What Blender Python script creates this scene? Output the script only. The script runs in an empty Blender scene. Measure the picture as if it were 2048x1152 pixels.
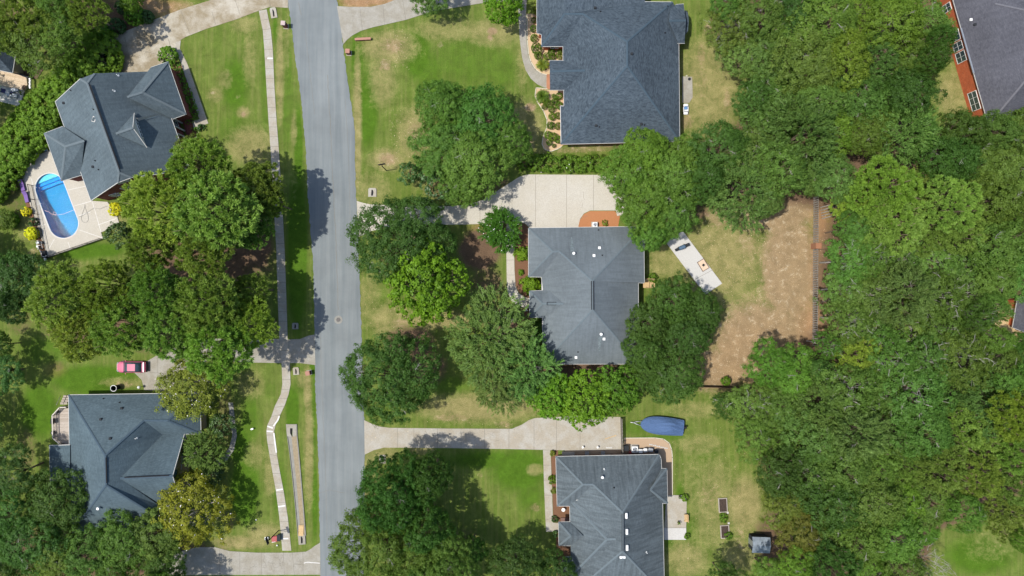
import bpy, bmesh, math, random
import numpy as np
from mathutils import Vector, Matrix
from mathutils.geometry import tessellate_polygon
R = math.radians
SC = bpy.context.scene
COL = SC.collection
# ---------------------------------------------------------------- camera, sky, sun
CAMH, PX = 109.2, 0.08            # drone height (m), metres per photo pixel on the ground
cam_d = bpy.data.cameras.new("camera"); cam_d.sensor_width = 36.0; cam_d.lens = 24.0
cam_d.clip_start = 0.5; cam_d.clip_end = 4000.0
cam = bpy.data.objects.new("camera", cam_d); COL.objects.link(cam)
cam.location = (0, 0, CAMH); cam.rotation_euler = (0, 0, 0); SC.camera = cam
SUN_EL, SHADOW_DIR = 65.0, 8.0    # sun height; shadows run right and slightly up the picture
W = bpy.data.worlds.new("World"); SC.world = W; W.use_nodes = True
nt = W.node_tree; bg = nt.nodes['Background']
sky = nt.nodes.new('ShaderNodeTexSky'); sky.sky_type = 'NISHITA'; sky.sun_disc = False
sky.sun_elevation = R(SUN_EL); sky.sun_rotation = R(270 - SHADOW_DIR)
sky.air_density = 1.0; sky.dust_density = 1.5; sky.ozone_density = 1.0
nt.links.new(sky.outputs[0], bg.inputs[0]); bg.inputs[1].default_value = 0.15
sd = bpy.data.lights.new("sun", 'SUN'); sd.energy = 3.9; sd.angle = R(0.55); sd.color = (1.0, 0.955, 0.88)
sun = bpy.data.objects.new("sun", sd); COL.objects.link(sun)
sv = Vector((math.cos(R(SHADOW_DIR)), math.sin(R(SHADOW_DIR)), -math.tan(R(SUN_EL))))
sun.rotation_euler = sv.to_track_quat('-Z', 'Y').to_euler(); sun.location = (-60, -10, 120)
SC.view_settings.view_transform = 'Standard'; SC.view_settings.look = 'None'
SC.view_settings.exposure = 0.50; SC.view_settings.gamma = 1.0
SC.cycles.max_bounces = 6; SC.cycles.diffuse_bounces = 3; SC.cycles.transparent_max_bounces = 8

def P(px, py, z=0.0):             # photo pixel -> world point at height z
    k = PX * (CAMH - z) / CAMH
    return Vector(((px - 1024) * k, (576 - py) * k, z))
def G(px, py): p = P(px, py); return (p.x, p.y)

# ---------------------------------------------------------------- objects
def tag(o, label=None, cat=None, group=None, kind=None):
    if label: o['label'] = label
    if cat: o['category'] = cat
    if group: o['group'] = group
    if kind: o['kind'] = kind
    return o
def thing(name, label, cat, loc=(0, 0, 0), rz=0.0, group=None):
    o = bpy.data.objects.new(name, None); COL.objects.link(o); o.empty_display_size = 0.3
    o.location = loc; o.rotation_euler = (0, 0, rz)
    return tag(o, label, cat, group)
def link_mesh(name, me, mat, parent=None):
    o = bpy.data.objects.new(name, me); COL.objects.link(o)
    if mat is not None and len(me.materials) == 0: me.materials.append(mat)
    if parent is not None: o.parent = parent
    return o
def copy_tree(o, parent=None):
    c = o.copy(); COL.objects.link(c); c.parent = parent
    for ch in list(o.children): copy_tree(ch, c)
    return c

class MB:
    """collects shapes, then links them as one mesh object"""
    def __init__(s, off=(0, 0, 0)): s.v = []; s.f = []; s.off = Vector(off); s.sm = []
    def add(s, vs, fs, smooth=False):
        n = len(s.v); s.v += [Vector(v) - s.off for v in vs]
        s.f += [tuple(i + n for i in f) for f in fs]; s.sm += [smooth] * len(fs); return s
    def box(s, c, size, rz=0.0, ch=0.0, rot=None):
        x, y, z = (a / 2 for a in size); c = Vector(c)
        M = Matrix.Rotation(rz, 3, 'Z') if rot is None else rot
        if ch <= 0:
            vs = [(i * x, j * y, k * z) for k in (-1, 1) for i, j in ((-1, -1), (1, -1), (1, 1), (-1, 1))]
            fs = [(3, 2, 1, 0), (4, 5, 6, 7)] + [(i, (i + 1) % 4, (i + 1) % 4 + 4, i + 4) for i in range(4)]
        else:                        # chamfered corners and top edge
            pl = lambda a, b, q: [(-a + q, -b), (a - q, -b), (a, -b + q), (a, b - q), (a - q, b), (-a + q, b), (-a, b - q), (-a, -b + q)]
            lv = [(pl(x, y, ch), -z), (pl(x, y, ch), z - ch), (pl(x - ch, y - ch, ch * .6), z)]
            vs = [(a, b, h) for ring, h in lv for a, b in ring]
            fs = [tuple(range(7, -1, -1)), tuple(range(16, 24))]
            for l in (0, 8): fs += [(l + i, l + (i + 1) % 8, l + 8 + (i + 1) % 8, l + 8 + i) for i in range(8)]
        return s.add([c + M @ Vector(v) for v in vs], fs)
    def cyl(s, a, b, r0, r1=None, n=12, caps=True, smooth=True):
        a, b = Vector(a), Vector(b); r1 = r0 if r1 is None else r1
        d = (b - a).normalized(); u = d.orthogonal().normalized(); w = d.cross(u)
        vs = []
        for p, r in ((a, r0), (b, r1)):
            vs += [p + r * (math.cos(2 * math.pi * i / n) * u + math.sin(2 * math.pi * i / n) * w) for i in range(n)]
        s.add(vs, [(i, (i + 1) % n, n + (i + 1) % n, n + i) for i in range(n)], smooth)
        if caps: s.add(vs, [tuple(range(n - 1, -1, -1)), tuple(range(n, 2 * n))])
        return s
    def tube(s, pts, r, n=6, taper=None):
        pts = [Vector(p) for p in pts]; L = len(pts); rings = []
        for i, p in enumerate(pts):
            d = (pts[min(i + 1, L - 1)] - pts[max(i - 1, 0)]).normalized()
            ref = Vector((0, 0, 1)) if abs(d.z) < .9 else Vector((1, 0, 0))
            u = d.cross(ref).normalized(); w = d.cross(u)
            rr = r if taper is None else r + (taper - r) * i / (L - 1)
            rings += [p + rr * (math.cos(2 * math.pi * k / n) * u + math.sin(2 * math.pi * k / n) * w) for k in range(n)]
        fs = [(i * n + k, i * n + (k + 1) % n, (i + 1) * n + (k + 1) % n, (i + 1) * n + k) for i in range(L - 1) for k in range(n)]
        fs += [tuple(range(n - 1, -1, -1)), tuple(range((L - 1) * n, L * n))]
        return s.add(rings, fs, True)
    def ribbon(s, left, right, z=0.0):   # strip between two 2D/3D polylines
        f = lambda p: (p[0], p[1], p[2] if len(p) > 2 else z)
        n = len(left); return s.add([f(p) for p in left] + [f(p) for p in right], [(i, n + i, n + i + 1, i + 1) for i in range(n - 1)])
    def prism(s, poly, z0, z1, holes=(), bottom=False):
        loops = [list(poly)] + [list(h) for h in holes]
        flat = [p for lp in loops for p in lp]
        tris = tessellate_polygon([[Vector((p[0], p[1], 0)) for p in lp] for lp in loops])
        top = []
        for t in tris:
            a, b, c = (flat[i] for i in t)
            cr = (b[0] - a[0]) * (c[1] - a[1]) - (b[1] - a[1]) * (c[0] - a[0])
            if abs(cr) > 1e-9: top.append(t if cr > 0 else (t[2], t[1], t[0]))
        s.add([(p[0], p[1], z1) for p in flat], top)
        if bottom: s.add([(p[0], p[1], z0) for p in flat], [(t[2], t[1], t[0]) for t in top])
        for k, lp in enumerate(loops):
            A = sum(lp[i][0] * lp[(i + 1) % len(lp)][1] - lp[(i + 1) % len(lp)][0] * lp[i][1] for i in range(len(lp)))
            L = lp if (A > 0) == (k == 0) else lp[::-1]; n = len(L)
            s.add([(p[0], p[1], z0) for p in L] + [(p[0], p[1], z1) for p in L], [(i, (i + 1) % n, n + (i + 1) % n, n + i) for i in range(n)])
        return s
    def ball(s, c, r, n=10, m=6, zmin=-1.0):
        c = Vector(c); r = Vector((r, r, r)) if not hasattr(r, '__len__') else Vector(r); vs = []
        for j in range(m + 1):
            ph = math.asin(max(-1, zmin)) + (math.pi / 2 - math.asin(max(-1, zmin))) * j / m
            vs += [c + Vector((r.x * math.cos(ph) * math.cos(2 * math.pi * i / n), r.y * math.cos(ph) * math.sin(2 * math.pi * i / n), r.z * math.sin(ph))) for i in range(n)]
        return s.add(vs, [(j * n + i, j * n + (i + 1) % n, (j + 1) * n + (i + 1) % n, (j + 1) * n + i) for j in range(m) for i in range(n)], True)
    def build(s, name, mat, parent=None, uv=False, bevel=0):
        me = bpy.data.meshes.new(name); me.from_pydata([tuple(v) for v in s.v], [], s.f)
        me.polygons.foreach_set('use_smooth', s.sm); me.update()
        if uv:                        # u along the eave, v up the slope, in metres
            l = me.uv_layers.new(name='slope')
            for p in me.polygons:
                n = p.normal; t = Vector((-n.y, n.x, 0)); t = t.normalized() if t.length > 1e-4 else Vector((1, 0, 0)); b = n.cross(t)
                for li in p.loop_indices:
                    co = me.vertices[me.loops[li].vertex_index].co; l.data[li].uv = (co.dot(t), co.dot(b))
        o = link_mesh(name, me, mat, parent)
        if bevel:
            m = o.modifiers.new('bevel', 'BEVEL'); m.width = bevel; m.segments = 2; m.limit_method = 'ANGLE'
        return o

# ---------------------------------------------------------------- materials
class NT:
    def __init__(s, name):
        s.m = bpy.data.materials.new(name); s.m.use_nodes = True; s.t = s.m.node_tree
        s.b = s.t.nodes['Principled BSDF']; s.out = s.t.nodes['Material Output']
    def n(s, typ, **kw):
        nd = s.t.nodes.new(typ)
        for k, v in kw.items():
            if k.startswith('i_'): nd.inputs[k[2:].replace('_', ' ')].default_value = v
            else: setattr(nd, k, v)
        return nd
    def l(s, a, b): s.t.links.new(a, b)
    def coord(s, scale=(1, 1, 1), uv=False, rz=0):
        if uv: src = s.n('ShaderNodeUVMap', uv_map='slope').outputs[0]
        else: src = s.n('ShaderNodeNewGeometry').outputs['Position']
        mp = s.n('ShaderNodeMapping'); mp.inputs['Scale'].default_value = scale; mp.inputs['Rotation'].default_value = (0, 0, rz)
        s.l(src, mp.inputs[0]); return mp.outputs[0]
    def noise(s, vec, scale, detail=4, rough=.55, dist=0):
        nd = s.n('ShaderNodeTexNoise'); s.l(vec, nd.inputs['Vector'])
        nd.inputs['Scale'].default_value = scale; nd.inputs['Detail'].default_value = detail; nd.inputs['Roughness'].default_value = rough
        nd.inputs['Distortion'].default_value = dist; return nd.outputs[0]
    def ramp(s, fac, stops, interp='LINEAR'):
        r = s.n('ShaderNodeValToRGB'); r.color_ramp.interpolation = interp; e = r.color_ramp.elements
        while len(e) < len(stops): e.new(.5)
        for q, (p, c) in zip(e, stops): q.position = p; q.color = (*c, 1) if hasattr(c, '__len__') else (c, c, c, 1)
        s.l(fac, r.inputs[0]); return r.outputs[0]
    def mix(s, f, a, b, mode='MIX'):
        m = s.n('ShaderNodeMix', data_type='RGBA', blend_type=mode)
        for sock, v in ((m.inputs[0], f), (m.inputs[6], a), (m.inputs[7], b)):
            if hasattr(v, 'is_linked'): s.l(v, sock)
            elif hasattr(v, '__len__'): sock.default_value = (*v[:3], 1)
            else: sock.default_value = v
        return m.outputs[2]
    def math(s, op, a, b=0.0, c=0.0, clamp=False):
        m = s.n('ShaderNodeMath', operation=op, use_clamp=clamp)
        for sock, v in zip(m.inputs, (a, b, c)):
            if hasattr(v, 'is_linked'): s.l(v, sock)
            else: sock.default_value = v
        return m.outputs[0]
    def bump(s, h, strength=.4, dist=.05):
        b = s.n('ShaderNodeBump'); b.inputs['Strength'].default_value = strength; b.inputs['Distance'].default_value = dist
        s.l(h, b.inputs['Height']); s.l(b.outputs[0], s.b.inputs['Normal'])
    def fin(s, col, rough=.8, spec=.3, metal=0.0):
        if hasattr(col, 'is_linked'): s.l(col, s.b.inputs['Base Color'])
        else: s.b.inputs['Base Color'].default_value = (*col, 1)
        s.b.inputs['Roughness'].default_value = rough; s.b.inputs['Specular IOR Level'].default_value = spec
        s.b.inputs['Metallic'].default_value = metal; return s.m

_plain = {}
def plain(name, col, rough=.6, spec=.4, metal=0.0, var=.12, scale=3.0):
    if name in _plain: return _plain[name]
    t = NT(name); n = t.noise(t.coord(), scale, 5, .65)
    c = t.mix(t.ramp(n, [(.3, 1 - var * 1.6), (.7, 1 + var)]), (0, 0, 0), col)
    c = t.mix(1.0, col, t.ramp(n, [(.3, 1 - var * 1.5), (.7, 1.0)]), 'MULTIPLY')
    _plain[name] = t.fin(c, rough, spec, metal); return _plain[name]

def mat_shingle(name, base, dark, streak=.25, tab=.5, dab=.5):
    t = NT(name); uv = t.coord(uv=True)
    br = t.n('ShaderNodeTexBrick'); t.l(uv, br.inputs['Vector'])
    br.inputs['Color1'].default_value = (.15, .15, .15, 1); br.inputs['Color2'].default_value = (1, 1, 1, 1); br.inputs['Mortar'].default_value = (0, 0, 0, 1)
    br.inputs['Scale'].default_value = 1; br.inputs['Mortar Size'].default_value = .012; br.inputs['Bias'].default_value = 0.0
    br.inputs['Brick Width'].default_value = .34; br.inputs['Row Height'].default_value = .15; br.offset = .5
    patch = t.noise(t.coord((1, 1, 1), uv=True), 1.6, 5, .7)
    st = t.noise(t.coord((1.8, .16, 1), uv=True), 1.3, 4, .65)           # run-off streaks up and down the slope
    dabs = t.ramp(t.noise(t.coord((1, 2.6, 1), uv=True), 1.5, 4, .7, .8), [(.36, 0.0), (.64, 1.0)])
    f = t.math('ADD', t.math('MULTIPLY', br.outputs[0], tab), t.math('MULTIPLY', patch, .9))
    f = t.math('ADD', f, t.math('MULTIPLY', t.math('SUBTRACT', dabs, .5), dab * .45))
    f = t.math('SUBTRACT', f, .28, clamp=True)
    c = t.mix(f, dark, base)
    c = t.mix(1.0, c, t.ramp(st, [(.32, 1 - streak * 1.5), (.62, 1.0)]), 'MULTIPLY')
    c = t.mix(1.0, c, t.ramp(t.noise(t.coord(), .16, 3), [(.35, .86), (.65, 1.08)]), 'MULTIPLY')
    t.bump(br.outputs[0], .35, .02)
    return t.fin(c, .92, .15)

def mat_concrete(name, col, stain=.35, stain_col=(.35, .33, .29), scale=.5):
    t = NT(name); v = t.coord()
    a = t.noise(v, scale, 7, .65, .3); b = t.noise(v, 6, 4, .6); g = t.noise(v, 45, 2)
    c = t.mix(t.ramp(a, [(.42, stain), (.6, 0.0)]), col, tuple(x * y / .42 for x, y in zip(col, stain_col)))
    c = t.mix(1.0, c, t.ramp(b, [(.3, .84), (.7, 1.05)]), 'MULTIPLY')
    c = t.mix(1.0, c, t.ramp(g, [(.3, .9), (.7, 1.06)]), 'MULTIPLY')
    t.bump(g, .15, .01); return t.fin(c, .9, .2)

def mat_asphalt():
    t = NT('asphalt'); v = t.coord()
    lon = t.noise(t.coord((1.1, .05, 1), rz=R(-3)), 1.0, 5, .6)
    agg = t.noise(v, 30, 3, .7); pat = t.noise(v, .22, 5, .6)
    c = t.mix(t.ramp(lon, [(.35, 0.0), (.65, 1.0)]), (.136, .154, .158), (.176, .192, .192))
    c = t.mix(1.0, c, t.ramp(agg, [(.25, .8), (.75, 1.16)]), 'MULTIPLY')
    c = t.mix(1.0, c, t.ramp(pat, [(.35, .90), (.65, 1.05)]), 'MULTIPLY')
    spots = t.ramp(t.noise(v, 2.7, 3, .5), [(.70, 0.0), (.76, 1.0)])
    c = t.mix(t.math('MULTIPLY', spots, .22), c, (.07, .085, .10))
    t.bump(agg, .3, .01); return t.fin(c, .88, .2)

def mat_brick(name, c1, c2, mortar=(.35, .3, .26)):
    t = NT(name); uv = t.coord(uv=True)
    br = t.n('ShaderNodeTexBrick'); t.l(uv, br.inputs['Vector'])
    br.inputs['Color1'].default_value = (*c1, 1); br.inputs['Color2'].default_value = (*c2, 1); br.inputs['Mortar'].default_value = (*mortar, 1)
    br.inputs['Scale'].default_value = 1; br.inputs['Mortar Size'].default_value = .007
    br.inputs['Brick Width'].default_value = .21; br.inputs['Row Height'].default_value = .075
    c = t.mix(1.0, br.outputs[0], t.ramp(t.noise(t.coord(), .9, 5), [(.3, .8), (.7, 1.08)]), 'MULTIPLY')
    t.bump(br.outputs[1], -.3, .01); return t.fin(c, .9, .15)

def mat_planks(name, c1, c2, w=.14, rz=0.0):
    t = NT(name); v = t.coord((1, 1, 1), rz=rz)
    br = t.n('ShaderNodeTexBrick'); t.l(v, br.inputs['Vector']); br.inputs['Scale'].default_value = 1
    br.inputs['Color1'].default_value = (*c1, 1); br.inputs['Color2'].default_value = (*c2, 1); br.inputs['Mortar'].default_value = (.03, .02, .015, 1)
    br.inputs['Brick Width'].default_value = 3.6; br.inputs['Row Height'].default_value = w; br.inputs['Mortar Size'].default_value = .012
    c = t.mix(1.0, br.outputs[0], t.ramp(t.noise(t.coord((1, 9, 1), rz=rz), 2.5, 4), [(.3, .75), (.7, 1.1)]), 'MULTIPLY')
    return t.fin(c, .85, .2)

def mat_leaf(name, col, alt, trans=.5, gloss=.01, vary=.28):
    t = NT(name); at = t.n('ShaderNodeAttribute', attribute_type='GEOMETRY', attribute_name='tint').outputs['Fac']
    oi = t.n('ShaderNodeObjectInfo')
    big = t.noise(t.coord(), .42, 3, .6)
    c = t.mix(t.math('ADD', t.math('MULTIPLY', at, .65), t.math('MULTIPLY', big, .42)), col, alt)
    c = t.mix(1.0, c, oi.outputs['Color'], 'MULTIPLY')
    br = t.math('ADD', t.math('MULTIPLY', at, vary), 1 - vary / 2)
    hsv = t.n('ShaderNodeHueSaturation'); t.l(c, hsv.inputs['Color']); t.l(br, hsv.inputs['Value'])
    t.l(t.math('ADD', t.math('MULTIPLY', oi.outputs['Random'], .03), .485), hsv.inputs['Hue'])
    c = hsv.outputs[0]
    d = t.n('ShaderNodeBsdfDiffuse'); tr = t.n('ShaderNodeBsdfTranslucent'); gl = t.n('ShaderNodeBsdfGlossy'); gl.inputs['Roughness'].default_value = .5
    gl.inputs['Color'].default_value = (.9, .95, .9, 1)
    t.l(c, d.inputs[0]); t.l(t.mix(1.0, c, (1.25, 1.3, .6), 'MULTIPLY'), tr.inputs[0])
    m1 = t.n('ShaderNodeMixShader'); m1.inputs[0].default_value = trans; t.l(d.outputs[0], m1.inputs[1]); t.l(tr.outputs[0], m1.inputs[2])
    m2 = t.n('ShaderNodeMixShader'); m2.inputs[0].default_value = gloss; t.l(m1.outputs[0], m2.inputs[1]); t.l(gl.outputs[0], m2.inputs[2])
    t.l(m2.outputs[0], t.out.inputs[0]); t.t.nodes.remove(t.b); return t.m

def mat_bark(name, c):
    t = NT(name); n = t.noise(t.coord((1, 1, .25)), 5, 5, .7)
    return t.fin(t.mix(n, tuple(x * .5 for x in c), tuple(min(1, x * 1.35) for x in c)), .9, .1)

M = {}
M['asphalt'] = mat_asphalt()
M['concrete'] = mat_concrete('concrete', (.345, .325, .28), .5, (.33, .29, .23))
M['concrete_light'] = mat_concrete('concrete_light', (.415, .388, .330), .25, (.36, .34, .30), .3)
M['concrete_stained'] = mat_concrete('concrete_stained', (.385, .352, .285), .8, (.22, .19, .135), .30)
M['concrete_old'] = mat_concrete('concrete_old', (.295, .28, .24), .5, (.3, .28, .24), .7)
M['concrete_white'] = mat_concrete('concrete_white', (.44, .43, .405), .12, (.38, .37, .35), .5)
M['concrete_grey'] = mat_concrete('concrete_grey', (.24, .235, .21), .4, (.3, .29, .26), .8)
M['joint'] = plain('joint_filler', (.17, .155, .125), .95, .1)
M['patch_white'] = plain('white_patch', (.62, .61, .58), .9, .1)
M['shingle_blue'] = mat_shingle('slate_blue_shingles', (.086, .112, .134), (.030, .042, .055), .08, .5, 1.1)
M['shingle_grey'] = mat_shingle('blue_grey_shingles', (.118, .152, .168), (.066, .088, .102), .14, .4)
M['shingle_streaked'] = mat_shingle('streaked_grey_shingles', (.134, .160, .172), (.076, .094, .104), .26, .4)
M['shingle_teal'] = mat_shingle('teal_grey_shingles', (.098, .138, .158), (.052, .076, .090), .1, .5)
M['shingle_smooth'] = mat_shingle('smooth_grey_shingles', (.150, .174, .186), (.102, .120, .130), .12, .3)
M['shingle_char'] = mat_shingle('charcoal_shingles', (.100, .102, .118), (.055, .056, .068), .1, .55)
M['ridge_light'] = plain('ridge_shingles_light', (.118, .145, .158), .9, .1, 0, .15, 5)
M['ridge_char'] = plain('ridge_shingles_charcoal', (.125, .125, .14), .9, .1, 0, .15, 5)
M['ridge_dark'] = plain('ridge_shingles_dark', (.055, .082, .105), .9, .1, 0, .15, 5)
M['trim'] = plain('white_trim', (.47, .46, .43), .5, .4)
M['white'] = plain('white_metal', (.72, .72, .70), .4, .5)
M['black'] = plain('black_metal', (.016, .016, .018), .85, .15)
M['dark'] = plain('dark_plastic', (.026, .029, .033), .85, .15)
M['galv'] = plain('galvanised_metal', (.38, .40, .42), .4, .5, .6)
M['glass'] = plain('window_glass', (.03, .06, .07), .08, .9, 0, .3, .8)
M['brick_dark'] = mat_brick('dark_red_brick', (.12, .028, .024), (.19, .05, .038), (.16, .10, .085))
M['brick_red'] = mat_brick('orange_red_brick', (.36, .072, .026), (.48, .11, .042), (.34, .16, .09))
M['brick_tan'] = mat_brick('brown_brick', (.16, .085, .055), (.24, .13, .085))
M['siding'] = plain('tan_siding', (.30, .24, .15), .8, .2)
M['deck_wood'] = mat_planks('weathered_deck_boards', (.33, .28, .225), (.44, .385, .32), .14, 0)
M['deck_tan'] = mat_planks('tan_deck_boards', (.50, .38, .25), (.60, .48, .34), .14, R(13))
M['fence_wood'] = plain('weathered_fence_wood', (.33, .30, .26), .9, .1, 0, .5, 6)
M['sand'] = plain('trench_sand', (.28, .23, .15), .95, .1, 0, .22, 5)
M['fence_brown'] = plain('brown_fence_wood', (.13, .085, .055), .9, .1, 0, .4, 6)
M['new_wood'] = plain('new_pine_boards', (.52, .36, .18), .8, .2, 0, .25, 5)
M['soil'] = plain('dark_soil', (.075, .055, .045), .95, .05, 0, .4, 8)
M['bark'] = mat_bark('bark_brown', (.16, .12, .085)); M['bark_pale'] = mat_bark('bark_pale_grey', (.30, .28, .25))
M['leaf'] = mat_leaf('leaves_broad', (.066, .138, .018), (.160, .262, .050))
M['needle'] = mat_leaf('needles_pine', (.120, .200, .030), (.285, .385, .075), .42, .01)
M['leaf_bright'] = mat_leaf('leaves_bright', (.056, .130, .010), (.155, .270, .026), .42)
M['leaf_feather'] = mat_leaf('leaves_feathery', (.062, .120, .024), (.155, .235, .056), .36)
M['leaf_magnolia'] = mat_leaf('leaves_magnolia', (.020, .056, .010), (.062, .130, .024), .25, .03)
M['leaf_olive'] = mat_leaf('leaves_olive', (.100, .140, .016), (.230, .285, .046), .4)
M['leaf_hedge'] = mat_leaf('leaves_hedge', (.075, .170, .014), (.190, .350, .038), .42)
M['leaf_yellow'] = mat_leaf('leaves_golden', (.46, .44, .012), (.82, .78, .04), .35)
M['flower_white'] = plain('white_blossom', (.78, .74, .72), .8, .2)
M['frond'] = mat_leaf('sago_fronds', (.045, .100, .012), (.17, .21, .022), .3, .01)
# ---------------------------------------------------------------- ground sheet with its soil and turf cover, some brown shade painted in
POOL_A, POOL_B, POOL_R = Vector(G(101.5, 376.5)), Vector(G(128.5, 447)), 29.5 * PX
def in_pool(x, y, r):
    ax, ay = POOL_A; dx, dy = POOL_B.x - ax, POOL_B.y - ay; L2 = dx * dx + dy * dy
    t = np.clip(((x - ax) * dx + (y - ay) * dy) / L2, 0, 1)
    return (x - ax - t * dx) ** 2 + (y - ay - t * dy) ** 2 < r * r
def build_ground():
    gx = np.concatenate([[-20000, -5000, -1500, -600, -200], np.arange(-80, 2130, 4.0), [2300, 2700, 3600, 7000, 22000]])
    gy = np.concatenate([[-20000, -5000, -1500, -600, -200], np.arange(-80, 1233, 4.0), [1400, 1800, 2700, 6000, 21000]])
    X, Y = np.meshgrid(gx, gy)
    m = {k: np.zeros_like(X) for k in ('dry', 'bare', 'mulch', 'lush', 'red')}
    def e(k, cx, cy, rx, ry, s=1.0, rot=0, soft=.55):
        c, q = math.cos(R(rot)), math.sin(R(rot)); dx, dy = X - cx, Y - cy
        d = np.sqrt(((dx * c + dy * q) / rx) ** 2 + ((-dx * q + dy * c) / ry) ** 2)
        v = np.clip((1 + soft - d) / (2 * soft), 0, 1); v = v * v * (3 - 2 * v) * s
        m[k] = np.maximum(m[k], v) if s > 0 else m[k] * (1 + v)
    # wood floor on the right, pine straw and painted brown shade on the left
    for a in ((1750, 80, 290, 130), (1760, 300, 320, 130), (1850, 560, 220, 260), (1800, 850, 300, 230), (1700, 1080, 190, 110), (1480, 30, 60, 60), (1480, 330, 110, 60)): e('mulch', *a, 1, 0, .25)
    for a in ((200, 60, 110, 70, .9), (20, 60, 90, 60, .7), (40, 640, 35, 40, .5), (410, 520, 150, 60, .8), (200, 640, 130, 60, .8), (520, 490, 30, 60, .8), (330, 690, 90, 25, .6), (50, 900, 30, 60, .5), (200, 1110, 260, 60, .8), (30, 350, 40, 120, .5),  # weak far-left patches paint dark brown shade into the mulch mask
              (115, 732, 16, 14, .5), (820, 690, 60, 42, .8), (860, 735, 40, 40, .7), (960, 500, 45, 45, .9), (975, 570, 40, 50, .6), (930, 1078, 40, 26, .5), (780, 1010, 70, 90, .5), (1160, 740, 110, 35, .8), (1010, 640, 40, 30, .8), (1060, 330, 20, 14, .7),
              (1330, 420, 70, 60, .6), (1330, 700, 80, 80, .6), (880, 380, 40, 22, .6), (990, 370, 40, 25, .6), (1395, 420, 30, 30, .6), (450, 830, 25, 90, .5), (455, 1040, 25, 30, .5)): e('mulch', *a)
    for a in ((1905, 195, 50, 75), (1975, 1105, 110, 60)): e('mulch', *a, -1.0, 0, .3)
    # straw coloured backyard of the centre house
    for a in ((1560, 420, 75, 50, .95), (1580, 540, 60, 130, .95), (1520, 690, 100, 90, 1), (1430, 740, 70, 45, .95), (1640, 540, 18, 150, 1), (1650, 680, 40, 60, .9), (1440, 430, 40, 30, .55), (1390, 700, 40, 50, .9), (1600, 660, 60, 60, .9), (1500, 470, 30, 60, .45), (1950, 640, 60, 30, .8), (1845, 315, 18, 30, 1), (1945, 180, 10, 60, .6), (1990, 1090, 20, 14, .25)): e('bare', *a)
    for a in ((1440, 520, 100, 90, .85), (1420, 180, 70, 110, .8), (1480, 600, 60, 50, .6), (1330, 520, 40, 40, .7), (1430, 1010, 50, 100, .6), (1400, 890, 50, 24, .55), (1390, 960, 30, 50, .4), (1370, 1120, 50, 40, .7), (1490, 1010, 40, 60, .9), (1480, 1110, 40, 40, .7), (1350, 1120, 20, 40, .3), (1390, 820, 60, 20, .5), (1910, 190, 40, 60, .75), (1985, 1090, 60, 35, .4),
              (960, 815, 130, 30, .9), (1020, 780, 40, 40, .8), (880, 640, 100, 20, .9), (780, 640, 50, 40, .7), (740, 600, 25, 60, .55), (830, 270, 40, 60, .75), (775, 320, 40, 25, .8), (715, 250, 9, 160, .9), (765, 160, 30, 60, .65), (780, 95, 60, 35, .8), (900, 60, 80, 25, .6), (985, 65, 60, 30, .7), (1050, 260, 40, 60, .8), (1045, 130, 14, 60, .5), (1000, 250, 40, 40, .5), (745, 380, 40, 40, .55), (870, 340, 60, 40, .8),
              (740, 930, 14, 50, .7), (770, 905, 30, 20, .7), (840, 900, 40, 10, .7), (1070, 940, 18, 14, .7), (740, 1000, 16, 60, .6),
              (450, 160, 16, 22, .6), (500, 120, 16, 60, .5), (487, 225, 14, 12, .8), (430, 190, 18, 16, .6), (500, 290, 50, 40, .75), (490, 50, 30, 20, .55), (560, 140, 9, 110, .75), (575, 90, 5, 60, .5), (530, 330, 16, 20, .7), (588, 260, 7, 40, .6), (590, 370, 8, 40, .3),
              (500, 770, 30, 30, .55), (540, 950, 14, 50, .6), (530, 1070, 40, 25, .75), (480, 1085, 60, 14, .9), (615, 780, 8, 50, .85), (618, 900, 10, 120, .75), (510, 910, 25, 30, .5), (605, 760, 14, 20, .7), (600, 1040, 6, 60, .6),
              (60, 450, 30, 40, .6), (60, 300, 20, 90, .4), (20, 240, 30, 20, .5), (120, 530, 60, 10, .5), (245, 765, 50, 12, .6), (240, 440, 12, 30, .7)): e('dry', *a)
    for a in ((785, 92, 26, 16, .6), (770, 130, 14, 14, .6), (985, 62, 10, 8, .95), (980, 75, 6, 6, .8), (1060, 215, 11, 9, 1), (1052, 290, 16, 14, .9), (835, 265, 22, 24, .5), (775, 318, 18, 14, .65), (880, 90, 10, 8, .4), (1145, 222, 0.1, 0.1, .1),
              (1418, 60, 14, 14, .6), (1402, 110, 10, 24, .5), (1372, 245, 16, 16, .6), (1455, 205, 9, 30, .5), (1405, 165, 12, 40, .35), (487, 228, 6, 5, .8), (425, 186, 10, 5, .4), (453, 150, 9, 9, .4), (475, 192, 8, 8, .3), (510, 150, 5, 4, .3),
              (1010, 850, 25, 9, .5), (905, 835, 40, 9, .5), (800, 648, 25, 12, .5), (880, 625, 20, 12, .5), (900, 830, 16, 10, .4), (110, 735, 14, 10, .35), (1420, 990, 20, 30, .4), (1480, 1080, 14, 30, .4), (250, 770, 20, 8, .5), (270, 10, 60, 22, .75), (340, 18, 60, 18, .65), (720, 2, 40, 14, .85), (770, 2, 50, 10, .8), (1280, 292, 90, 6, .8), (1180, 297, 70, 8, .5), (1640, 860, 14, 10, .4), (1720, 700, 30, 20, .5),
              (1070, 1015, 12, 9, .6), (960, 950, 6, 5, .4), (1335, 460, 14, 14, .3), (1100, 303, 24, 6, .4), (1140, 302, 50, 5, .5), (70, 505, 14, 12, .5)): e('bare', *a)
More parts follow.
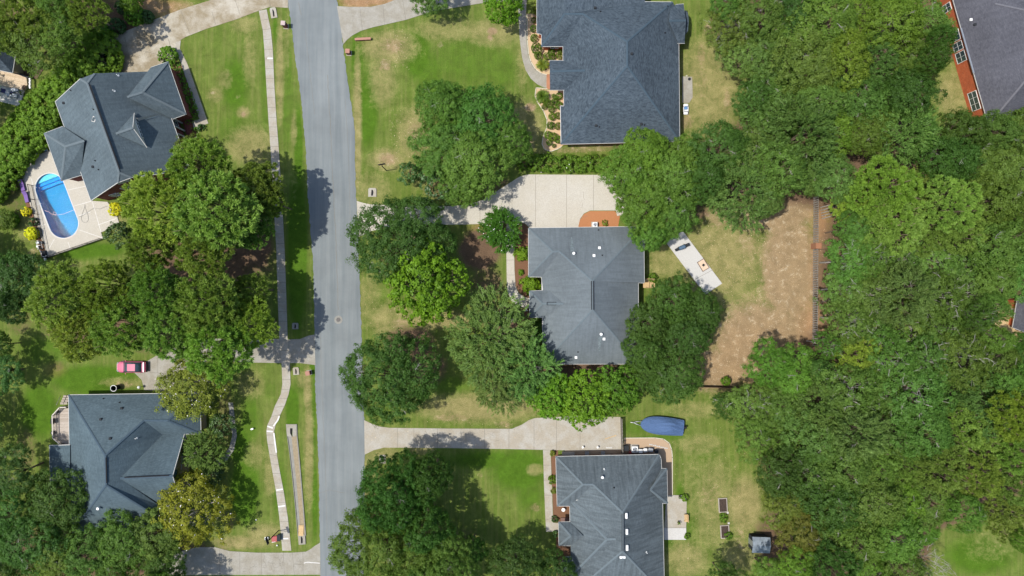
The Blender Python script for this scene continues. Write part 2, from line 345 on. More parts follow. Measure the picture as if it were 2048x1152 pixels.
    for a in ((470, 170, 30, 60, .7), (470, 260, 30, 40, .5), (530, 180, 8, 180, .5), (597, 300, 9, 90, .9), (575, 200, 12, 120, .5), (552, 60, 8, 30, .7), (595, 500, 20, 170, .95), (585, 30, 6, 30, .9), (735, 220, 22, 80, .85), (835, 110, 26, 50, .85), (715, 120, 12, 60, .9), (860, 150, 30, 60, .6), (940, 120, 90, 60, .5), (1000, 140, 40, 50, .5), (750, 70, 20, 20, .4),
              (600, 760, 10, 30, .6), (585, 820, 14, 50, .9), (630, 1000, 6, 80, .9), (625, 740, 8, 14, .9), (628, 850, 5, 120, .7), (560, 980, 14, 60, .6), (490, 980, 30, 70, .9), (480, 890, 20, 40, .9), (500, 840, 20, 60, .6), (540, 780, 12, 20, .4),
              (1040, 940, 60, 45, .8), (980, 920, 90, 20, .7), (1060, 985, 30, 40, .6), (1370, 1050, 30, 30, .5), (1270, 855, 40, 16, .5), (1330, 875, 60, 6, .6), (1410, 900, 30, 20, .5), (1360, 990, 8, 30, .7), (1390, 480, 40, 30, .35), (1450, 620, 30, 30, .3), (1480, 560, 40, 30, .3),
              (190, 760, 90, 30, .9), (160, 500, 60, 20, .8), (130, 690, 60, 20, .6), (210, 500, 40, 14, .8), (40, 420, 30, 30, .5), (90, 700, 60, 30, .5), (80, 820, 40, 60, .8), (760, 600, 18, 30, .5), (900, 770, 40, 20, .5), (780, 820, 50, 20, .4),
              (1960, 1110, 70, 40, .8), (1910, 220, 20, 30, .4), (730, 870, 30, 8, .5), (1000, 865, 180, 5, .6), (680, 0, 8, 20, .9), (1340, 1100, 10, 50, .6)): e('lush', *a)
    for a in ((975, 458, 35, 14, .8), (730, 2, 60, 18, .8), (290, 12, 70, 30, .7), (1640, 500, 20, 160, .5), (1650, 430, 20, 60, .9), (1640, 660, 40, 60, .7), (1520, 720, 120, 70, .2), (1940, 640, 50, 40, .7), (110, 740, 20, 14, .3)): e('red', *a)
    m['mulch'][(X < -90) | (X > 2140) | (Y < -90) | (Y > 1240)] = .5
    ny, nx = X.shape; idx = np.arange(nx * ny).reshape(ny, nx)
    q = np.stack([idx[1:, :-1], idx[1:, 1:], idx[:-1, 1:], idx[:-1, :-1]], -1).reshape(-1, 4)
    wx, wy = (X - 1024) * PX, (576 - Y) * PX
    cxx, cyy = wx.ravel()[q].mean(1), wy.ravel()[q].mean(1)
    q = q[~in_pool(cxx, cyy, POOL_R + .12)]
    co = np.stack([wx.ravel(), wy.ravel(), np.zeros(nx * ny)], -1)
    me = bpy.data.meshes.new('ground'); me.vertices.add(len(co)); me.vertices.foreach_set('co', co.ravel())
    me.loops.add(q.size); me.loops.foreach_set('vertex_index', q.ravel().astype(np.int32))
    me.polygons.add(len(q)); me.polygons.foreach_set('loop_start', np.arange(0, q.size, 4, dtype=np.int32))
    me.update(calc_edges=True)
    for k in m:
        a = me.attributes.new(k, 'FLOAT', 'POINT'); a.data.foreach_set('value', m[k].ravel().astype(np.float32))
    t = NT('ground'); v = t.coord()
    at = {k: t.n('ShaderNodeAttribute', attribute_type='GEOMETRY', attribute_name=k).outputs['Fac'] for k in m}
    n1 = t.noise(v, .55, 8, .68, .4); n2 = t.noise(v, 2.2, 6, .7, .6); n3 = t.noise(v, 9, 5, .72); n4 = t.noise(v, 30, 3, .7)
    mow = t.noise(t.coord((2.2, .12, 1), rz=R(-6)), 1.0, 4, .6)
    def mask(a, lo=.35, hi=.65, w=.55):
        s = t.math('ADD', a, t.math('MULTIPLY', t.math('SUBTRACT', t.math('ADD', t.math('ADD', t.math('MULTIPLY', n1, .36), t.math('MULTIPLY', n2, .32)), t.math('MULTIPLY', n3, .32)), .5), w * 2))
        return t.ramp(s, [(lo, 0), (hi, 1)])
    green = t.mix(n2, (.062, .108, .016), (.125, .165, .032))
    green = t.mix(t.ramp(mow, [(.4, 0), (.62, .6)]), green, (.155, .170, .048))
    lush = t.mix(n2, (.038, .094, .008), (.085, .150, .014))
    c = t.mix(mask(at['lush'], .2, .7, .4), green, lush)
    dry = t.mix(n3, (.165, .150, .055), (.300, .255, .115))
    c = t.mix(mask(at['dry'], .24, 1.1, 1.4), c, dry)
    pale = t.ramp(t.noise(v, 1.1, 6, .78, .3), [(.54, 0.0), (.68, .7)])
    bare = t.mix(pale, t.mix(n3, (.165, .115, .060), (.335, .245, .140)), (.46, .40, .28))
    c = t.mix(mask(at['bare'], .30, .78, 1.25), c, bare)
    c = t.mix(t.math('MULTIPLY', at['red'], .6), c, t.mix(n3, (.235, .105, .045), (.390, .215, .110)))
    mul = t.mix(n3, (.065, .042, .027), (.185, .120, .075))
    c = t.mix(mask(at['mulch'], .38, .72, .8), c, mul)
    c = t.mix(1.0, c, t.ramp(n3, [(.28, .58), (.7, 1.3)]), 'MULTIPLY'); c = t.mix(1.0, c, t.ramp(n1, [(.32, .78), (.68, 1.18)]), 'MULTIPLY')
    c = t.mix(1.0, c, t.ramp(n4, [(.28, .72), (.7, 1.22)]), 'MULTIPLY')
    t.bump(t.math('ADD', n3, n4), .55, .06)
    tag(link_mesh('ground', me, t.fin(c, .95, .05)), kind='structure')
build_ground()

def sheet(name, polys, mat, z, thick=None, holes=(), px=True):
    mb = MB()
    for p in polys: mb.prism([G(*q) for q in p] if px else p, z - (thick or z + .05), z, holes)
    return tag(mb.build(name, M[mat]), kind='structure')
def lines(name, segs, w, z, mat='joint'):
    mb = MB()
    for s in segs:
        pts = [Vector(G(*p)) for p in s]
        for a, b in zip(pts, pts[1:]):
            d = (b - a).normalized(); n = Vector((-d.y, d.x)) * w / 2
            mb.add([(*(a - n), z), (*(b - n), z), (*(b + n), z), (*(a + n), z)], [(0, 1, 2, 3)])
    return tag(mb.build(name, M[mat]), kind='structure')
def wob(pts, step, amp, seed):       # roughen an edge so it is not ruler straight
    rnd = random.Random(seed); out = []
    for a, b in zip(pts, pts[1:]):
        n = max(1, int(math.dist(a, b) / step))
        for i in range(n): t = i / n; out.append((a[0] + (b[0] - a[0]) * t + rnd.uniform(-amp, amp), a[1] + (b[1] - a[1]) * t + rnd.uniform(-amp, amp)))
    return out + [pts[-1]]
RL = [(540, -700), (566, -90), (575, 0), (583, 52), (589, 103), (603, 205), (612, 300), (615.5, 384), (622, 470), (627, 534), (629, 650), (630.5, 768), (635, 860), (637.5, 935), (639.5, 1060), (641, 1152), (643, 1240), (655, 1900)]
RR = [(640, -700), (665, -90), (674, 0), (685, 83), (694, 150), (702, 205), (709, 253), (710, 300), (711.5, 384), (716, 467), (719, 551), (723, 657), (725.5, 768), (729, 851), (729.5, 920), (729, 995), (729.5, 1060), (729, 1152), (729, 1240), (735, 1900)]
road = MB(); road.prism([G(*p) for p in wob(RL, 5, 1.0, 1)] + [G(*p) for p in wob(RR, 5, 1.1, 2)[::-1]], -.05, .035)
tag(road.build('road', M['asphalt']), kind='structure')
lines('road_wear', [wob([(690, 200), (697, 300), (700, 420), (703, 520)], 6, .7, 15), wob([(640, 640), (645, 800), (652, 960), (655, 1100)], 7, .9, 16), wob([(610, 60), (622, 160), (630, 230)], 5, .8, 17), wob([(676, 760), (690, 768), (702, 764), (720, 770)], 4, .9, 18), wob([(640, 985), (660, 980), (690, 986)], 4, .9, 19)], .035, .041)
lines('road_seam', [wob([(655, 150), (661, 250), (667, 384), (672, 470), (675, 560), (677, 620)], 8, .8, 5), wob([(597, 5), (603, 30)], 8, .5, 6)], .06, .040)
# drives, walks and paved yards, each a slab lying 5 to 12 cm proud of the turf
sheet('driveway', [[(577, -40), (576, 16), (541, 14), (517, 22), (470, 40), (413, 58), (372, 74), (362, 80), (359, 97), (340, 128), (300, 150), (180, 150), (193, 118), (205, 95), (213, 83), (233, 70), (300, 43), (360, 20), (423, 0), (500, -40)]], 'concrete_stained', .05)
sheet('driveway', [[(674, 12.5), (700, 14), (742, 14), (770, 8), (790, 0), (830, -40), (1080, -40), (1080, -4), (1020, 2), (962, 7), (900, 17), (865, 23), (812, 40), (745, 55), (722, 62), (705, 71), (694, 80), (687, 88.5)]], 'concrete_old', .052)
sheet('driveway', [[(713.5, 402), (727, 406), (742, 409), (800, 411), (880, 413), (935, 410), (965, 400), (990, 385), (1024, 363), (1040, 353), (1057, 349), (1204, 350), (1262, 354), (1256, 395), (1250, 430), (1234, 432), (1232, 421), (1180, 421), (1168, 427), (1160, 438), (1156, 456), (1156, 468), (1062, 468), (1060, 456), (1050, 447), (1030, 442), (985, 447), (930, 449), (860, 450), (780, 455), (742, 462), (718, 474)]], 'concrete_light', .05)
sheet('driveway', [[(728.5, 840), (745, 848), (760, 853), (779, 855.5), (900, 857), (1024, 857.5), (1044, 849), (1058, 840), (1070, 836), (1150, 832), (1242, 834), (1242, 899), (1157, 901), (1024, 898), (900, 896), (768, 895), (748, 900), (729.5, 909)]], 'concrete', .05)
sheet('driveway', [[(629.5, 669), (618, 671), (600, 678), (575, 679), (540, 677), (470, 674), (400, 680), (335, 700), (312, 712), (290, 725), (255, 741), (268, 744), (284, 760), (289, 780), (345, 785), (352, 745), (420, 722), (512, 725), (560, 726), (600, 726), (631, 730)]], 'concrete_old', .05)
sheet('driveway', [[(640.5, 1085), (629, 1092), (620, 1099), (612, 1103), (584, 1105), (512, 1105), (460, 1102), (430, 1094), (395, 1094), (350, 1105), (320, 1150), (641, 1149)]], 'concrete_old', .05)
SL = [(518, 22), (526, 62), (529, 100), (533, 170), (537, 235), (541.5, 300), (546.5, 384), (550, 450), (553, 500), (556, 600), (559, 678), (563.5, 728), (565, 768), (562, 788), (550, 812), (543, 833), (535, 850), (533, 862), (534.5, 880), (539, 908), (545.5, 945), (552, 981), (559, 1035), (565, 1101)]
SR = [(533.5, 19), (542, 60), (546, 100), (549, 170), (553, 235), (558, 300), (563, 384), (567, 450), (569.5, 500), (573, 600), (575.5, 678), (580, 728), (581.5, 768), (577.5, 788), (570, 810), (561, 829), (552, 848), (548.5, 862), (550, 880), (554.5, 911), (560.5, 945), (567.5, 981), (576, 1035), (583, 1101)]
sw = MB()
sw.prism([G(*p) for p in SL] + [G(*p) for p in SR[::-1]], -.05, .058)
tag(sw.build('sidewalk', M['concrete']), kind='structure')
def between(A, B, t):
    L = [math.dist(a, b) for a, b in zip(A, A[1:])]; s = t * sum(L)
    for i, l in enumerate(L):
        if s <= l: f = s / l; return [tuple(P0[i][k] + (P0[i + 1][k] - P0[i][k]) * f for k in (0, 1)) for P0 in (A, B)]
        s -= l
    return [A[-1], B[-1]]
N = 56
lines('sidewalk_joints', [between(SL, SR, i / N) for i in range(1, N)], .05, .062)
lines('sidewalk_patches', [[(534, 862), (546, 863)], [(547, 852), (556, 840), (559, 832)], [(548, 866), (551, 890), (553, 905)], [(535, 852), (546, 856)], [(553, 980), (566, 978)], [(557, 1013), (571, 1011)], [(566, 1077), (577, 1076.5)], [(535, 117), (546, 117)]], .22, .066, 'patch_white')
J = [[(480, 28), (467, -10)], [(432, 50), (424, 24)], [(380, 68), (362, 22)], [(330, 60), (350, 115)], [(541, 14), (536, -20)], [(280, 100), (310, 108)], [(250, 75), (262, 130)],
     [(812, 40), (804, -8)], [(769, 50), (766, 9)], [(725, 61), (720, 14)], [(860, 24), (850, -20)],
     [(1071, 349), (1071, 455)], [(1133, 350), (1133, 456)], [(1187, 350), (1187, 421)], [(1024, 363), (1024, 443)], [(960, 402), (960, 448)], [(900, 413), (900, 449)], 
     [(828, 856), (828, 896)], [(875, 857), (875, 896)], [(922, 857), (922, 896)], [(969, 857), (969, 897)], [(1018, 857), (1018, 898)], [(1068, 840), (1068, 899)], [(1113, 836), (1113, 900)], [(1160, 834), (1160, 900)], [(795, 856), (795, 895)],
     [(562, 679), (562, 726)], [(578, 679), (578, 726)], [(523, 1105), (523, 1149)], [(567, 1105), (569, 1149)], [(585, 1105), (589, 1149)], [(606, 1104), (607, 1149)], [(480, 1104), (480, 1149)], [(589, 1128), (607, 1129)], [(440, 1099), (440, 1149)], [(300, 745), (345, 747)], [(316, 712), (316, 746)]]
lines('driveway_joints', J, .045, .056)
rc = random.Random(8); cr = []
for (x0, y0, x1, y1, n) in ((525, 1108, 566, 1147, 16), (586, 1108, 606, 1146, 9), (480, 1106, 520, 1146, 5), (562, 682, 628, 726, 6), (840, 860, 1010, 892, 7), (255, 80, 340, 120, 8), (1030, 350, 1200, 440, 3)):
    for _ in range(n):
        x, y, a = rc.uniform(x0, x1), rc.uniform(y0, y1), rc.uniform(0, 6.28); pts = [(x, y)]
        for _ in range(rc.randint(3, 7)):
            a += rc.uniform(-.8, .8); x += 3 * math.cos(a); y += 3 * math.sin(a)
            if x0 < x < x1 and y0 < y < y1: pts.append((x, y))
        if len(pts) > 1: cr.append(pts)
lines('concrete_cracks', cr, .03, .0585)
lines('driveway_crack_filler', [wob([(608, 1126), (614, 1124), (640, 1126)], 4, .4, 3)], .1, .0605, 'patch_white')
# garden paths
sheet('path', [[(362, 82), (360, 97), (376, 130), (417, 247), (388, 257), (385, 243), (400, 238), (397, 233), (363, 128), (352, 97), (352, 84)]], 'concrete', .055)
lines('path_joints', [[(370, 125), (376, 122)], [(378, 150), (386, 148)], [(388, 178), (395, 174)], [(396, 205), (404, 202)], [(398, 240), (404, 252)]], .05, .059)
sheet('path', [[(1037, 28), (1039, 75), (1044, 115), (1051, 140), (1062, 158), (1075, 169), (1087, 175), (1093, 176), (1093, 150), (1083, 148), (1070, 140), (1061, 125), (1056, 110), (1053, 80), (1052, 28), (1055, -40), (1036, -40)]], 'concrete_old', .055)
sheet('brick_landing', [[(1093, 149), (1100, 149), (1101, 179), (1093, 178)]], 'brick_red', .1)
sheet('path', [[(1013, 446), (1012.5, 490), (1013.5, 560), (1015, 583), (1023, 602), (1036, 612), (1052, 616), (1060, 617), (1060, 597), (1047, 593), (1037, 586), (1031, 572), (1029, 540), (1028, 485), (1029, 446)]], 'concrete_light', .055)
sheet('path', [[(1086, 900), (1101, 900), (1104, 980), (1106, 1045), (1120, 1046), (1120, 1063), (1092, 1063), (1088, 970)]], 'concrete', .055)
lines('path_joints', [[(1086, 930), (1102, 930)], [(1087, 960), (1103, 960)], [(1088, 990), (1104, 990)], [(1090, 1040), (1105, 1036)], [(1013, 520), (1028, 520)], [(1013, 550), (1029, 550)]], .05, .059)
sheet('path', [[(457, 805), (461, 840), (465, 870), (459, 895), (447, 912), (430, 922), (434, 932), (454, 921), (468, 900), (474, 872), (470, 838), (466, 805)]], 'concrete_grey', .055)
sheet('patio', [[(1333, 990), (1365, 990), (1373, 998), (1372, 1055), (1328, 1055)]], 'concrete', .10)
sheet('patio', [[(1328, 1055.5), (1372, 1055.5), (1372, 1079), (1328, 1079)]], 'concrete_white', .10)
sheet('patio', [[(1364, 153), (1384, 154), (1385, 195), (1378, 206), (1364, 206)]], 'concrete_old', .09)
sheet('patio', [[(0, 138), (-40, 128), (-40, 205), (-10, 207), (0, 203), (40, 213), (50, 182), (30, 178)]], 'concrete_white', .08)
sheet('patio', [[(1331, 484), (1365, 462), (1443.5, 567), (1410, 589)]], 'concrete_white', .16)
lines('patio_joint', [[(1389, 559), (1424, 540)]], .05, .164)
# planting beds: thin sheets of bark, straw or gravel with their edging
M['bark_mulch'] = (lambda t: t.fin(t.mix(1.0, t.mix(t.noise(t.coord(), 9, 6, .75), (.080, .042, .025), (.215, .118, .070)), t.ramp(t.noise(t.coord(), 26, 3, .7), [(.3, .7), (.7, 1.2)]), 'MULTIPLY'), .95, .05))(NT('bark_mulch'))
M['straw'] = (lambda t: t.fin(t.mix(t.noise(t.coord(), 12, 6, .75), (.28, .185, .095), (.58, .44, .28)), .95, .05))(NT('straw_mulch'))
M['gravel'] = (lambda t: t.fin(t.mix(t.noise(t.coord(), 14, 6, .75), (.24, .165, .105), (.44, .33, .225)), .95, .05))(NT('gravel'))
M['orange_mulch'] = (lambda t: t.fin(t.mix(t.noise(t.coord(), 10, 6, .75), (.22, .085, .035), (.42, .20, .095)), .95, .05))(NT('orange_mulch'))
sheet('planting_bed', [[(1030, 443), (1050, 448), (1058, 456), (1060, 598), (1047, 592), (1038, 585), (1031.5, 572), (1029.5, 540), (1029, 470)], [(1040, 615), (1060, 618), (1060, 735), (1045, 700), (1040, 660)]], 'bark_mulch', .03)
sheet('planting_bed', [[(1156.5, 448), (1160, 439), (1168, 428), (1180, 422), (1232, 422), (1240, 430), (1236, 456), (1156.5, 456)]], 'orange_mulch', .035)
sheet('planting_bed', [[(1053, 28), (1075, 28), (1130, 75), (1130, 125), (1101, 148), (1093, 149), (1083, 147), (1070, 139), (1061, 124), (1057, 110), (1054, 80)], [(1072, 176), (1093, 179), (1101, 180), (1130, 180), (1128, 290), (1118, 296), (1102, 302), (1089, 299), (1084, 288), (1086, 275), (1093, 255), (1094, 240), (1087, 222), (1075, 205), (1070, 192)]], 'straw', .03)
sheet('planting_bed', [[(1248, 877), (1310, 876.5), (1326, 879), (1337, 887), (1342, 900), (1343.5, 915), (1343.5, 992), (1320, 992), (1320, 915), (1245, 912)], [(1130, 897), (1242, 894), (1242, 915), (1130, 915)]], 'gravel', .04)
sheet('planting_bed', [[(1101.5, 900), (1116, 900), (1118, 1012), (1142, 1012), (1142, 1046), (1121, 1046), (1107, 1044)], [(1112, 1064), (1120, 1064), (1144, 1090), (1144, 1160), (1114, 1152)]], 'bark_mulch', .03)
sheet('planting_bed', [[(50, 362), (96, 514), (84, 516), (40, 368)], [(365, 132), (394, 232), (384, 240), (404, 300), (370, 250), (345, 140), (350, 120)]], 'bark_mulch', .03)
def edging(name, paths, w, z, mat):
    mb = MB()
    for p in paths:
        pts = [Vector(G(*q)) for q in p]
        for a, b in zip(pts, pts[1:]):
            d = b - a; mb.box(((a.x + b.x) / 2, (a.y + b.y) / 2, z / 2), (d.length + w * .8, w, z), math.atan2(d.y, d.x))
    return tag(mb.build(name, M[mat]), kind='structure')
M['curb_tan'] = plain('curb_tan', (.50, .46, .36), .9, .1)
edging('bed_edging', [[(1054, 30), (1054.5, 80), (1057.5, 110), (1062, 124), (1071, 139), (1083.5, 147.5), (1093, 149.5)], [(1094, 178), (1072, 176), (1070, 192), (1075, 205), (1087, 222), (1094, 240), (1093.5, 255), (1086, 275), (1084, 288), (1089, 299), (1102, 303), (1118, 297), (1123, 293)]], .12, .12, 'curb_tan')
edging('bed_edging', [[(1248, 876), (1310, 875.5), (1327, 878), (1338, 886), (1343, 899), (1344.5, 915), (1344.5, 990)], [(1372, 152), (1374, 152)]], .12, .10, 'curb_tan')
# pool deck with the pool cut out of it
ax = (POOL_B - POOL_A).normalized(); px_ = Vector((-ax.y, ax.x))
def stadium(r, n=18):
    out = []
    for c, s in ((POOL_A, -1), (POOL_B, 1)):
        for i in range(n + 1):
            a = math.pi * i / n
            out.append(tuple(c + s * (px_ * math.cos(a) + ax * math.sin(a)) * r))
    return out
DECK = [(42, 350), (74, 311.5), (101, 301), (130, 300), (170, 360), (186, 402), (216, 404), (236, 435), (240, 449), (203, 465), (207.5, 476.5), (96.5, 515.5)]
dk = MB(); dk.prism([G(*p) for p in DECK], -.05, .12, [stadium(POOL_R + .02)])
tag(dk.build('pool_deck', M['concrete_light']), kind='structure')
lines('pool_deck_joints', [[(64, 357), (98, 514)], [(137, 380), (182, 371)], [(150, 412), (186, 402)], [(83, 452), (93, 448)], [(74, 410), (84, 407)], [(66, 378), (75, 375)], [(137, 484), (142, 498)], [(160, 460), (206, 476)], [(110, 478), (98, 500)], [(158, 432), (182, 424)], [(197, 450), (234, 437)], [(186, 404), (203, 464)]], .06, .124, 'patch_white')
# ---------------------------------------------------------------- houses
ZS = 1.0                          # roof pitch multiplier of the house being built
def PZ(x, y, z): return P(x, y, 3 + (z - 3) * ZS if z > 3.2 else z)
def ray_hit(tris, px, py):
    o = Vector((0, 0, CAMH)); d = (P(px, py, 0) - o).normalized(); best = None
    from mathutils.geometry import intersect_ray_tri
    for a, b, c in tris:
        h = intersect_ray_tri(a, b, c, d, o, True)
        if h is not None and (best is None or h.z > best[0].z): best = (h, (b - a).cross(c - a).normalized())
    return best
def inset(poly, d):
    A = sum(poly[i][0] * poly[(i + 1) % len(poly)][1] - poly[(i + 1) % len(poly)][0] * poly[i][1] for i in range(len(poly)))
    if A < 0: poly = poly[::-1]
    n = len(poly); out = []
    for i in range(n):
        a, b, c = Vector(poly[i - 1]), Vector(poly[i]), Vector(poly[(i + 1) % n])
        u, v = (b - a).normalized(), (c - b).normalized(); nu, nv = Vector((-u.y, u.x)), Vector((-v.y, v.x))
        k = 1 + nu.dot(nv); m = (nu + nv) / max(k, .3); out.append(tuple(b + m * d))
    return out
def house(name, label, V, faces, eaves, ridges, walls, wall_h, mats, group=None, gut=None, wins=True, overhang=.45, win_h=1.3, extra_slabs=()):
    """V: name -> (px, py, z); faces of the roof; eaves: polylines carrying gutters; walls: list of footprints by vertex name"""
    W_ = {k: PZ(*v) for k, v in V.items()}
    cen = sum(W_.values(), Vector()) / len(W_); cen.z = 0
    h = thing(name, label, 'house', cen, 0, group)
    mb = MB(cen); tris = []
    for f in faces:
        pts = [W_[k] for k in f]
        n = Vector()
        for i in range(len(pts)): n += pts[i].cross(pts[(i + 1) % len(pts)])
        if n.z < 0: pts = pts[::-1]
        loc = [p for p in pts]
        tt = tessellate_polygon([[Vector((p.x, p.y, 0)) for p in loc]])
        tl = []
        for t in tt:
            a, b, c = (loc[i] for i in t)
            if (b - a).cross(c - a).z < 0: t = (t[2], t[1], t[0])
            if abs((b - a).cross(c - a).z) > 1e-5: tl.append(t); tris.append(tuple(loc[i] for i in t))
        mb.add(loc, tl)
    roof = mb.build('roof', M[mats['roof']], h, uv=True)
    # one mean plane direction per face keeps the shingle courses running true
    m = roof.modifiers.new('thickness', 'SOLIDIFY'); m.thickness = .10; m.offset = -1
    for e in eaves:
        gt = MB(cen)
        pts = [W_[k] if isinstance(k, str) else k for k in e]
        for a, b in zip(pts, pts[1:]):
            d = b - a; L = d.length; mid = (a + b) / 2
            rot = Vector((1, 0, 0)).rotation_difference(d.normalized()).to_matrix()
            up = Vector((0, 0, 1)); x = d.normalized(); y = up.cross(x).normalized(); z = x.cross(y)
            gt.box(mid + Vector((0, 0, -.06)), (L + .08, .09, .13), rot=Matrix((x, y, z)).transposed())
        gt.build('gutter', M[mats.get('gutter', 'trim')], h)
    rc_ = MB(cen)
    for a, b in ridges:
        a, b = W_[a], W_[b]; d = (b - a); x = d.normalized(); y = Vector((0, 0, 1)).cross(x).normalized()
        w = .15; up = Vector((0, 0, .04)); dn = Vector((0, 0, -.05))
        rc_.add([a + up, b + up, b + y * w + dn * 0, a + y * w, b - y * w, a - y * w], [(0, 1, 2, 3), (1, 0, 5, 4)])
    rc_.build('ridge_cap', M[mats.get('ridge', 'ridge_light')], roof)
    k = 0
    for wl in walls:
        poly = inset([tuple(W_[q].xy) for q in wl], overhang)
        wmb = MB(cen); n = len(poly)
        for i in range(n):
            a, b = poly[i], poly[(i + 1) % n]
            wmb.add([(*a, -.1), (*b, -.1), (*b, wall_h), (*a, wall_h)], [(0, 1, 2, 3)])
        wo = wmb.build('wall', M[mats['wall']], h, uv=True)
        sf = MB(cen); big = [W_[q] for q in wl]
        if mats.get('soffit', True): sf.prism([tuple(p.xy) for p in big], wall_h - .02, wall_h + .02, (), True); sf.build('soffit', M['trim'], h)
        if wins:
            for i in range(n):
                a, b = Vector(poly[i]), Vector(poly[(i + 1) % n]); L = (b - a).length
                if L < 3: continue
                c = max(1, int(L / 4.2)); d = (b - a) / L; nn = Vector((d.y, -d.x)); ang = math.atan2(d.y, d.x)
                for j in range(c):
                    p = a + (b - a) * (j + .5) / c + nn * .02
                    window(h, cen, p, ang, 1.0 + win_h / 2, 1.2, win_h)
    return h, tris, cen, W_, roof
def window(h, cen, p, ang, z, w, hh, cols=2, rows=2, rot=None, name='window'):
    f = MB(cen); c = Vector((p[0], p[1], z)); ux = Vector((math.cos(ang), math.sin(ang), 0)); uz = Vector((0, 0, 1)); t = .07
    for s in (-1, 1):
        f.box(c + ux * s * (w / 2), (t, .10, hh + t), ang); f.box(c + uz * s * (hh / 2), (w - t, .10, t), ang)
    for i in range(1, cols): f.box(c + ux * (w * i / cols - w / 2), (.035, .08, hh - t), ang)
    for j in range(1, rows): f.box(c + uz * (hh * j / rows - hh / 2), (w - t, .085, .035), ang)
    fo = f.build(name, M['white'], h)
    g = MB(cen); g.box(c, (w - .02, .04, hh - .02), ang); g.build('pane', M['glass'], fo)
    return fo
def vents(h, tris, cen, items):
    for px, py, kind in items:
        hit = ray_hit(tris, px, py)
        if hit is None: continue
        p, n = hit
        if n.z < 0: n = -n
        mb = MB(cen)
        if kind == 'pipe':
            mb.cyl(p - n * .05, p + n * .04, .17, .13, 10); mb.cyl(p, p + Vector((0, 0, .5)), .055, None, 8); mb.build('vent_pipe', M['white'], h)
        elif kind == 'flue':
            mb.cyl(p, p + Vector((0, 0, .55)), .12, None, 10); mb.cyl(p + Vector((0, 0, .5)), p + Vector((0, 0, .62)), .24, .2, 12); mb.build('flue', M['white'], h)
        elif kind == 'boot':
            mb.cyl(p - n * .05, p + n * .05, .14, .10, 10); mb.cyl(p, p + Vector((0, 0, .32)), .05, None, 8); mb.build('vent_pipe', M['black'], h)
        elif kind == 'box':
            mb.box(p + n * .08, (.4, .36, .24), 0, .05); mb.build('roof_vent', M['dark'], h)
        elif kind == 'whitebox':
            mb.box(p + n * .06, (.42, .42, .18), 0, .05); mb.build('roof_vent', M['white'], h)
        elif kind == 'turbo':
            mb.box(p + n * .12, (.38, .85, .30), R(0), .07); o = mb.build('roof_vent', M['white'], h)
            mb = MB(cen); mb.box(p + n * .28, (.14, .5, .04)); mb.build('louvre', M['galv'], o)
        elif kind == 'turboh':
            mb.box(p + n * .12, (.9, .38, .30), R(0), .07); o = mb.build('roof_vent', M['white'], h)
            mb = MB(cen); mb.box(p + n * .28, (.16, .2, .04)); mb.build('louvre', M['galv'], o)
        elif kind == 'skylight':
            mb.box(p + n * .05, (.55, .8, .12), R(-18), .02); o = mb.build('skylight', M['trim'], h)
            mb = MB(cen); mb.box(p + n * .13, (.38, .6, .03), R(-18)); mb.build('pane', M['glass'], o)
def ridge_vent(h, W_, cen, a, b, off, w=.16, mat='dark'):
    mb = MB(cen); A, B = W_[a] if isinstance(a, str) else a, W_[b] if isinstance(b, str) else b
    d = (B - A).normalized(); y = Vector((-d.y, d.x, 0)).normalized()
    for o in off:
        A2, B2 = A + y * o + Vector((0, 0, .02 - abs(o) * .5)), B + y * o + Vector((0, 0, .02 - abs(o) * .5))
        mb.box((A2 + B2) / 2 + Vector((0, 0, .05)), ((B2 - A2).length, w, .09), math.atan2(d.y, d.x))
    return mb.build('ridge_vent', M[mat], h)

# ---- house in the middle: grey hip roof with a small porch hip
ZS = 1.15
V = dict(c1=(1057, 456, 3), c2=(1287.5, 453, 3), c3=(1288.5, 565.7, 3), c4=(1276.5, 565.7, 3), c5=(1277, 728, 3), c6=(1085.5, 728, 3),
         b4=(1085.6, 634.5, 3), b5=(1085.6, 580, 3), we=(1083, 554, 3), ws=(1057, 553.5, 3), W=(1105.7, 503, 4.9), X=(1118.5, 503, 4.9),
         R1=(1184.7, 562, 7.0), R2=(1185.2, 619.5, 7.0), c35=(1282, 565.7, 3))
Fc = [('c1', 'W', 'X', 'R1', 'c2'), ('c1', 'ws', 'W'), ('ws', 'we', 'X', 'W'), ('we', 'b5', 'b4', 'c6', 'R2', 'R1', 'X'), ('c6', 'c5', 'R2'), ('R1', 'R2', 'c5', 'c4', 'c3', 'c2')]
hC, tC, cC, wC, rC = house('house', 'grey hip roofed house in the centre of the photo below the pale driveway', V, Fc,
    [('c1', 'c2', 'c3', 'c4', 'c5', 'c6', 'b4'), ('b5', 'we', 'ws', 'c1')], [('c1', 'W'), ('ws', 'W'), ('W', 'X'), ('X', 'R1'), ('c2', 'R1'), ('R1', 'R2'), ('R2', 'c5'), ('R2', 'c6')],
    [('c1', 'c2', 'c3', 'c4', 'c5', 'c6', 'we', 'ws')], 2.85, dict(roof='shingle_smooth', wall='brick_tan', ridge='ridge_light'))
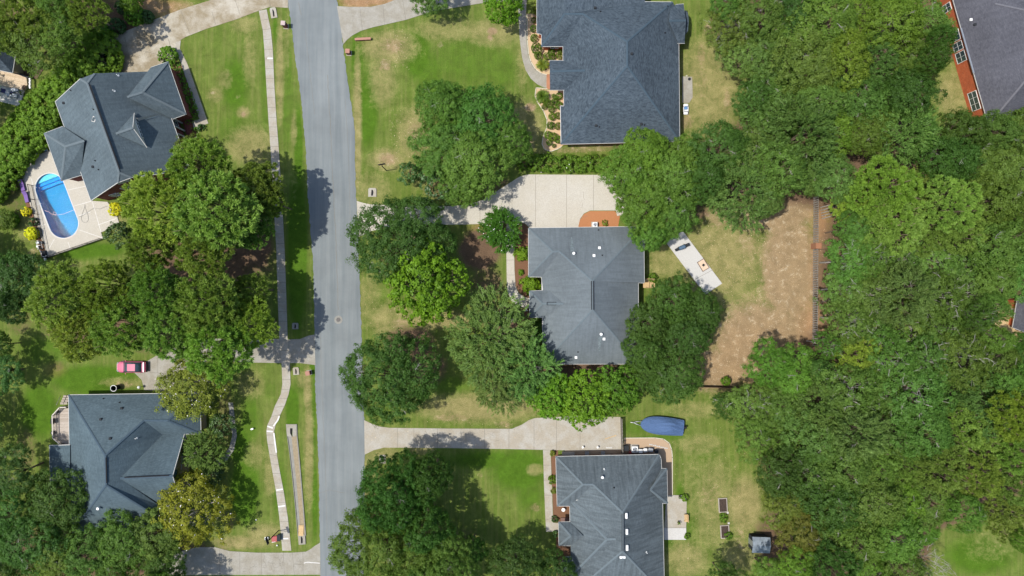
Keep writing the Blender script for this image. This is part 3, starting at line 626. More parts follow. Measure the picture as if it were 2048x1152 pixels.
def porch(h, cen, V2, faces, eaves, ridges, mat, name='porch_roof', ridge='ridge_light'):
    W2 = {k: PZ(*v) for k, v in V2.items()}; mb = MB(cen)
    for f in faces:
        p = [W2[k] for k in f]; n = Vector()
        for i in range(len(p)): n += p[i].cross(p[(i + 1) % len(p)])
        mb.add(p if n.z > 0 else p[::-1], [tuple(range(len(p)))])
    o = mb.build(name, M[mat], h, uv=True); m = o.modifiers.new('thickness', 'SOLIDIFY'); m.thickness = .08; m.offset = -1
    c_ = MB(cen)
    for e in eaves:
        g = MB(cen)
        for a, b in zip(e, e[1:]):
            a, b = W2[a], W2[b]; d = b - a; x = d.normalized(); y = Vector((0, 0, 1)).cross(x).normalized(); z = x.cross(y)
            g.box((a + b) / 2 + Vector((0, 0, -.06)), (d.length + .08, .085, .12), rot=Matrix((x, y, z)).transposed())
        g.build('gutter', M['trim'], o)
    for a, b in ridges:
        a, b = W2[a], W2[b]; x = (b - a).normalized(); y = Vector((0, 0, 1)).cross(x).normalized(); up = Vector((0, 0, .05))
        c_.add([a + up, b + up, b + y * .17, a + y * .17, b - y * .17, a - y * .17], [(0, 1, 2, 3), (1, 0, 5, 4)])
    c_.build('ridge_cap', M[ridge], o)
    return o, W2
po, _ = porch(hC, cC, dict(a=(1059, 582, 3.05), b=(1059.5, 634.5, 3.05), B=(1085.5, 607.5, 4.4), E=(1127, 607.5, 4.75), n=(1099, 580, 3.5), s=(1099, 635.5, 3.5), n0=(1084, 581, 3.05), s0=(1084, 635, 3.05)),
      [('a', 'b', 'B'), ('a', 'B', 'E', 'n', 'n0'), ('b', 's0', 's', 'E', 'B')], [('n0', 'a', 'b', 's0')], [('a', 'B'), ('b', 'B'), ('B', 'E')], 'shingle_smooth')
for q in ((1061, 585), (1061, 632)): p = P(*q, 0); mb = MB(cC); mb.box((p.x, p.y, 1.5), (.25, .25, 3.0)); mb.build('porch_post', M['trim'], hC)
ridge_vent(hC, wC, cC, 'R1', 'R2', (-.14, .14), .14)
mb = MB(cC); q = [PZ(x, y, 4.62) for x, y in ((1094, 604.5), (1112, 604.5), (1112, 610), (1094, 610))]
for a, b in zip(q, q[1:] + q[:1]): mb.cyl(a, b, .035, None, 6)
mb.build('ridge_vent', M['dark'], po)
vents(hC, tC, cC, [(1197, 460, 'boot'), (1199, 496, 'whitebox'), (1188, 511.5, 'whitebox'), (1204.5, 510.5, 'boot'), (1147, 507, 'flue'), (1201.5, 668, 'flue'), (1208, 677.5, 'whitebox'), (1156, 704, 'boot'), (1152, 714.5, 'whitebox'), (1259, 641, 'boot'), (1263.5, 645, 'whitebox')])
M['lichen'] = plain('roof_streak', (.17, .205, .215), .95, .1, 0, .4, 4)
for a, b, w in (((1144.5, 503), (1143, 474), .1), ((1200, 672), (1198, 703), .1)):
    mb = MB(cC); A, na = ray_hit(tC, *a); B, nb = ray_hit(tC, *b); mb.add([A + Vector((-.30, 0, .02)), A + Vector((.30, 0, .02)), B + Vector((w, 0, .02)), B + Vector((-w, 0, .02))], [(0, 1, 2, 3)]); mb.build('pale_streak', M['lichen'], rC)

# ---- house at the top centre: blue-slate roof
ZS = 1.0
V = dict(nwa=(1074, -50, 3), a1=(1073.6, 66, 3), a2=(1083, 69, 3), a3=(1083, 93, 3), a4=(1126, 93, 3), a5=(1126, 120.5, 3), a6=(1099, 121, 3), a7=(1100, 180, 3), a8=(1127.5, 180, 3), a9=(1128, 212, 3), a10=(1120.7, 211.7, 3), a11=(1122, 288.4, 3),
         se=(1359.3, 283, 3), e2=(1357.5, 86.6, 3), e1=(1355.3, 20, 3), ne=(1345, 4, 3.7), n1=(1290, 3.5, 3.9), n0=(1290, -50, 3.0), W=(1129, 28, 5.0), X=(1166, 28, 5.6), Wn=(1129, -10, 5.0),
         R1=(1254.4, 83.4, 7.6), R2=(1254.4, 131.8, 7.6))
Fb = [('R1', 'R2', 'a11', 'a10', 'a9', 'a8', 'a5', 'a4', 'X'), ('a3', 'a4', 'X', 'W'), ('nwa', 'a1', 'a2', 'a3', 'W', 'Wn'), ('nwa', 'Wn', 'W', 'X', 'R1', 'ne', 'n1', 'n0'), ('R1', 'R2', 'se', 'e2', 'e1', 'ne'), ('R2', 'a11', 'se')]
hB, tB, cB, wB, rB = house('house', 'large house with slate blue roof and white gutters at the top edge', V, Fb,
    [('a1', 'a2', 'a3', 'a4', 'a5'), ('a8', 'a9', 'a10', 'a11', 'se', 'e2'), ('ne', 'n1'), ('nwa', 'a1')], [('W', 'X'), ('a3', 'W'), ('X', 'R1'), ('R1', 'ne'), ('R1', 'R2'), ('R2', 'a11'), ('R2', 'se')],
    [('nwa', 'a1', 'a2', 'a3', 'a4', 'a5', 'a8', 'a9', 'a10', 'a11', 'se', 'e2', 'e1', 'ne', 'n1', 'n0')], 2.85, dict(roof='shingle_blue', wall='brick_red', ridge='ridge_dark', gutter='trim'))
porch(hB, cB, dict(a=(1099, 121, 3.05), b=(1100, 180, 3.05), c=(1128, 180, 3.05), d=(1126.5, 121, 3.05), m=(1099.5, 143, 3.9), E=(1170, 141, 4.62), E2=(1128, 142.5, 4.2)),
      [('a', 'd', 'E', 'm'), ('m', 'E', 'c', 'b')], [('d', 'a'), ('b', 'c')], [('m', 'E')], 'shingle_blue', 'porch_roof', 'ridge_dark')
porch(hB, cB, dict(a=(1338, 42, 4.5), b=(1371.8, 41, 3.9), c=(1367, 8, 3.1), d=(1352, 9, 3.3), e=(1369, 86.6, 3.1), f=(1356, 86.6, 3.3), g=(1340, 20, 4.0)),
      [('a', 'b', 'c', 'd', 'g'), ('a', 'f', 'e', 'b')], [('f', 'e'), ('d', 'c')], [('a', 'b')], 'shingle_blue', 'wing_roof', 'ridge_dark')
mb = MB(cB); q = [P(x, y, 2.6) for x, y in ((1371, 20), (1376, 26), (1377.5, 42), (1376, 62), (1370, 70), (1362, 45))]; mb.add(q, [tuple(range(5, -1, -1))]); ob = mb.build('bay_roof', M['shingle_blue'], hB, uv=True)
ob.modifiers.new('t', 'SOLIDIFY').thickness = .12
mb = MB(cB); mb.prism([tuple(P(x, y, 2.6).xy) for x, y in ((1366, 24), (1373, 28), (1374.5, 42), (1373, 60), (1366, 66))], 0, 2.5); mb.build('bay_wall', M['brick_red'], hB, uv=True)
mb = MB(cB); mb.prism([tuple(P(x, y, 3).xy) for x, y in ((1352, 12), (1364, 12), (1366, 82), (1352, 82))], 0, 2.9); mb.build('wing_wall', M['brick_red'], hB, uv=True)
vents(hB, tB, cB, [(1190, 16, 'box'), (1201, 23.5, 'boot'), (1335, 13, 'boot'), (1263, 108, 'box'), (1330, 66, 'boot'), (1192, 251, 'box'), (1198.5, 254, 'boot'), (1282.5, 248, 'box'), (1289, 250, 'boot'), (1364, 67, 'boot'), (1360, 20, 'box')])

# ---- house at the bottom centre
ZS = 1.32
V = dict(nw=(1111.6, 913, 3), ne=(1318.4, 908.8, 3), e1=(1322, 917, 3), e2=(1323, 937, 3), e3=(1325, 1006.6, 3), se=(1329, 1190, 3), sw=(1142, 1190, 3), l1=(1140, 1044, 3), l2=(1139.5, 1012, 3), ws=(1114.4, 1012, 3),
         W=(1166, 969, 5.0), X=(1186.2, 969, 5.0), R1=(1245, 1024.8, 7.2), R2=(1245, 1102.5, 7.2), lb=(1142, 1092, 3))
Fd = [('nw', 'W', 'X', 'R1', 'ne'), ('nw', 'ws', 'W'), ('ws', 'l2', 'X', 'W'), ('l2', 'l1', 'lb', 'sw', 'R2', 'R1', 'X'), ('R1', 'R2', 'se', 'e3', 'e2', 'e1', 'ne'), ('R2', 'sw', 'se')]
hD, tD, cD, wD, rD = house('house', 'house with streaked grey roof and four white roof vents at the bottom edge', V, Fd,
    [('ws', 'nw', 'ne', 'e1', 'e2'), ('e3', 'se'), ('ws', 'l2', 'l1'), ('lb', 'sw')], [('nw', 'W'), ('ws', 'W'), ('W', 'X'), ('X', 'R1'), ('ne', 'R1'), ('R1', 'R2'), ('R2', 'se'), ('R2', 'sw')],
    [('nw', 'ne', 'e1', 'e2', 'e3', 'se', 'sw', 'lb', 'l1', 'l2', 'ws')], 2.85, dict(roof='shingle_streaked', wall='brick_tan', ridge='ridge_light'))
porch(hD, cD, dict(a=(1117, 1044, 3.05), b=(1117.7, 1091, 3.05), c=(1142.2, 1091.5, 3.05), d=(1140.5, 1043.5, 3.05), A=(1141.5, 1071.8, 4.45), E=(1166.5, 1071.8, 4.55)),
      [('a', 'b', 'A'), ('a', 'A', 'E', 'd'), ('b', 'c', 'E', 'A')], [('d', 'a', 'b', 'c')], [('a', 'A'), ('b', 'A')], 'shingle_streaked')
porch(hD, cD, dict(a=(1140, 1000.5, 3.1), b=(1142.2, 1152, 3.1), c=(1160, 1152, 3.86), d=(1157, 1000, 3.74), A=(1214, 1078.7, 6.35), E=(1231.5, 1078.2, 6.69)),
      [('a', 'b', 'A'), ('a', 'A', 'E', 'd'), ('b', 'c', 'E', 'A')], [('d', 'a')], [('a', 'A'), ('b', 'A'), ('A', 'E')], 'shingle_streaked', 'wing_roof')
porch(hD, cD, dict(a=(1323, 937, 3.05), b=(1333.8, 937, 3.05), c=(1335.2, 1006.6, 3.05), d=(1325, 1006.6, 3.05), A=(1300.8, 979.5, 4.75)),
      [('a', 'A', 'b'), ('b', 'A', 'c'), ('c', 'A', 'd')], [('a', 'b', 'c', 'd')], [('b', 'A'), ('c', 'A')], 'shingle_streaked', 'bay_roof')
porch(hD, cD, dict(a=(1126, 1114, 2.9), b=(1126, 1160, 2.9), c=(1142, 1160, 3.1), d=(1142, 1113, 3.1)), [('a', 'b', 'c', 'd')], [('d', 'a', 'b')], [], 'shingle_streaked', 'side_porch_roof')
mb = MB(cD); mb.prism([tuple(P(x, y, 3).xy) for x, y in ((1318, 942), (1329, 942), (1330, 1002), (1318, 1002))], 0, 2.95); mb.build('bay_wall', M['brick_tan'], hD, uv=True)
ridge_vent(hD, wD, cD, PZ(1245.3, 1027, 7.2), PZ(1245.3, 1102, 7.2), (-.1, .16), .1)
vents(hD, tD, cD, [(1208.5, 938, 'pipe'), (1204, 953, 'flue'), (1251.5, 1031, 'turbo'), (1252.5, 1063, 'turbo'), (1253, 1095, 'turbo'), (1245, 1113, 'turboh'), (1293, 1104, 'pipe'), (1228, 975, 'boot')])

# ---- house at the bottom left with the octagonal deck
ZS = 1.3
V = dict(nw=(137.2, 789.8, 3), w1=(138.7, 888.7, 3), w2=(140, 960, 3), sw=(144.6, 1066, 3), se=(346, 1053, 2.85), g2=(357, 1010, 3), se2=(352, 1010, 3), R1=(210.4, 910.9, 7.2), R2=(212, 970, 7.2), A=(287.8, 841, 5.2), B=(336, 841, 5.2),
         ne=(400, 786, 3), e1=(402, 868, 3), v0=(324.6, 869, 3.2), vg=(240.5, 956.6, 6.3), v2=(316, 1009, 3.42), s1=(372, 868, 3.1))
Fe = [('nw', 'R1', 'A', 'B', 'ne'), ('nw', 'w1', 'w2', 'sw', 'R2', 'R1'), ('R2', 'sw', 'se'), ('R1', 'R2', 'se', 'v2', 'vg', 'v0', 'A'), ('A', 'v0', 's1', 'B'), ('B', 's1', 'e1', 'ne')]
hE, tE, cE, wE, rE = house('house', 'bottom left house with blue grey hip and gable roof beside the railed deck', V, Fe,
    [('w1', 'nw', 'ne', 'e1', 's1')], [('nw', 'R1'), ('R1', 'A'), ('A', 'B'), ('R1', 'R2'), ('R2', 'se'), ('R2', 'sw'), ('B', 'ne'), ('B', 'e1')],
    [('nw', 'ne', 'e1', 's1', 'se2', 'se', 'sw')], 2.85, dict(roof='shingle_teal', wall='siding', ridge='ridge_dark'))
V2 = dict(vg=(240.5, 956.6, 6.35), g=(345.3, 951.8, 6.35), n=(324.6, 869, 3.15), n2=(369, 868, 3.15), s=(318, 1009, 3.15), s2=(361, 1003, 3.15))
gb, gW = porch(hE, cE, V2, [('vg', 'n', 'n2', 'g'), ('vg', 'g', 's2', 's')], [('n2', 'g', 's2')], [('vg', 'g')], 'shingle_teal', 'gable_roof', 'ridge_dark')
mb = MB(cE); a, b, g_ = gW['n2'], gW['s2'], gW['g']; o_ = Vector((-.35, 0, 0)); mb.add([a + o_, b + o_, g_ + o_ + Vector((0, 0, -.1)), (a.x - .35, a.y, 0), (b.x - .35, b.y, 0)], [(0, 3, 4, 1), (0, 1, 2)]); mb.build('gable_wall', M['siding'], hE, uv=True)
mb = MB(cE); mb.ball(g_ + Vector((-.32, 0, -1.5)), (.05, .6, .6), 16, 8); mb.build('round_window', M['glass'], hE)
porch(hE, cE, dict(a=(98.9, 890.8, 2.7), b=(101, 975, 2.7), c=(141, 975, 3.3), d=(140, 889.5, 3.3)), [('a', 'b', 'c', 'd')], [('d', 'a', 'b')], [], 'shingle_teal', 'lean_to_roof')
mb = MB(cE); mb.prism([tuple(P(x, y, 2.7).xy) for x, y in ((103, 895), (105, 971), (141, 971), (141, 893))], 0, 2.6); mb.build('lean_to_wall', M['siding'], hE, uv=True)
ridge_vent(hE, wE, cE, PZ(210.8, 915, 7.2), PZ(212, 966, 7.2), (0.12,), .14, 'black')
ridge_vent(hE, wE, cE, PZ(250, 954.5, 6.4), PZ(338, 950.5, 6.4), (0.0,), .14, 'black')
vents(hE, tE, cE, [(244, 817, 'box'), (202, 839, 'box'), (221, 877.5, 'box'), (207.5, 797, 'boot'), (240, 804.5, 'boot'), (274, 876, 'pipe'), (200, 1015, 'flue')])

# ---- two-storey brick house by the pool
ZS = 1.0
V = dict(J1=(174.2, 166.7, 10), J2=(238, 345, 10), K1=(160.3, 157.8, 9.1), K4=(189.4, 146.9, 9.1), K2=(235.5, 365.5, 9.1), K3=(263.5, 355, 9.1), W=(110.8, 203.3, 4.2), SW=(182, 401.4, 4.2), SE=(380, 340, 3.8), NE=(309, 142.6, 3.8))
Fa = [('J1', 'K1', 'W', 'SW', 'K2', 'J2'), ('J1', 'K4', 'K1'), ('J2', 'K2', 'K3'), ('J1', 'J2', 'K3', 'SE', 'NE', 'K4')]
hA, tA, cA, wA, rA = house('house', 'dark red brick house with steep grey roof and dormer beside the swimming pool', V, Fa,
    [('K1', 'W'), ('W', 'SW'), ('SW', 'K2', 'K3', 'SE'), ('SE', 'NE')], [('J1', 'J2'), ('J1', 'K1'), ('J1', 'K4'), ('J2', 'K2'), ('J2', 'K3')],
    [('W', 'SW', 'SE', 'NE')], 3.7, dict(roof='shingle_grey', wall='brick_dark', ridge='ridge_light', soffit=False), win_h=1.4)
# gable walls above the eaves, north and south
poly = inset([tuple(wA[q].xy) for q in ('W', 'SW', 'SE', 'NE')], .45)
def gable(a, b, t1, t2, z0, za, zb):
    mb = MB(cA)
    a, b = Vector(a), Vector(b); d = (b - a); L = d.length; d = d / L; f = lambda p: min(max((p.xy - a).dot(d), 0), L)
    s1, s2 = f(t1), f(t2); q = lambda s, z: (*(a + d * s), z)
    mb.add([q(0, z0 - .05), q(L, z0 - .05), q(L, zb), q(s2, t2.z - .35), q(s1, t1.z - .35), q(0, za)], [(0, 1, 2, 3, 4, 5)]); mb.build('gable_wall', M['brick_dark'], hA, uv=True)
    return a, d
Pw = {k: v for k, v in zip(('a', 'b', 'c', 'd'), poly)}
sa, sdir = gable(poly[1], poly[2], wA['K2'], wA['K3'], 3.7, 4.3, 3.9) if True else None
gable(poly[3], poly[0], wA['K4'], wA['K1'], 3.7, 3.9, 4.3)
ang = math.atan2(sdir.y, sdir.x); nrm = Vector((sdir.y, -sdir.x))
for s, z, w, hh in ((6.6, 6.9, 2.0, 1.0), (6.2, 3.4, 3.6, 1.7), (12.0, 2.0, 1.4, 1.5), (2.2, 2.0, 1.2, 1.4)):
    p = sa + sdir * s + nrm * .03; window(hA, cA, p, ang, z, w, hh, 3, 2)
# west wing over the pool terrace and the hipped wing on the street side
porch(hA, cA, dict(a=(88.6, 266.7, 3.8), b=(122.8, 362, 3.8), c=(161.7, 350.8, 3.8), d=(125.6, 252.8, 4.2), A=(131, 293, 6.6), E=(169, 281.5, 7.3)),
      [('a', 'b', 'A'), ('a', 'A', 'E', 'd'), ('b', 'c', 'E', 'A')], [('d', 'a', 'b', 'c')], [('a', 'A'), ('b', 'A'), ('A', 'E')], 'shingle_grey', 'wing_roof')
mb = MB(cA); mb.prism(inset([tuple(P(x, y, 3.8).xy) for x, y in ((88.6, 266.7), (122.8, 362), (161.7, 350.8), (127, 254))], .4), 0, 3.75); mb.build('wing_wall', M['brick_dark'], hA, uv=True)
porch(hA, cA, dict(a=(335.8, 123.6, 3.8), b=(372.2, 228.3, 3.8), c=(345.8, 238, 3.9), d=(302, 134.7, 4.1), A=(285.3, 184.7, 7.5), E=(254.5, 194.2, 8.1)),
      [('a', 'A', 'b'), ('a', 'd', 'E', 'A'), ('b', 'A', 'E', 'c')], [('d', 'a', 'b', 'c')], [('a', 'A'), ('b', 'A'), ('A', 'E')], 'shingle_grey', 'wing_roof')
mb = MB(cA); mb.prism(inset([tuple(P(x, y, 3.8).xy) for x, y in ((335.8, 123.6), (302, 134.7), (336, 241), (372.2, 228.3))], .4), 0, 3.75); mb.build('wing_wall', M['brick_dark'], hA, uv=True)
# dormer
D = dict(B=(232.0, 267.5, 9.2), T=(265.8, 255.6, 9.2), n=(268.6, 226.4, 7.2), s=(293.6, 294.4, 7.2))
do, dW = porch(hA, cA, D, [('B', 'n', 'T'), ('B', 'T', 's')], [('n', 'T'), ('T', 's')], [('B', 'T')], 'shingle_grey', 'dormer_roof')
n_, s_, T_ = dW['n'], dW['s'], dW['T']; u = (n_ - s_); u.z = 0; u.normalize(); w_ = Vector((-.15, .05, 0))
mb = MB(cA); lo = 5.6
mb.add([n_ + w_ - u * .3, s_ + w_ + u * .3, T_ + w_ + Vector((0, 0, -.1)), (n_ + w_ - u * .3) * 1 - Vector((0, 0, n_.z - lo)), (s_ + w_ + u * .3) - Vector((0, 0, s_.z - lo))], [(0, 3, 4, 1), (0, 1, 2)])
mb.build('dormer_wall', M['trim'], do)
md = (n_ + s_) / 2; window(do, cA, md + w_ + Vector((.05, .0, 0)), math.atan2(u.y, u.x), 6.85, 2.5, 1.35, 4, 3, name='dormer_window')
A0 = P(279, 238, 7.0); B0 = P(322, 230, 4.7); C0 = P(283, 244, 6.2)
mb = MB(cA); mb.add([A0 + Vector((0, 0, .6)), P(272, 236, 7.6), C0 + Vector((0, 0, .7)), B0 + Vector((0, 0, .35))], [(0, 1, 2, 3)]); mb.build('cricket_flashing', M['trim'], rA)
ridge_vent(hA, wA, cA, P(177.5, 170, 10), P(237, 338, 10), (.16,), .16, 'black')
vents(hA, tA, cA, [(237, 151, 'pipe'), (229.5, 182, 'pipe'), (187.5, 219, 'boot'), (189, 238.5, 'skylight'), (128.5, 206, 'box'), (142, 181, 'boot'), (187, 333.5, 'box'), (191, 321.5, 'boot'), (198, 339.5, 'boot')])
# front porch columns and bay
for x, y in ((352, 246), (357, 262), (361, 276)): p = P(x, y, 0); mb = MB(cA); mb.cyl((p.x + 1.0, p.y, 0), (p.x + 1.0, p.y, 3.0), .14, None, 10); mb.build('porch_column', M['trim'], hA)
mb = MB(cA); mb.prism([G(*q) for q in ((366, 240), (380, 236), (392, 275), (378, 280))], 0, .25); mb.build('porch_floor', M['brick_dark'], hA, uv=True)

# ---- house at the top right corner, brick wall facing us
V = dict(a=(1893, -46, 3.9), b=(1977, 250, 3.9), b0=(1973, 229, 3.9), c=(2230, 175, 3.9), d=(2150, -110, 3.9), R1=(2102, 100, 8.6), R2=(1990, 7, 6.6), R3=(2070, 24, 8.6), nn=(1935, -60, 3.9))
Ff = [('a', 'b', 'R1', 'R3', 'R2'), ('b', 'c', 'R1'), ('a', 'R2', 'R3', 'd'), ('R1', 'c', 'd', 'R3')]
hF, tF, cF, wF, rF = house('house', 'orange red brick house with charcoal roof in the top right corner', V, Ff,
    [('a', 'b', 'c')], [('b', 'R1'), ('R2', 'R3')], [('a', 'b', 'c', 'd')], 3.75, dict(roof='shingle_char', wall='brick_red', ridge='ridge_char'), wins=False, overhang=.35)
poly = inset([tuple(wF[q].xy) for q in ('a', 'b', 'c', 'd')], .35)
# the wall that faces the middle of the photo
pts = [Vector(p) for p in poly]; best = min(((pts[i], pts[(i + 1) % 4]) for i in range(4)), key=lambda s: (s[0] + s[1]).x)
wa, wb = best if best[0].y > best[1].y else best[::-1]
wd = (wb - wa).normalized(); an = math.atan2(wd.y, wd.x); wn = Vector((wd.y, -wd.x)); wn = wn if wn.x < 0 else -wn
for (py, w, hh, zc, cols, rows) in ((16, 1.2, 1.9, 1.7, 2, 2), (72, 1.6, 2.1, 1.75, 2, 2), (93, 1.3, 2.1, 1.75, 2, 2), (114, 1.6, 2.1, 1.75, 2, 2), (202, 2.9, 1.9, 1.9, 3, 2), (-20, 1.4, 1.9, 1.7, 2, 2)):
    y = P(1950, py, zc).y; p = wa + wd * ((y - wa.y) / wd.y) + wn * .03; window(hF, cF, p, an, zc, w, hh, cols, rows)
vents(hF, tF, cF, [(1942, 39.5, 'whitebox'), (1950, 49, 'box')])
mb = MB(cF); p = wa + wd * ((P(1950, 100, 3.9).y - wa.y) / wd.y) + wn * .42; mb.box((p.x, p.y, 3.95), (7.2, .22, .12), an); mb.build('gutter_guard', M['galv'], hF)

# ---- bits of the two neighbours that only just show
V = dict(a=(2035, 596, 3), b=(2025, 655, 3), c=(2140, 700, 3), d=(2160, 560, 3), R=(2100, 625, 6))
house('house', 'house whose grey roof corner shows at the right edge beside yellow decking', V, [('a', 'b', 'R'), ('b', 'c', 'R'), ('c', 'd', 'R'), ('d', 'a', 'R')], [('b', 'c'), ('a', 'b')], [], [('a', 'b', 'c', 'd')], 2.85, dict(roof='shingle_char', wall='brick_red', ridge='ridge_char'))
V = dict(a=(33, 97, 3), b=(25, 146, 3), c=(-60, 128, 3), d=(-60, 40, 3), e=(20, 60, 3), R=(-30, 85, 6))
house('house', 'house whose grey roof corner shows at the left edge above the tan deck', V, [('a', 'b', 'R'), ('b', 'c', 'R'), ('c', 'd', 'R'), ('d', 'e', 'R'), ('e', 'a', 'R')], [('e', 'a', 'b', 'c')], [], [('a', 'b', 'c', 'd', 'e')], 2.85, dict(roof='shingle_blue', wall='siding'), wins=False)
# ---------------------------------------------------------------- foliage
def leaf_mesh(name, pos, nrm, tan, L, Wd, tint, mat, extra=None):
    """thousands of pointed leaves as one crown mesh"""
    b = np.cross(nrm, tan); n = len(pos); L = L[:, None]; Wd = Wd[:, None]
    v = np.empty((n, 4, 3)); v[:, 0] = pos - tan * L / 2; v[:, 1] = pos + b * Wd / 2 - nrm * Wd * .12; v[:, 2] = pos + tan * L / 2; v[:, 3] = pos - b * Wd / 2 - nrm * Wd * .12
    me = bpy.data.meshes.new(name); me.vertices.add(n * 4); me.vertices.foreach_set('co', v.reshape(-1))
    me.loops.add(n * 4); me.loops.foreach_set('vertex_index', np.arange(n * 4, dtype=np.int32))
    me.polygons.add(n); me.polygons.foreach_set('loop_start', np.arange(0, n * 4, 4, dtype=np.int32))
    me.update(calc_edges=True)
    a = me.attributes.new('tint', 'FLOAT', 'FACE'); a.data.foreach_set('value', np.clip(tint, 0, 1).astype(np.float32))
    me.materials.append(mat)
    if extra is not None:
        me.materials.append(extra[0]); me.polygons.foreach_set('material_index', extra[1].astype(np.int32))
    return me
def unit(v): return v / np.maximum(np.linalg.norm(v, axis=-1, keepdims=True), 1e-9)
def clumps_on(lobes, density, rng, inner=.22, low=-.45, jit=.12):
    cp, cn, lid = [], [], []
    for li, (x, y, z, rx, ry, rz) in enumerate(lobes):
        n = int(density * 4 * math.pi * ((rx * ry) ** .5 * (rx * ry) ** .5 * .5 + rx * rz * .5))
        u = unit(rng.normal(size=(n * 2, 3))); u = u[u[:, 2] > low + rng.uniform(-.2, .2, len(u))][:n]
        f = 1 + rng.normal(0, jit, len(u)); ins = rng.random(len(u)) < inner; f[ins] = rng.uniform(.45, .8, ins.sum())
        cp.append(np.array([x, y, z]) + u * np.array([rx, ry, rz]) * f[:, None]); cn.append(unit(u / np.array([rx, ry, rz]))); lid.append(np.full(len(u), li))
    cp, cn, lid = np.concatenate(cp), np.concatenate(cn), np.concatenate(lid)
    keep = np.ones(len(cp), bool)
    for li, (x, y, z, rx, ry, rz) in enumerate(lobes):
        d = np.linalg.norm((cp - np.array([x, y, z])) / np.array([rx, ry, rz]), axis=1); keep &= (lid == li) | (d > .78)
    return cp[keep], cn[keep]
def crown(name, lobes, mat, seed, density=1.1, cr=.75, k=24, L=.36, Wd=.2, style='leaf', inner=.22, low=-.45, jit=.12, flowers=0):
    rng = np.random.default_rng(seed); cp, cn = clumps_on(lobes, density, rng, inner, low, jit); n = len(cp)
    r = cr * rng.uniform(.6, 1.3, n)
    ctint = rng.random(n)
    d = unit(cn[:, None, :] * .9 + rng.normal(0, .58, (n, k, 3)))
    if style == 'needle':                       # tufts: long thin sprays leaving one point
        base = cp[:, None, :] + rng.normal(0, 1, (n, k, 3)) * .10 * cr
        Ls = L * rng.uniform(.6, 1.2, (n, k)); pos = base + d * (Ls[..., None] * .55) * (r / cr)[:, None, None]; tan = d
        nr = unit(np.cross(tan, rng.normal(size=(n, k, 3))))
    elif style == 'feather':                    # drooping sprays that run outwards
        u = rng.uniform(.1, 1, (n, k, 1)); out = unit(cn * [1, 1, .35] + rng.normal(0, .25, (n, 3)))[:, None, :]
        pos = cp[:, None, :] + out * u * (r * 1.9)[:, None, None] + rng.normal(0, .13, (n, k, 3)) ; tan = unit(out + rng.normal(0, .45, (n, k, 3)))
        nr = unit(np.cross(tan, np.cross(np.array([0, 0, 1.0]) + rng.normal(0, .5, (n, k, 3)), tan))); Ls = L * rng.uniform(.6, 1.3, (n, k))
    else:
        pos = cp[:, None, :] + d * (r[:, None] * rng.uniform(.35, 1.05, (n, k)))[..., None] * [1, 1, .85]
        nr = unit(d * 1.2 + rng.normal(0, .42, (n, k, 3)) + [0, 0, .3]); tan = unit(np.cross(nr, rng.normal(size=(n, k, 3)))); Ls = L * rng.uniform(.6, 1.3, (n, k))
    tint = ctint[:, None] * .6 + rng.random((n, k)) * .4
    Ws = Wd * rng.uniform(.7, 1.25, (n, k)); ex = None
    if flowers:
        fl = rng.random((n, k)) < flowers; fl &= (rng.random(n) < .35)[:, None]; fl &= (cn[:, 2] > .1)[:, None]
        Ls[fl] = .17; Ws[fl] = .15; ex = (M['flower_white'], fl.reshape(-1).astype(int)); pos[fl] += cn.repeat(k, 0).reshape(n, k, 3)[fl] * .25
    f = lambda a: a.reshape(-1, 3)
    return leaf_mesh(name, f(pos), f(nr), f(tan), Ls.reshape(-1), Ws.reshape(-1), tint.reshape(-1), mat, ex)
def tree_lobes(Rr, hz, seed, n=9, flat=.62, spread=.62, lobe=.48, lean=0, ragged=.25):
    rnd = random.Random(seed); out = [(0, 0, hz, Rr * .62, Rr * .62, Rr * flat)]
    for i in range(n):
        a = 2 * math.pi * (i + rnd.uniform(-.35, .35)) / n; q = Rr * spread * rnd.uniform(1 - ragged, 1 + ragged * .6); l = Rr * lobe * rnd.uniform(.72, 1.22)
        out.append((q * math.cos(a), q * math.sin(a), hz - Rr * flat * rnd.uniform(-.15, .42), l, l * rnd.uniform(.8, 1.2), l * rnd.uniform(.62, .85)))
    for i in range(max(2, n // 3)):
        a = rnd.uniform(0, 6.28); q = Rr * rnd.uniform(.1, .4); l = Rr * lobe * rnd.uniform(.6, .95)
        out.append((q * math.cos(a), q * math.sin(a), hz + Rr * flat * rnd.uniform(.35, .62), l, l, l * .75))
    return out
def limbs(lobes, hz, r, seed, low=.35):
    mb = MB(); rnd = random.Random(seed); top = Vector((rnd.uniform(-.2, .2), rnd.uniform(-.2, .2), hz * low + 1))
    mb.tube([(0, 0, -.1), (0, 0, .25), (top.x * .5, top.y * .5, top.z * .5), top], r * 1.15, 9, r * .72)
    mb.tube([top, (top.x * .5, 0, hz * .8), (lobes[0][0], lobes[0][1], lobes[0][2] + lobes[0][5] * .6)], r * .72, 7, .04)
    for x, y, z, rx, ry, rz in lobes[1:]:
        e = Vector((x, y, z)); s = top + Vector((0, 0, rnd.uniform(-.2, .5) * hz * .25)); m = s.lerp(e, .5) + Vector((rnd.uniform(-.3, .3), rnd.uniform(-.3, .3), -.1 * hz * .3))
        mb.tube([s, m, e, e + (e - m) * .35 + Vector((0, 0, .3))], r * .42, 6, .03)
        for _ in range(3):
            o = Vector((rnd.gauss(0, 1), rnd.gauss(0, 1), rnd.uniform(.1, .9))).normalized() * rx * .8; mb.tube([m.lerp(e, .7), e + o * .5, e + o], r * .16, 4, .015)
    return mb
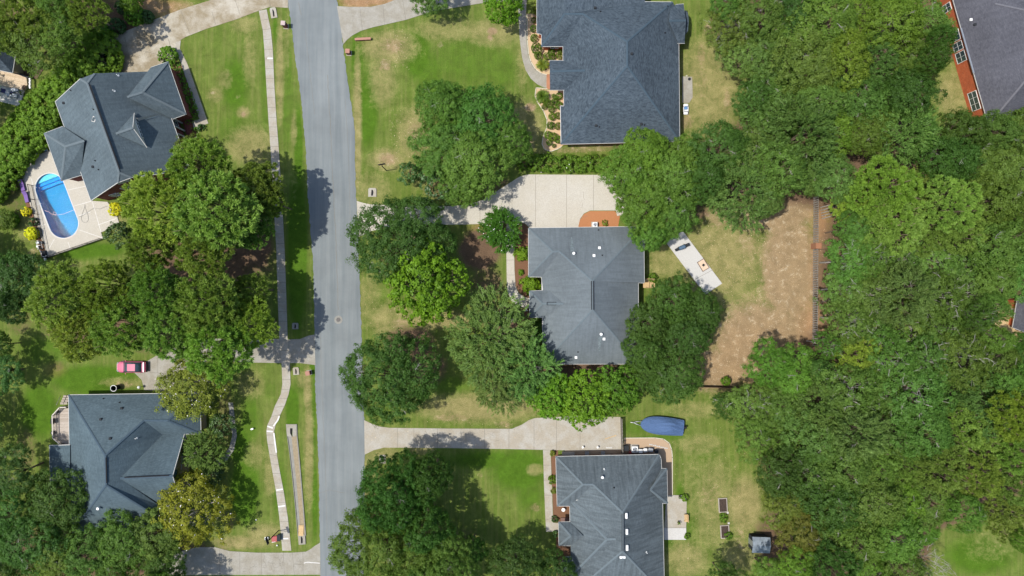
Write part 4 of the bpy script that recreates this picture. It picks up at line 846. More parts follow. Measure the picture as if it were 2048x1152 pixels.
def twigs(lobes, seed, n=10, length=1.6, up=.1, rad=.034):
    """bare pale twigs poking through the top of a crown"""
    mb = MB(); rnd = random.Random(seed)
    for _ in range(n):
        x, y, z, rx, ry, rz = rnd.choice(lobes); a = rnd.uniform(0, 6.28); q = rnd.uniform(.2, .9)
        p = Vector((x + rx * q * math.cos(a), y + ry * q * math.sin(a), z + rz * math.sqrt(1 - q * q) * .98 + up)); d = Vector((math.cos(a + rnd.uniform(-1, 1)), math.sin(a + rnd.uniform(-1, 1)), rnd.uniform(-.05, .35))).normalized()
        pts = [p]; L = length * rnd.uniform(.5, 1.3)
        for i in range(4): d = (d + Vector((rnd.gauss(0, .3), rnd.gauss(0, .3), rnd.gauss(0, .1)))).normalized(); pts.append(pts[-1] + d * L / 4)
        mb.tube(pts, rad, 4, rad * .3)
        for i in (1, 2, 3):
            for _ in range(2):
                s = (d + Vector((rnd.gauss(0, .9), rnd.gauss(0, .9), .1))).normalized(); mb.tube([pts[i], pts[i] + s * L * .18, pts[i] + s * L * .34 + Vector((rnd.gauss(0, .06), rnd.gauss(0, .06), .03))], rad * .6, 3, rad * .2)
    return mb
PROTO = {}
def proto(kind, var, Rr, hz, mat, bark, style='leaf', tw=0, tr=.26, lob={}, twl=1.6, twr=.034, **kw):
    seed = hash_(kind) + var * 17; lb = tree_lobes(Rr, hz, seed, **lob)
    cm = crown('crown', lb, M[mat], seed, style=style, **kw)
    tm_ = limbs(lb, hz, tr, seed); tmesh = bpy.data.meshes.new('trunk'); tmesh.from_pydata([tuple(v) for v in tm_.v], [], tm_.f); tmesh.polygons.foreach_set('use_smooth', tm_.sm); tmesh.materials.append(M[bark])
    wm = None
    if tw:
        t_ = twigs(lb, seed, tw, twl, .1, twr); wm = bpy.data.meshes.new('bare_branches'); wm.from_pydata([tuple(v) for v in t_.v], [], t_.f); wm.materials.append(M['bark_pale'])
    PROTO.setdefault(kind, []).append((Rr, hz, cm, tmesh, wm))
def hash_(s): return sum(ord(c) * (i + 3) for i, c in enumerate(s)) % 997
L9 = dict(n=9)
for v in range(3): proto('oak', v, 4.6, 8.6, 'leaf', 'bark', density=1.6, cr=.74, k=46, L=.26, Wd=.165, tw=2, lob=dict(n=10, spread=.60, lobe=.44))
for v in range(2): proto('bigoak', v, 7.0, 8.8, 'leaf', 'bark', density=1.55, cr=.80, k=46, L=.26, Wd=.165, tw=5, tr=.36, lob=dict(n=13, flat=.5, spread=.68, lobe=.36))
for v in range(4): proto('wood', v, 4.6, 12.5, 'leaf', 'bark', density=1.3, cr=.80, k=46, L=.26, Wd=.165, tw=4, tr=.2, inner=.25, lob=dict(n=9, spread=.62, lobe=.46, ragged=.4))
for v in range(2): proto('snag', v, 4.6, 12.5, 'leaf', 'bark_pale', density=1.0, cr=.76, k=46, L=.26, Wd=.165, tw=8, twl=2.3, twr=.038, tr=.2, inner=.25, jit=.16, lob=dict(n=9, spread=.64, lobe=.42, ragged=.5))
for v in range(3): proto('pine', v, 5.6, 14.5, 'needle', 'bark', density=1.5, cr=.85, k=56, L=.60, Wd=.145, style='needle', tr=.3, inner=.25, jit=.16, lob=dict(n=14, flat=.5, spread=.64, lobe=.32, ragged=.35))
for v in range(2): proto('maple', v, 5.2, 7.5, 'leaf_bright', 'bark', density=1.2, cr=.68, k=26, L=.40, Wd=.28, lob=dict(n=11, flat=.55, spread=.64, lobe=.36, ragged=.35))
for v in range(2): proto('feather', v, 5.4, 7.8, 'leaf_feather', 'bark', density=1.25, cr=.8, k=34, L=.46, Wd=.13, style='feather', tw=3, lob=dict(n=10, flat=.55, spread=.6, lobe=.42, ragged=.3))
for v in range(2): proto('myrtle', v, 4.6, 5.6, 'leaf_olive', 'bark_pale', density=1.3, cr=.68, k=44, L=.25, Wd=.15, flowers=.022, jit=.17, lob=dict(n=10, flat=.6, spread=.62, lobe=.4, ragged=.4))
for v in range(2): proto('cloud', v, 5.2, 13.5, 'needle', 'bark', density=1.3, cr=.9, k=56, L=.5, Wd=.135, style='needle', tr=.3, inner=.15, jit=.08, lob=dict(n=12, flat=.5, spread=.64, lobe=.34, ragged=.25))
proto('magnolia', 0, 2.6, 4.4, 'leaf_magnolia', 'bark', density=2.2, cr=.45, k=18, L=.34, Wd=.2, tr=.12, lob=dict(n=8, flat=.8, spread=.6, lobe=.42, ragged=.35))
proto('spiky', 0, 2.9, 3.6, 'leaf_bright', 'bark', density=3.0, cr=.55, k=30, L=.44, Wd=.12, style='feather', tr=.10, flowers=.03, lob=dict(n=8, flat=.6, spread=.6, lobe=.42, ragged=.3))
proto('bush', 0, 1.0, .9, 'leaf_bright', 'bark', density=14, cr=.24, k=24, L=.17, Wd=.11, tr=.04, lob=dict(n=7, flat=.75, spread=.5, lobe=.45, ragged=.3))
TREE_LABELS = {}
TINT = dict(mid=(1, 1, 1), dark=(.62, .72, .70), darker=(.45, .56, .60), blue=(.72, .90, 1.15), pale=(1.08, 1.14, 1.15), yellow=(1.3, 1.12, .75), olive=(1.1, 1.0, .85), bright=(1.15, 1.2, .85), brown=(1.45, .95, .95), grey=(1.05, 1.0, 1.2), lime=(1.25, 1.2, .7), fresh=(.98, 1.1, 1.0))
trnd = random.Random(77)
def tree(kind, px, py, rpx, h, label, cat='tree', name=None, tint='mid', group=None, sy=1.0, rz=None):
    lst = PROTO[kind]; Rr, hz, cm, tm_, wm = lst[trnd.randrange(len(lst))]
    zc = h * .72; p = P(px, py, zc); s = rpx * PX * (1 - zc / CAMH) / Rr * (.97 if kind in ('wood', 'snag', 'cloud', 'myrtle', 'magnolia', 'spiky', 'bush', 'pine') else .95); sz = h * .72 / hz
    rz = trnd.uniform(0, 6.28) if rz is None else rz
    nm = name or dict(oak='oak_tree', bigoak='oak_tree', wood='forest_tree', snag='forest_tree', pine='pine_tree', cloud='pine_tree', maple='maple_tree', feather='cedar_tree', myrtle='crape_myrtle', magnolia='magnolia_tree', spiky='small_tree', bush='shrub')[kind]
    t = thing(nm, label, cat, (p.x, p.y, 0), rz, group); t.scale = (s, s * sy, sz)
    c = TINT[tint]; j = trnd.uniform(.80, 1.18) if kind in ('wood', 'snag', 'cloud') else trnd.uniform(.90, 1.10)
    o = link_mesh('crown', cm, None, t); j *= dict(cloud=.84, pine=1.0).get(kind, 1.0)
    if kind == 'pine': c = tuple(.5 + q * .5 for q in c)
    o.color = (c[0] * j * trnd.uniform(.95, 1.05), c[1] * j, c[2] * j * trnd.uniform(.9, 1.1), 1)
    link_mesh('trunk', tm_, None, t)
    if wm is not None: link_mesh('bare_branches', wm, None, t)
    return t
T = tree
# west side of the road
g = 'pines of the cluster south of the brick house'
for a in (('pine', 395, 335, 66, 17, 'pine crown at the top of the cluster right of the brick house', 'fresh'), ('pine', 322, 425, 78, 18, 'broad pine just right of the dark magnolia by the pool deck', 'bright'), ('pine', 425, 425, 86, 19, 'largest pine crown in the middle of the cluster between pool and sidewalk', 'fresh'), ('pine', 512, 370, 48, 14, 'dark pine hanging over the sidewalk nearest the road', 'dark'),
          ('pine', 300, 495, 50, 17, 'pine at the lower left of the cluster below the pool deck', 'mid'), ('pine', 400, 500, 55, 17, 'pine at the lower edge of the cluster above the dark gap', 'fresh'), ('pine', 495, 460, 44, 13, 'sparse dark pine beside the sidewalk above the brown gap', 'dark'), ('pine', 545, 405, 32, 12, 'small pine crown overlapping the sidewalk opposite the road shadow', 'dark'),
          ('pine', 120, 600, 68, 17, 'leftmost pine of the lower mass below the pool', 'mid'), ('pine', 212, 575, 58, 17, 'pine below the grass strip south of the pool deck', 'dark'), ('pine', 160, 665, 60, 16, 'pine at the lower left of the mass above the shaded lawn', 'mid'), ('pine', 245, 655, 66, 17, 'pine directly above the pink car', 'fresh'), ('pine', 320, 585, 56, 18, 'pine in the centre of the lower pine mass', 'dark'),
          ('pine', 330, 660, 62, 17, 'pine over the drive just right of the pink car', 'mid'), ('pine', 415, 610, 68, 18, 'tall pine at the upper right of the lower mass', 'fresh'), ('pine', 425, 688, 70, 17, 'bright pine above the narrow driveway to the left of the road', 'bright'), ('pine', 503, 650, 54, 14, 'pine touching the sidewalk above the narrow driveway', 'bright'), ('pine', 505, 580, 38, 12, 'dark pine beside the sidewalk below the brown gap', 'dark'), ('pine', 182, 620, 40, 15, 'small pine wedged inside the left part of the lower mass', 'mid')):
    T(*a[:6], tint=a[6], group=g)
g = 'dark trees along the left edge'
for a in (('oak', 30, 560, 60, 7, 'dark green tree at the left edge below the lawn with the yellow bushes', 'darker'), ('oak', 15, 610, 36, 8, 'small dark tree against the left edge under the dark green one', 'darker'), ('oak', 6, 745, 40, 6, 'blue-green tree at the left edge level with the pink car', 'blue'), ('oak', 0, 690, 26, 6, 'dim crown at the left edge above the blue-green tree', 'dark'), ('oak', 5, 440, 22, 3, 'low bush at the left edge near the yellow bushes', 'olive')):
    T(*a[:6], tint=a[6], group=g)
g = 'trees round the bottom left house'
for a in (('oak', 108, 998, 62, 9, 'round dark tree overlapping the left end of the teal-grey roof', 'dark'), ('wood', 20, 950, 50, 10, 'dim blue-green tree at the left edge beside the round dark tree', 'darker'), ('wood', -5, 1030, 60, 11, 'grey-green tree at the left edge near the bottom corner', 'dark'), ('wood', 50, 1090, 58, 11, 'grey-green tree second from the bottom left corner', 'dark'), ('wood', 0, 1140, 50, 11, 'tree filling the bottom left corner', 'dark'),
          ('oak', 110, 1115, 55, 9, 'olive tinged tree on the bottom edge below the round dark tree', 'olive'), ('oak', 175, 1105, 52, 9, 'mid green tree on the bottom edge below the roof in shadow', 'mid'), ('oak', 240, 1085, 56, 9, 'mid green tree touching the lower eave of the teal-grey roof', 'mid'), ('oak', 310, 1075, 54, 8, 'mid green tree between the flowering myrtle and the bottom edge', 'mid'), ('oak', 230, 1140, 40, 8, 'tree crown cut by the bottom edge left of the bottom driveway', 'mid'), ('oak', 322, 1125, 42, 7, 'low crown beside the left end of the bottom driveway', 'dark')):
    T(*a[:6], tint=a[6], group=g)
T('myrtle', 388, 772, 66, 7.5, 'crape myrtle with white blossoms above the teal-grey roof, right of the pink car', tint='mid')
T('myrtle', 388, 1024, 72, 7.5, 'olive-gold crape myrtle with white blossoms at the lower right of the teal-grey roof', tint='yellow')
T('feather', 408, 903, 40, 5.5, 'thin feathery olive tree overlapping the east gable of the teal-grey roof', tint='olive')
T('magnolia', 440, 850, 26, 4.0, 'dark glossy shrub tree between the two crape myrtles', tint='mid')
T('magnolia', 425, 948, 24, 3.0, 'dark palm-like shrub below the feathery olive tree', tint='mid')
T('magnolia', 234, 467, 26, 4.5, 'dark magnolia at the right corner of the pool deck', tint='mid')
T('myrtle', 376, 306, 34, 5.0, 'white flowering bush at the right corner of the brick house', tint='dark')
g = 'trees in the top left corner'
for a in (('cloud', 35, 20, 66, 13, 'yellow-green tree in the top left corner of the photo', 'olive'), ('wood', 60, 78, 58, 11, 'silvery olive tree above the corner of the tan deck', 'olive'), ('wood', 120, 60, 46, 11, 'olive tree right of the silvery one in the top left', 'olive'), ('cloud', 168, 18, 46, 12, 'mid green tree on the top edge near the top left', 'mid'), ('wood', 110, 15, 44, 12, 'olive crown on the top edge in the top left group', 'olive'), ('oak', 262, 0, 24, 6, 'small tree on the top edge above the stained driveway', 'bright'), ('wood', 0, 70, 40, 12, 'olive crown at the left edge above the blue-grey roof corner', 'olive')):
    T(*a[:6], tint=a[6], group=g)
# east side of the road, front lawns
g = 'oaks clumped on the front lawn above the pale driveway'
for a in (('oak', 893, 215, 56, 9.5, 'top left crown of the big clump on the striped lawn', 'fresh'), ('oak', 965, 230, 64, 10, 'top right crown of the big clump on the striped lawn', 'fresh'), ('oak', 880, 300, 58, 9.5, 'left crown of the big clump on the striped lawn', 'fresh'), ('oak', 950, 315, 74, 10, 'central lower crown of the big clump above the pale driveway', 'fresh'), ('oak', 1025, 285, 42, 9, 'right crown of the big clump nearest the slate-blue roof', 'fresh'), ('oak', 925, 372, 42, 8, 'lowest crown of the big clump beside the pale driveway', 'fresh')):
    T(*a[:6], tint=a[6], group=g)
T('magnolia', 882, 372, 46, 6, 'dark glossy tree at the lower left of the big lawn clump', tint='mid')
T('magnolia', 820, 345, 24, 4, 'small dark leafy tree by the pole on the striped lawn', tint='fresh')
T('maple', 1008, 8, 42, 8, 'lime-green tree cut by the top edge left of the slate-blue roof', tint='bright')
T('oak', 862, -16, 44, 7, 'tree crown just cut by the top edge over the top driveway', tint='mid')
T('bigoak', 806, 488, 92, 10, 'wide dark fine-leaved oak overhanging the mouth of the pale driveway', tint='dark')
T('maple', 852, 566, 80, 12.5, 'bright green rounded tree below the wide dark oak', tint='bright')
T('bigoak', 780, 757, 88, 12.5, 'round dark oak leaning over the right edge of the road', tint='dark')
T('feather', 978, 680, 84, 9, 'feathery green cedar left of the centre house', tint='fresh')
T('feather', 1045, 735, 66, 9, 'feathery green cedar overlapping the lower left corner of the centre roof', tint='fresh')
T('feather', 1000, 765, 52, 8, 'lowest feathery cedar left of the bright tree row', tint='mid')
g = 'bright trees in the row below the centre house'
for a in (('maple', 1102, 792, 50, 8, 'leftmost bright tree of the row below the centre house'), ('maple', 1168, 800, 60, 8.5, 'middle bright tree of the row over the driveway'), ('maple', 1232, 778, 50, 8, 'rightmost bright tree of the row above the wooden gate')): T(*a, tint='bright' if a[1] < 1200 else 'mid', group=g)
g = 'dark oaks behind the centre house'
for a in (('oak', 1345, 606, 50, 9, 'dark oak over the lower end of the white slab'), ('oak', 1400, 620, 40, 9, 'dark oak reaching farthest right toward the straw ground'), ('oak', 1298, 648, 44, 9, 'dark oak touching the east eave of the centre roof'), ('oak', 1380, 668, 46, 9.5, 'dark oak on the right side of the clump beside the straw ground'), ('oak', 1296, 698, 42, 9, 'dark oak covering the lower right corner of the centre roof'), ('oak', 1352, 745, 56, 9, 'lowest dark oak of the clump above the blue covered boat'), ('oak', 1290, 748, 36, 8, 'small dark oak between the bright row and the clump')): T(*a, tint='dark', group=g)
g = 'green trees at the upper right of the centre house'
for a in (('oak', 1300, 312, 52, 9.5, 'green tree overlapping the lower right corner of the slate-blue roof', 'bright'), ('oak', 1255, 345, 54, 9.5, 'green tree left of its clump over the pale driveway end', 'bright'), ('oak', 1340, 350, 60, 10, 'central green tree of the clump above the orange bed', 'fresh'), ('oak', 1290, 405, 60, 10, 'green tree right above the orange mulch bed', 'bright'), ('oak', 1300, 465, 40, 8.5, 'lowest green tree of the clump over the centre roof corner', 'fresh'), ('oak', 1345, 425, 46, 9, 'green tree beside the top end of the white slab', 'mid'), ('oak', 1375, 310, 40, 9, 'green tree right of the slate-blue roof corner', 'fresh')): T(*a[:6], tint=a[6], group=g)
g = 'trees at the bottom centre left of the streaked roof'
for a in (('bigoak', 790, 985, 72, 15, 'upper oak of the bottom centre clump beside the road', 'dark'), ('oak', 862, 950, 42, 15, 'oak at the top right of the bottom centre clump', 'dark'), ('bigoak', 765, 1090, 88, 12, 'oak leaning over the road on the bottom edge', 'mid'), ('oak', 855, 1055, 48, 14, 'central oak of the bottom centre clump', 'dark'), ('bigoak', 895, 1135, 62, 12, 'oak on the bottom edge in the bottom centre clump', 'mid'), ('oak', 1030, 1130, 52, 9, 'dark oak on the bottom edge left of the streaked roof', 'darker'), ('oak', 1115, 1142, 38, 7, 'dark tree over the lower left corner of the streaked roof', 'darker'), ('oak', 945, 1100, 28, 9, 'dark oak right of the bottom centre clump', 'dark')): T(*a[:6], tint=a[6], group=g)
T('spiky', 1003, 457, 36, 4.5, 'small spiky tree with white blooms at the top of the curved path', tint='dark')
T('bush', 1063, 571, 21, 2.0, 'yellow-green shrub filling the notch in the centre roof', 'shrub', 'shrub', tint='lime')
T('bush', 1044, 508, 16, 1.6, 'green leafy shrub in the bark bed beside the centre house', 'shrub', 'shrub', tint='bright')
T('bush', 1042, 545, 6, .6, 'tiny green plant in the bark bed above the yellow-green shrub', 'shrub', 'shrub', tint='bright')
T('bush', 1075, 655, 18, 1.6, 'dark shrub in the shaded bed below the porch roof', 'shrub', 'shrub', tint='dark')
# the wood on the right
KIND = dict(w='wood', p='cloud', o='oak', m='maple', f='feather', s='snag')
F = [(1462, 45, 52, 'w', 'olive'), (1452, 12, 40, 'w', 'mid'), (1525, 30, 58, 'w', 'mid'), (1590, 40, 56, 'w', 'dark'), (1650, 45, 58, 'w', 'olive'), (1715, 25, 58, 'w', 'yellow'), (1790, 45, 60, 'w', 'yellow'), (1848, 50, 48, 'w', 'mid'), (1882, 75, 26, 'w', 'dark'),
     (1500, 110, 50, 'w', 'grey'), (1555, 120, 56, 'w', 'grey'), (1620, 118, 56, 'w', 'mid'), (1690, 115, 56, 'w', 'yellow'), (1752, 120, 52, 'p', 'blue'), (1825, 122, 52, 'w', 'olive'), (1866, 120, 34, 'w', 'dark'),
     (1512, 195, 44, 'w', 'dark'), (1570, 200, 58, 'w', 'mid'), (1640, 200, 56, 'w', 'mid'), (1710, 195, 56, 'w', 'pale'), (1780, 195, 58, 'w', 'fresh'), (1826, 190, 42, 'w', 'dark'),
     (1535, 270, 46, 'w', 'mid'), (1595, 275, 56, 'f', 'mid'), (1665, 270, 52, 'w', 'yellow'), (1735, 270, 58, 'w', 'olive'), (1800, 265, 56, 'f', 'fresh'), (1842, 268, 38, 'w', 'fresh'),
     (1440, 300, 56, 'w', 'dark'), (1500, 320, 52, 'w', 'grey'), (1420, 365, 56, 'o', 'dark'), (1478, 385, 62, 'f', 'mid'), (1560, 335, 50, 'w', 'mid'), (1615, 345, 54, 'w', 'mid'), (1665, 350, 46, 'w', 'grey'), (1532, 400, 34, 'w', 'grey'),
     (1925, 275, 56, 'o', 'dark'), (1985, 265, 52, 'o', 'mid'), (2040, 280, 54, 'o', 'mid'), (1905, 320, 46, 'o', 'dark'), (1965, 335, 60, 'o', 'mid'), (2035, 360, 60, 'o', 'mid'), (1985, 400, 50, 'o', 'olive'), (2040, 430, 56, 'o', 'yellow'),
     (1775, 385, 60, 'p', 'bright'), (1845, 375, 58, 'p', 'pale'), (1905, 410, 58, 'p', 'pale'), (1715, 410, 54, 'p', 'bright'), (1790, 450, 60, 'p', 'pale'), (1860, 455, 60, 'p', 'fresh'), (1930, 465, 52, 'p', 'pale'), (1712, 455, 40, 'w', 'mid'), (1745, 380, 44, 'p', 'bright'),
     (1705, 520, 46, 'w', 'mid'), (1740, 515, 50, 'w', 'mid'), (1805, 520, 54, 'w', 'mid'), (1870, 525, 54, 'w', 'pale'), (1940, 525, 52, 'w', 'mid'), (2000, 495, 56, 'o', 'mid'), (2045, 530, 46, 'w', 'pale'),
     (1692, 580, 42, 'w', 'mid'), (1740, 590, 52, 'w', 'mid'), (1808, 590, 54, 'f', 'mid'), (1875, 595, 52, 'w', 'mid'), (1930, 585, 44, 'w', 'grey'), (1995, 565, 40, 'w', 'pale'),
     (1700, 640, 42, 'w', 'mid'), (1745, 655, 50, 'w', 'mid'), (1815, 655, 54, 'w', 'mid'), (1880, 660, 48, 'w', 'mid'), (1660, 690, 30, 'w', 'fresh'), (1715, 712, 50, 'p', 'bright'), (1785, 720, 56, 'w', 'mid'), (1855, 722, 56, 'w', 'mid'), (1925, 715, 50, 'w', 'olive'), (2000, 740, 50, 'w', 'mid'), (2045, 770, 44, 'w', 'pale'), (2040, 712, 26, 'w', 'dark'), (1962, 632, 26, 'w', 'mid'), (1992, 678, 30, 'w', 'fresh'), (1945, 655, 20, 'w', 'mid'), (2035, 680, 16, 'w', 'fresh'), (1985, 612, 24, 'w', 'mid'), (1955, 690, 26, 'w', 'mid'),
     (1545, 730, 46, 'w', 'bright'), (1590, 752, 46, 'w', 'bright'), (1635, 745, 30, 'w', 'mid'), (1500, 815, 48, 'w', 'mid'), (1450, 810, 34, 'w', 'dark'), (1560, 815, 54, 'w', 'fresh'), (1630, 810, 58, 'f', 'fresh'), (1700, 785, 54, 'w', 'mid'), (1765, 790, 56, 'w', 'mid'), (1835, 790, 56, 'w', 'pale'), (1905, 785, 56, 'f', 'fresh'), (1970, 800, 54, 'f', 'pale'), (2035, 830, 54, 'p', 'bright'),
     (1510, 875, 46, 'w', 'mid'), (1570, 885, 54, 'w', 'fresh'), (1640, 880, 56, 'w', 'mid'), (1705, 860, 54, 'f', 'pale'), (1775, 865, 56, 'f', 'pale'), (1845, 865, 56, 'w', 'pale'), (1910, 870, 56, 'p', 'fresh'), (1985, 880, 58, 'p', 'fresh'), (2045, 905, 50, 'p', 'fresh'),
     (1560, 950, 40, 'w', 'dark'), (1620, 955, 54, 'w', 'dark'), (1685, 935, 56, 'w', 'mid'), (1750, 940, 56, 'w', 'fresh'), (1815, 935, 54, 'p', 'fresh'), (1885, 940, 54, 'p', 'mid'), (1955, 955, 58, 'p', 'fresh'), (2030, 975, 58, 'p', 'pale'),
     (1572, 1015, 38, 'w', 'brown'), (1615, 1020, 50, 'f', 'mid'), (1675, 1010, 54, 'w', 'dark'), (1740, 1010, 54, 'w', 'mid'), (1805, 1005, 52, 'w', 'bright'), (1865, 1000, 50, 'w', 'pale'), (1930, 1020, 46, 'w', 'fresh'), (2010, 1030, 40, 'p', 'mid'),
     (1602, 1065, 42, 'w', 'brown'), (1650, 1075, 50, 'w', 'mid'), (1720, 1080, 52, 'w', 'fresh'), (1785, 1070, 52, 'w', 'fresh'), (1845, 1060, 44, 'w', 'bright'), (1670, 1135, 50, 'p', 'blue'), (1595, 1135, 44, 'w', 'bright'), (1545, 1155, 44, 'w', 'fresh'), (1740, 1145, 50, 'w', 'bright'), (1810, 1135, 42, 'w', 'mid'), (1455, 1165, 36, 'w', 'dark'), (2045, 1085, 16, 'w', 'bright')]
word = dict(mid='mid-green', olive='olive', dark='dark green', yellow='yellow-green', grey='grey-green', blue='blue-green', pale='pale green', fresh='fresh green', bright='bright green', brown='brownish thin', darker='very dark')
for x, y, r, k, tn in F:
    if k == 'w' and ((1640 < x < 1970 and 490 < y < 800) or (x, y) in ((1462, 45), (1450, 810), (1500, 815), (1620, 955), (1590, 1065), (1560, 120), (1500, 320))): k = 's'
    kd = KIND[k]; h = dict(w=13.5, p=15, o=13, m=12, f=13, s=13)[k] * trnd.uniform(.74, 1.2)
    if x < 1560: h *= .8
    r *= trnd.uniform(.78, 1.22)
    lab = '%s %s crown in the wood, %d percent across and %d percent down the photo' % (word[tn], dict(w='broadleaf', p='pine', o='oak', m='maple', f='feathery', s='broadleaf')[k], round(x / 20.48), round(y / 11.52))
    T(kd, x, y, r * 1.0, h, lab, tint=tn, group='trees of the wood on the right')
# bare dead tree near the lower right clearing
t = thing('dead_tree', 'bare silver-grey dead tree at the bottom edge beside the bright clearing', 'tree', P(1842, 1128, 8) * 1.0)
t.location.z = 0
lb = tree_lobes(3.2, 7.5, 5, n=9); limbs(lb, 7.5, .2, 5).build('trunk', M['bark_pale'], t); twigs(lb, 9, 34, 2.2, 0).build('bare_branches', M['bark_pale'], t)
# trees that stand just outside the frame and still reach or shade it
for i, (x, y, r, k, tn) in enumerate([(-60, 200, 60, 'wood', 'mid'), (-70, 520, 60, 'oak', 'dark'), (-60, 850, 60, 'wood', 'dark'), (-80, 1100, 60, 'wood', 'dark'), (120, -60, 60, 'wood', 'olive'), (1600, -60, 60, 'wood', 'mid'), (1750, -60, 60, 'wood', 'mid'), (2110, 500, 60, 'wood', 'mid'), (2120, 900, 60, 'wood', 'mid'), (1600, 1210, 60, 'wood', 'mid'), (1760, 1220, 60, 'wood', 'mid'), (820, 1220, 80, 'bigoak', 'mid'), (300, 1210, 60, 'oak', 'mid')]):
    T(k, x, y, r, 6.5 if x < 0 else 12, 'tree standing just outside the photo, %s' % ['left of the hedge', 'left of the pool lawn', 'left of the bottom left lawn', 'beyond the bottom left corner', 'above the top left group', 'above the wood near its left side', 'above the yellow-green crowns', 'right of the pale pines', 'right of the lower pines', 'below the brownish thin crowns', 'below the bright crowns', 'below the bottom centre oaks', 'below the bottom left house'][i], tint=tn, group='trees beyond the frame')

# ---------------------------------------------------------------- hedges and shrubs
def leafy(name, label, cat, lobes_px, mat, seed, group=None, k=16, density=6, cr=.26, L=.20, Wd=.12, stem=True, **kw):
    """lobes_px: (px, py, radius px, height m)"""
    pts = [(P(x, y, hh * .6), r * PX, hh) for x, y, r, hh in lobes_px]; c = sum((p for p, _, _ in pts), Vector()) / len(pts)
    t = thing(name, label, cat, (c.x, c.y, 0), 0, group)
    lb = [(p.x - c.x, p.y - c.y, hh * .5, r, r, hh * .5) for p, r, hh in pts]
    link_mesh('foliage', crown('foliage', lb, M[mat], seed, density=density, cr=cr, k=k, L=L, Wd=Wd, low=-.9, inner=.1, jit=kw.pop('jit', .07), **kw), None, t)
    if stem:
        mb = MB()
        for x, y, z, r, _, _ in lb:
            for a in (0, 2.1, 4.2): mb.tube([(x + .05 * math.cos(a), y + .05 * math.sin(a), -.05), (x + r * .3 * math.cos(a), y + r * .3 * math.sin(a), z), (x + r * .55 * math.cos(a), y + r * .55 * math.sin(a), z * 1.4)], .035, 5, .012)
        mb.build('stem', M['bark'], t)
    return t
hr = random.Random(4); hl = []
for i in range(19):
    f = i / 18; x = 208 + (-30 - 208) * f; y = 98 + (380 - 98) * f - 28 * math.sin(f * math.pi) * .4
    hl.append((x + hr.uniform(-6, 6), y + hr.uniform(-6, 6), 27 + hr.uniform(-3, 5), 3.2)); hl.append((x - 20 + hr.uniform(-5, 5), y - 12 + hr.uniform(-5, 5), 18, 2.6)); hl.append((x + 18 + hr.uniform(-5, 5), y + 12 + hr.uniform(-5, 5), 15, 2.6))
leafy('hedge', 'long tall green hedge running diagonally left of the two-storey brick house', 'hedge', hl, 'leaf_hedge', 3, k=54, density=2.6, cr=.5, L=.30, Wd=.16)
hl = [(1048 + i * 14, 326 + hr.uniform(-4, 4), 13 + hr.uniform(-2, 3), 1.5) for i in range(13)]
leafy('hedge', 'low mixed hedge between the slate-blue house and the pale driveway', 'hedge', hl, 'leaf_bright', 5, k=28, density=4.5, cr=.34, L=.24, Wd=.15, flowers=.004)
for i, (x, y, r, hh, lb, mt) in enumerate([(334, 111, 17, 1.9, 'round clipped bush at the corner of the stained driveway', 'leaf_hedge'), (228, 133, 13, 1.6, 'rounded bush against the north eave of the brick house', 'leaf_hedge'), (52, 423, 7.5, 1.2, 'small round golden bush beside the pool fence', 'leaf_yellow'), (62, 467, 11, 1.6, 'larger oval golden bush beside the pool fence', 'leaf_yellow'), (229, 419, 12, 1.2, 'golden bush beside the terrace at the brick house', 'leaf_yellow'), (402, 282, 5, .8, 'tiny golden bush beside the white flowering bush', 'leaf_yellow'),
        (402, 256, 6, .8, 'tiny dark bush at the end of the brick house path', 'leaf_magnolia'), (66, 444, 7, 1.0, 'dark bush between the two golden bushes', 'leaf_magnolia'), (20, 440, 14, 1.4, 'loose green bush left of the golden bushes', 'leaf_hedge'), (232, 52, 14, 2.2, 'dark bush left of the stained driveway above the bins', 'leaf_magnolia'), (268, 30, 18, 2.4, 'dark green bush on the top part of the stained driveway edge', 'leaf_hedge'), (293, 33, 11, 1.6, 'small bush at the right end of the dark shrub line by the driveway', 'leaf_magnolia'), (206, 66, 16, 2.2, 'dark bush above the black bins', 'leaf_hedge'), (244, 14, 12, 2.0, 'dark bush near the top edge left of the driveway', 'leaf_magnolia'),
        (1105, 960, 7, 1.0, 'bright green bush on the left side of the streaked roof', 'leaf_bright'), (1110, 1038, 5, .7, 'small dark bush at the turn of the narrow path', 'leaf_magnolia'), (1112, 1068, 5, .7, 'small dark bush below the turn of the narrow path', 'leaf_magnolia'), (1106, 907, 5, .8, 'small olive bush at the top left of the streaked roof', 'leaf_olive'), (1108, 982, 5, .7, 'small grey-green bush below the bright one by the streaked roof', 'leaf_olive'), (1370, 996, 6, .8, 'bush at the upper corner of the back patio of the streaked roof house', 'leaf_hedge'), (1375, 1073, 4, .7, 'bush at the lower corner of the back patio', 'leaf_bright'),
        (1306, 556, 8, 1.0, 'green bush beside the wooden steps of the centre house', 'leaf_bright'), (1452, 762, 7, 1.8, 'small round bright green tree top above the dark back fence', 'leaf_bright'), (1210, 446, 5, .5, 'small yellowish plant in the orange mulch bed', 'leaf_olive'), (1447, 1036, 8, .6, 'leafy green plant between the two raised garden beds', 'leaf_bright'), (1457, 1072, 6, .7, 'leafy plant spilling out of the lower raised bed', 'leaf_bright'), (1420, 372, 6, 1.0, 'dark undergrowth bush at the wood edge above the straw ground', 'leaf_hedge')]):
    leafy('bush', lb, 'bush', [(x, y, r, hh)] if r < 10 else [(x, y, r, hh), (x + r * .2, y - r * .1, r * .85, hh * .95)], mt, 30 + i, density=12 if r < 12 else 8, cr=.2, L=.15 if r < 10 else .19, Wd=.13, jit=.02, k=36)
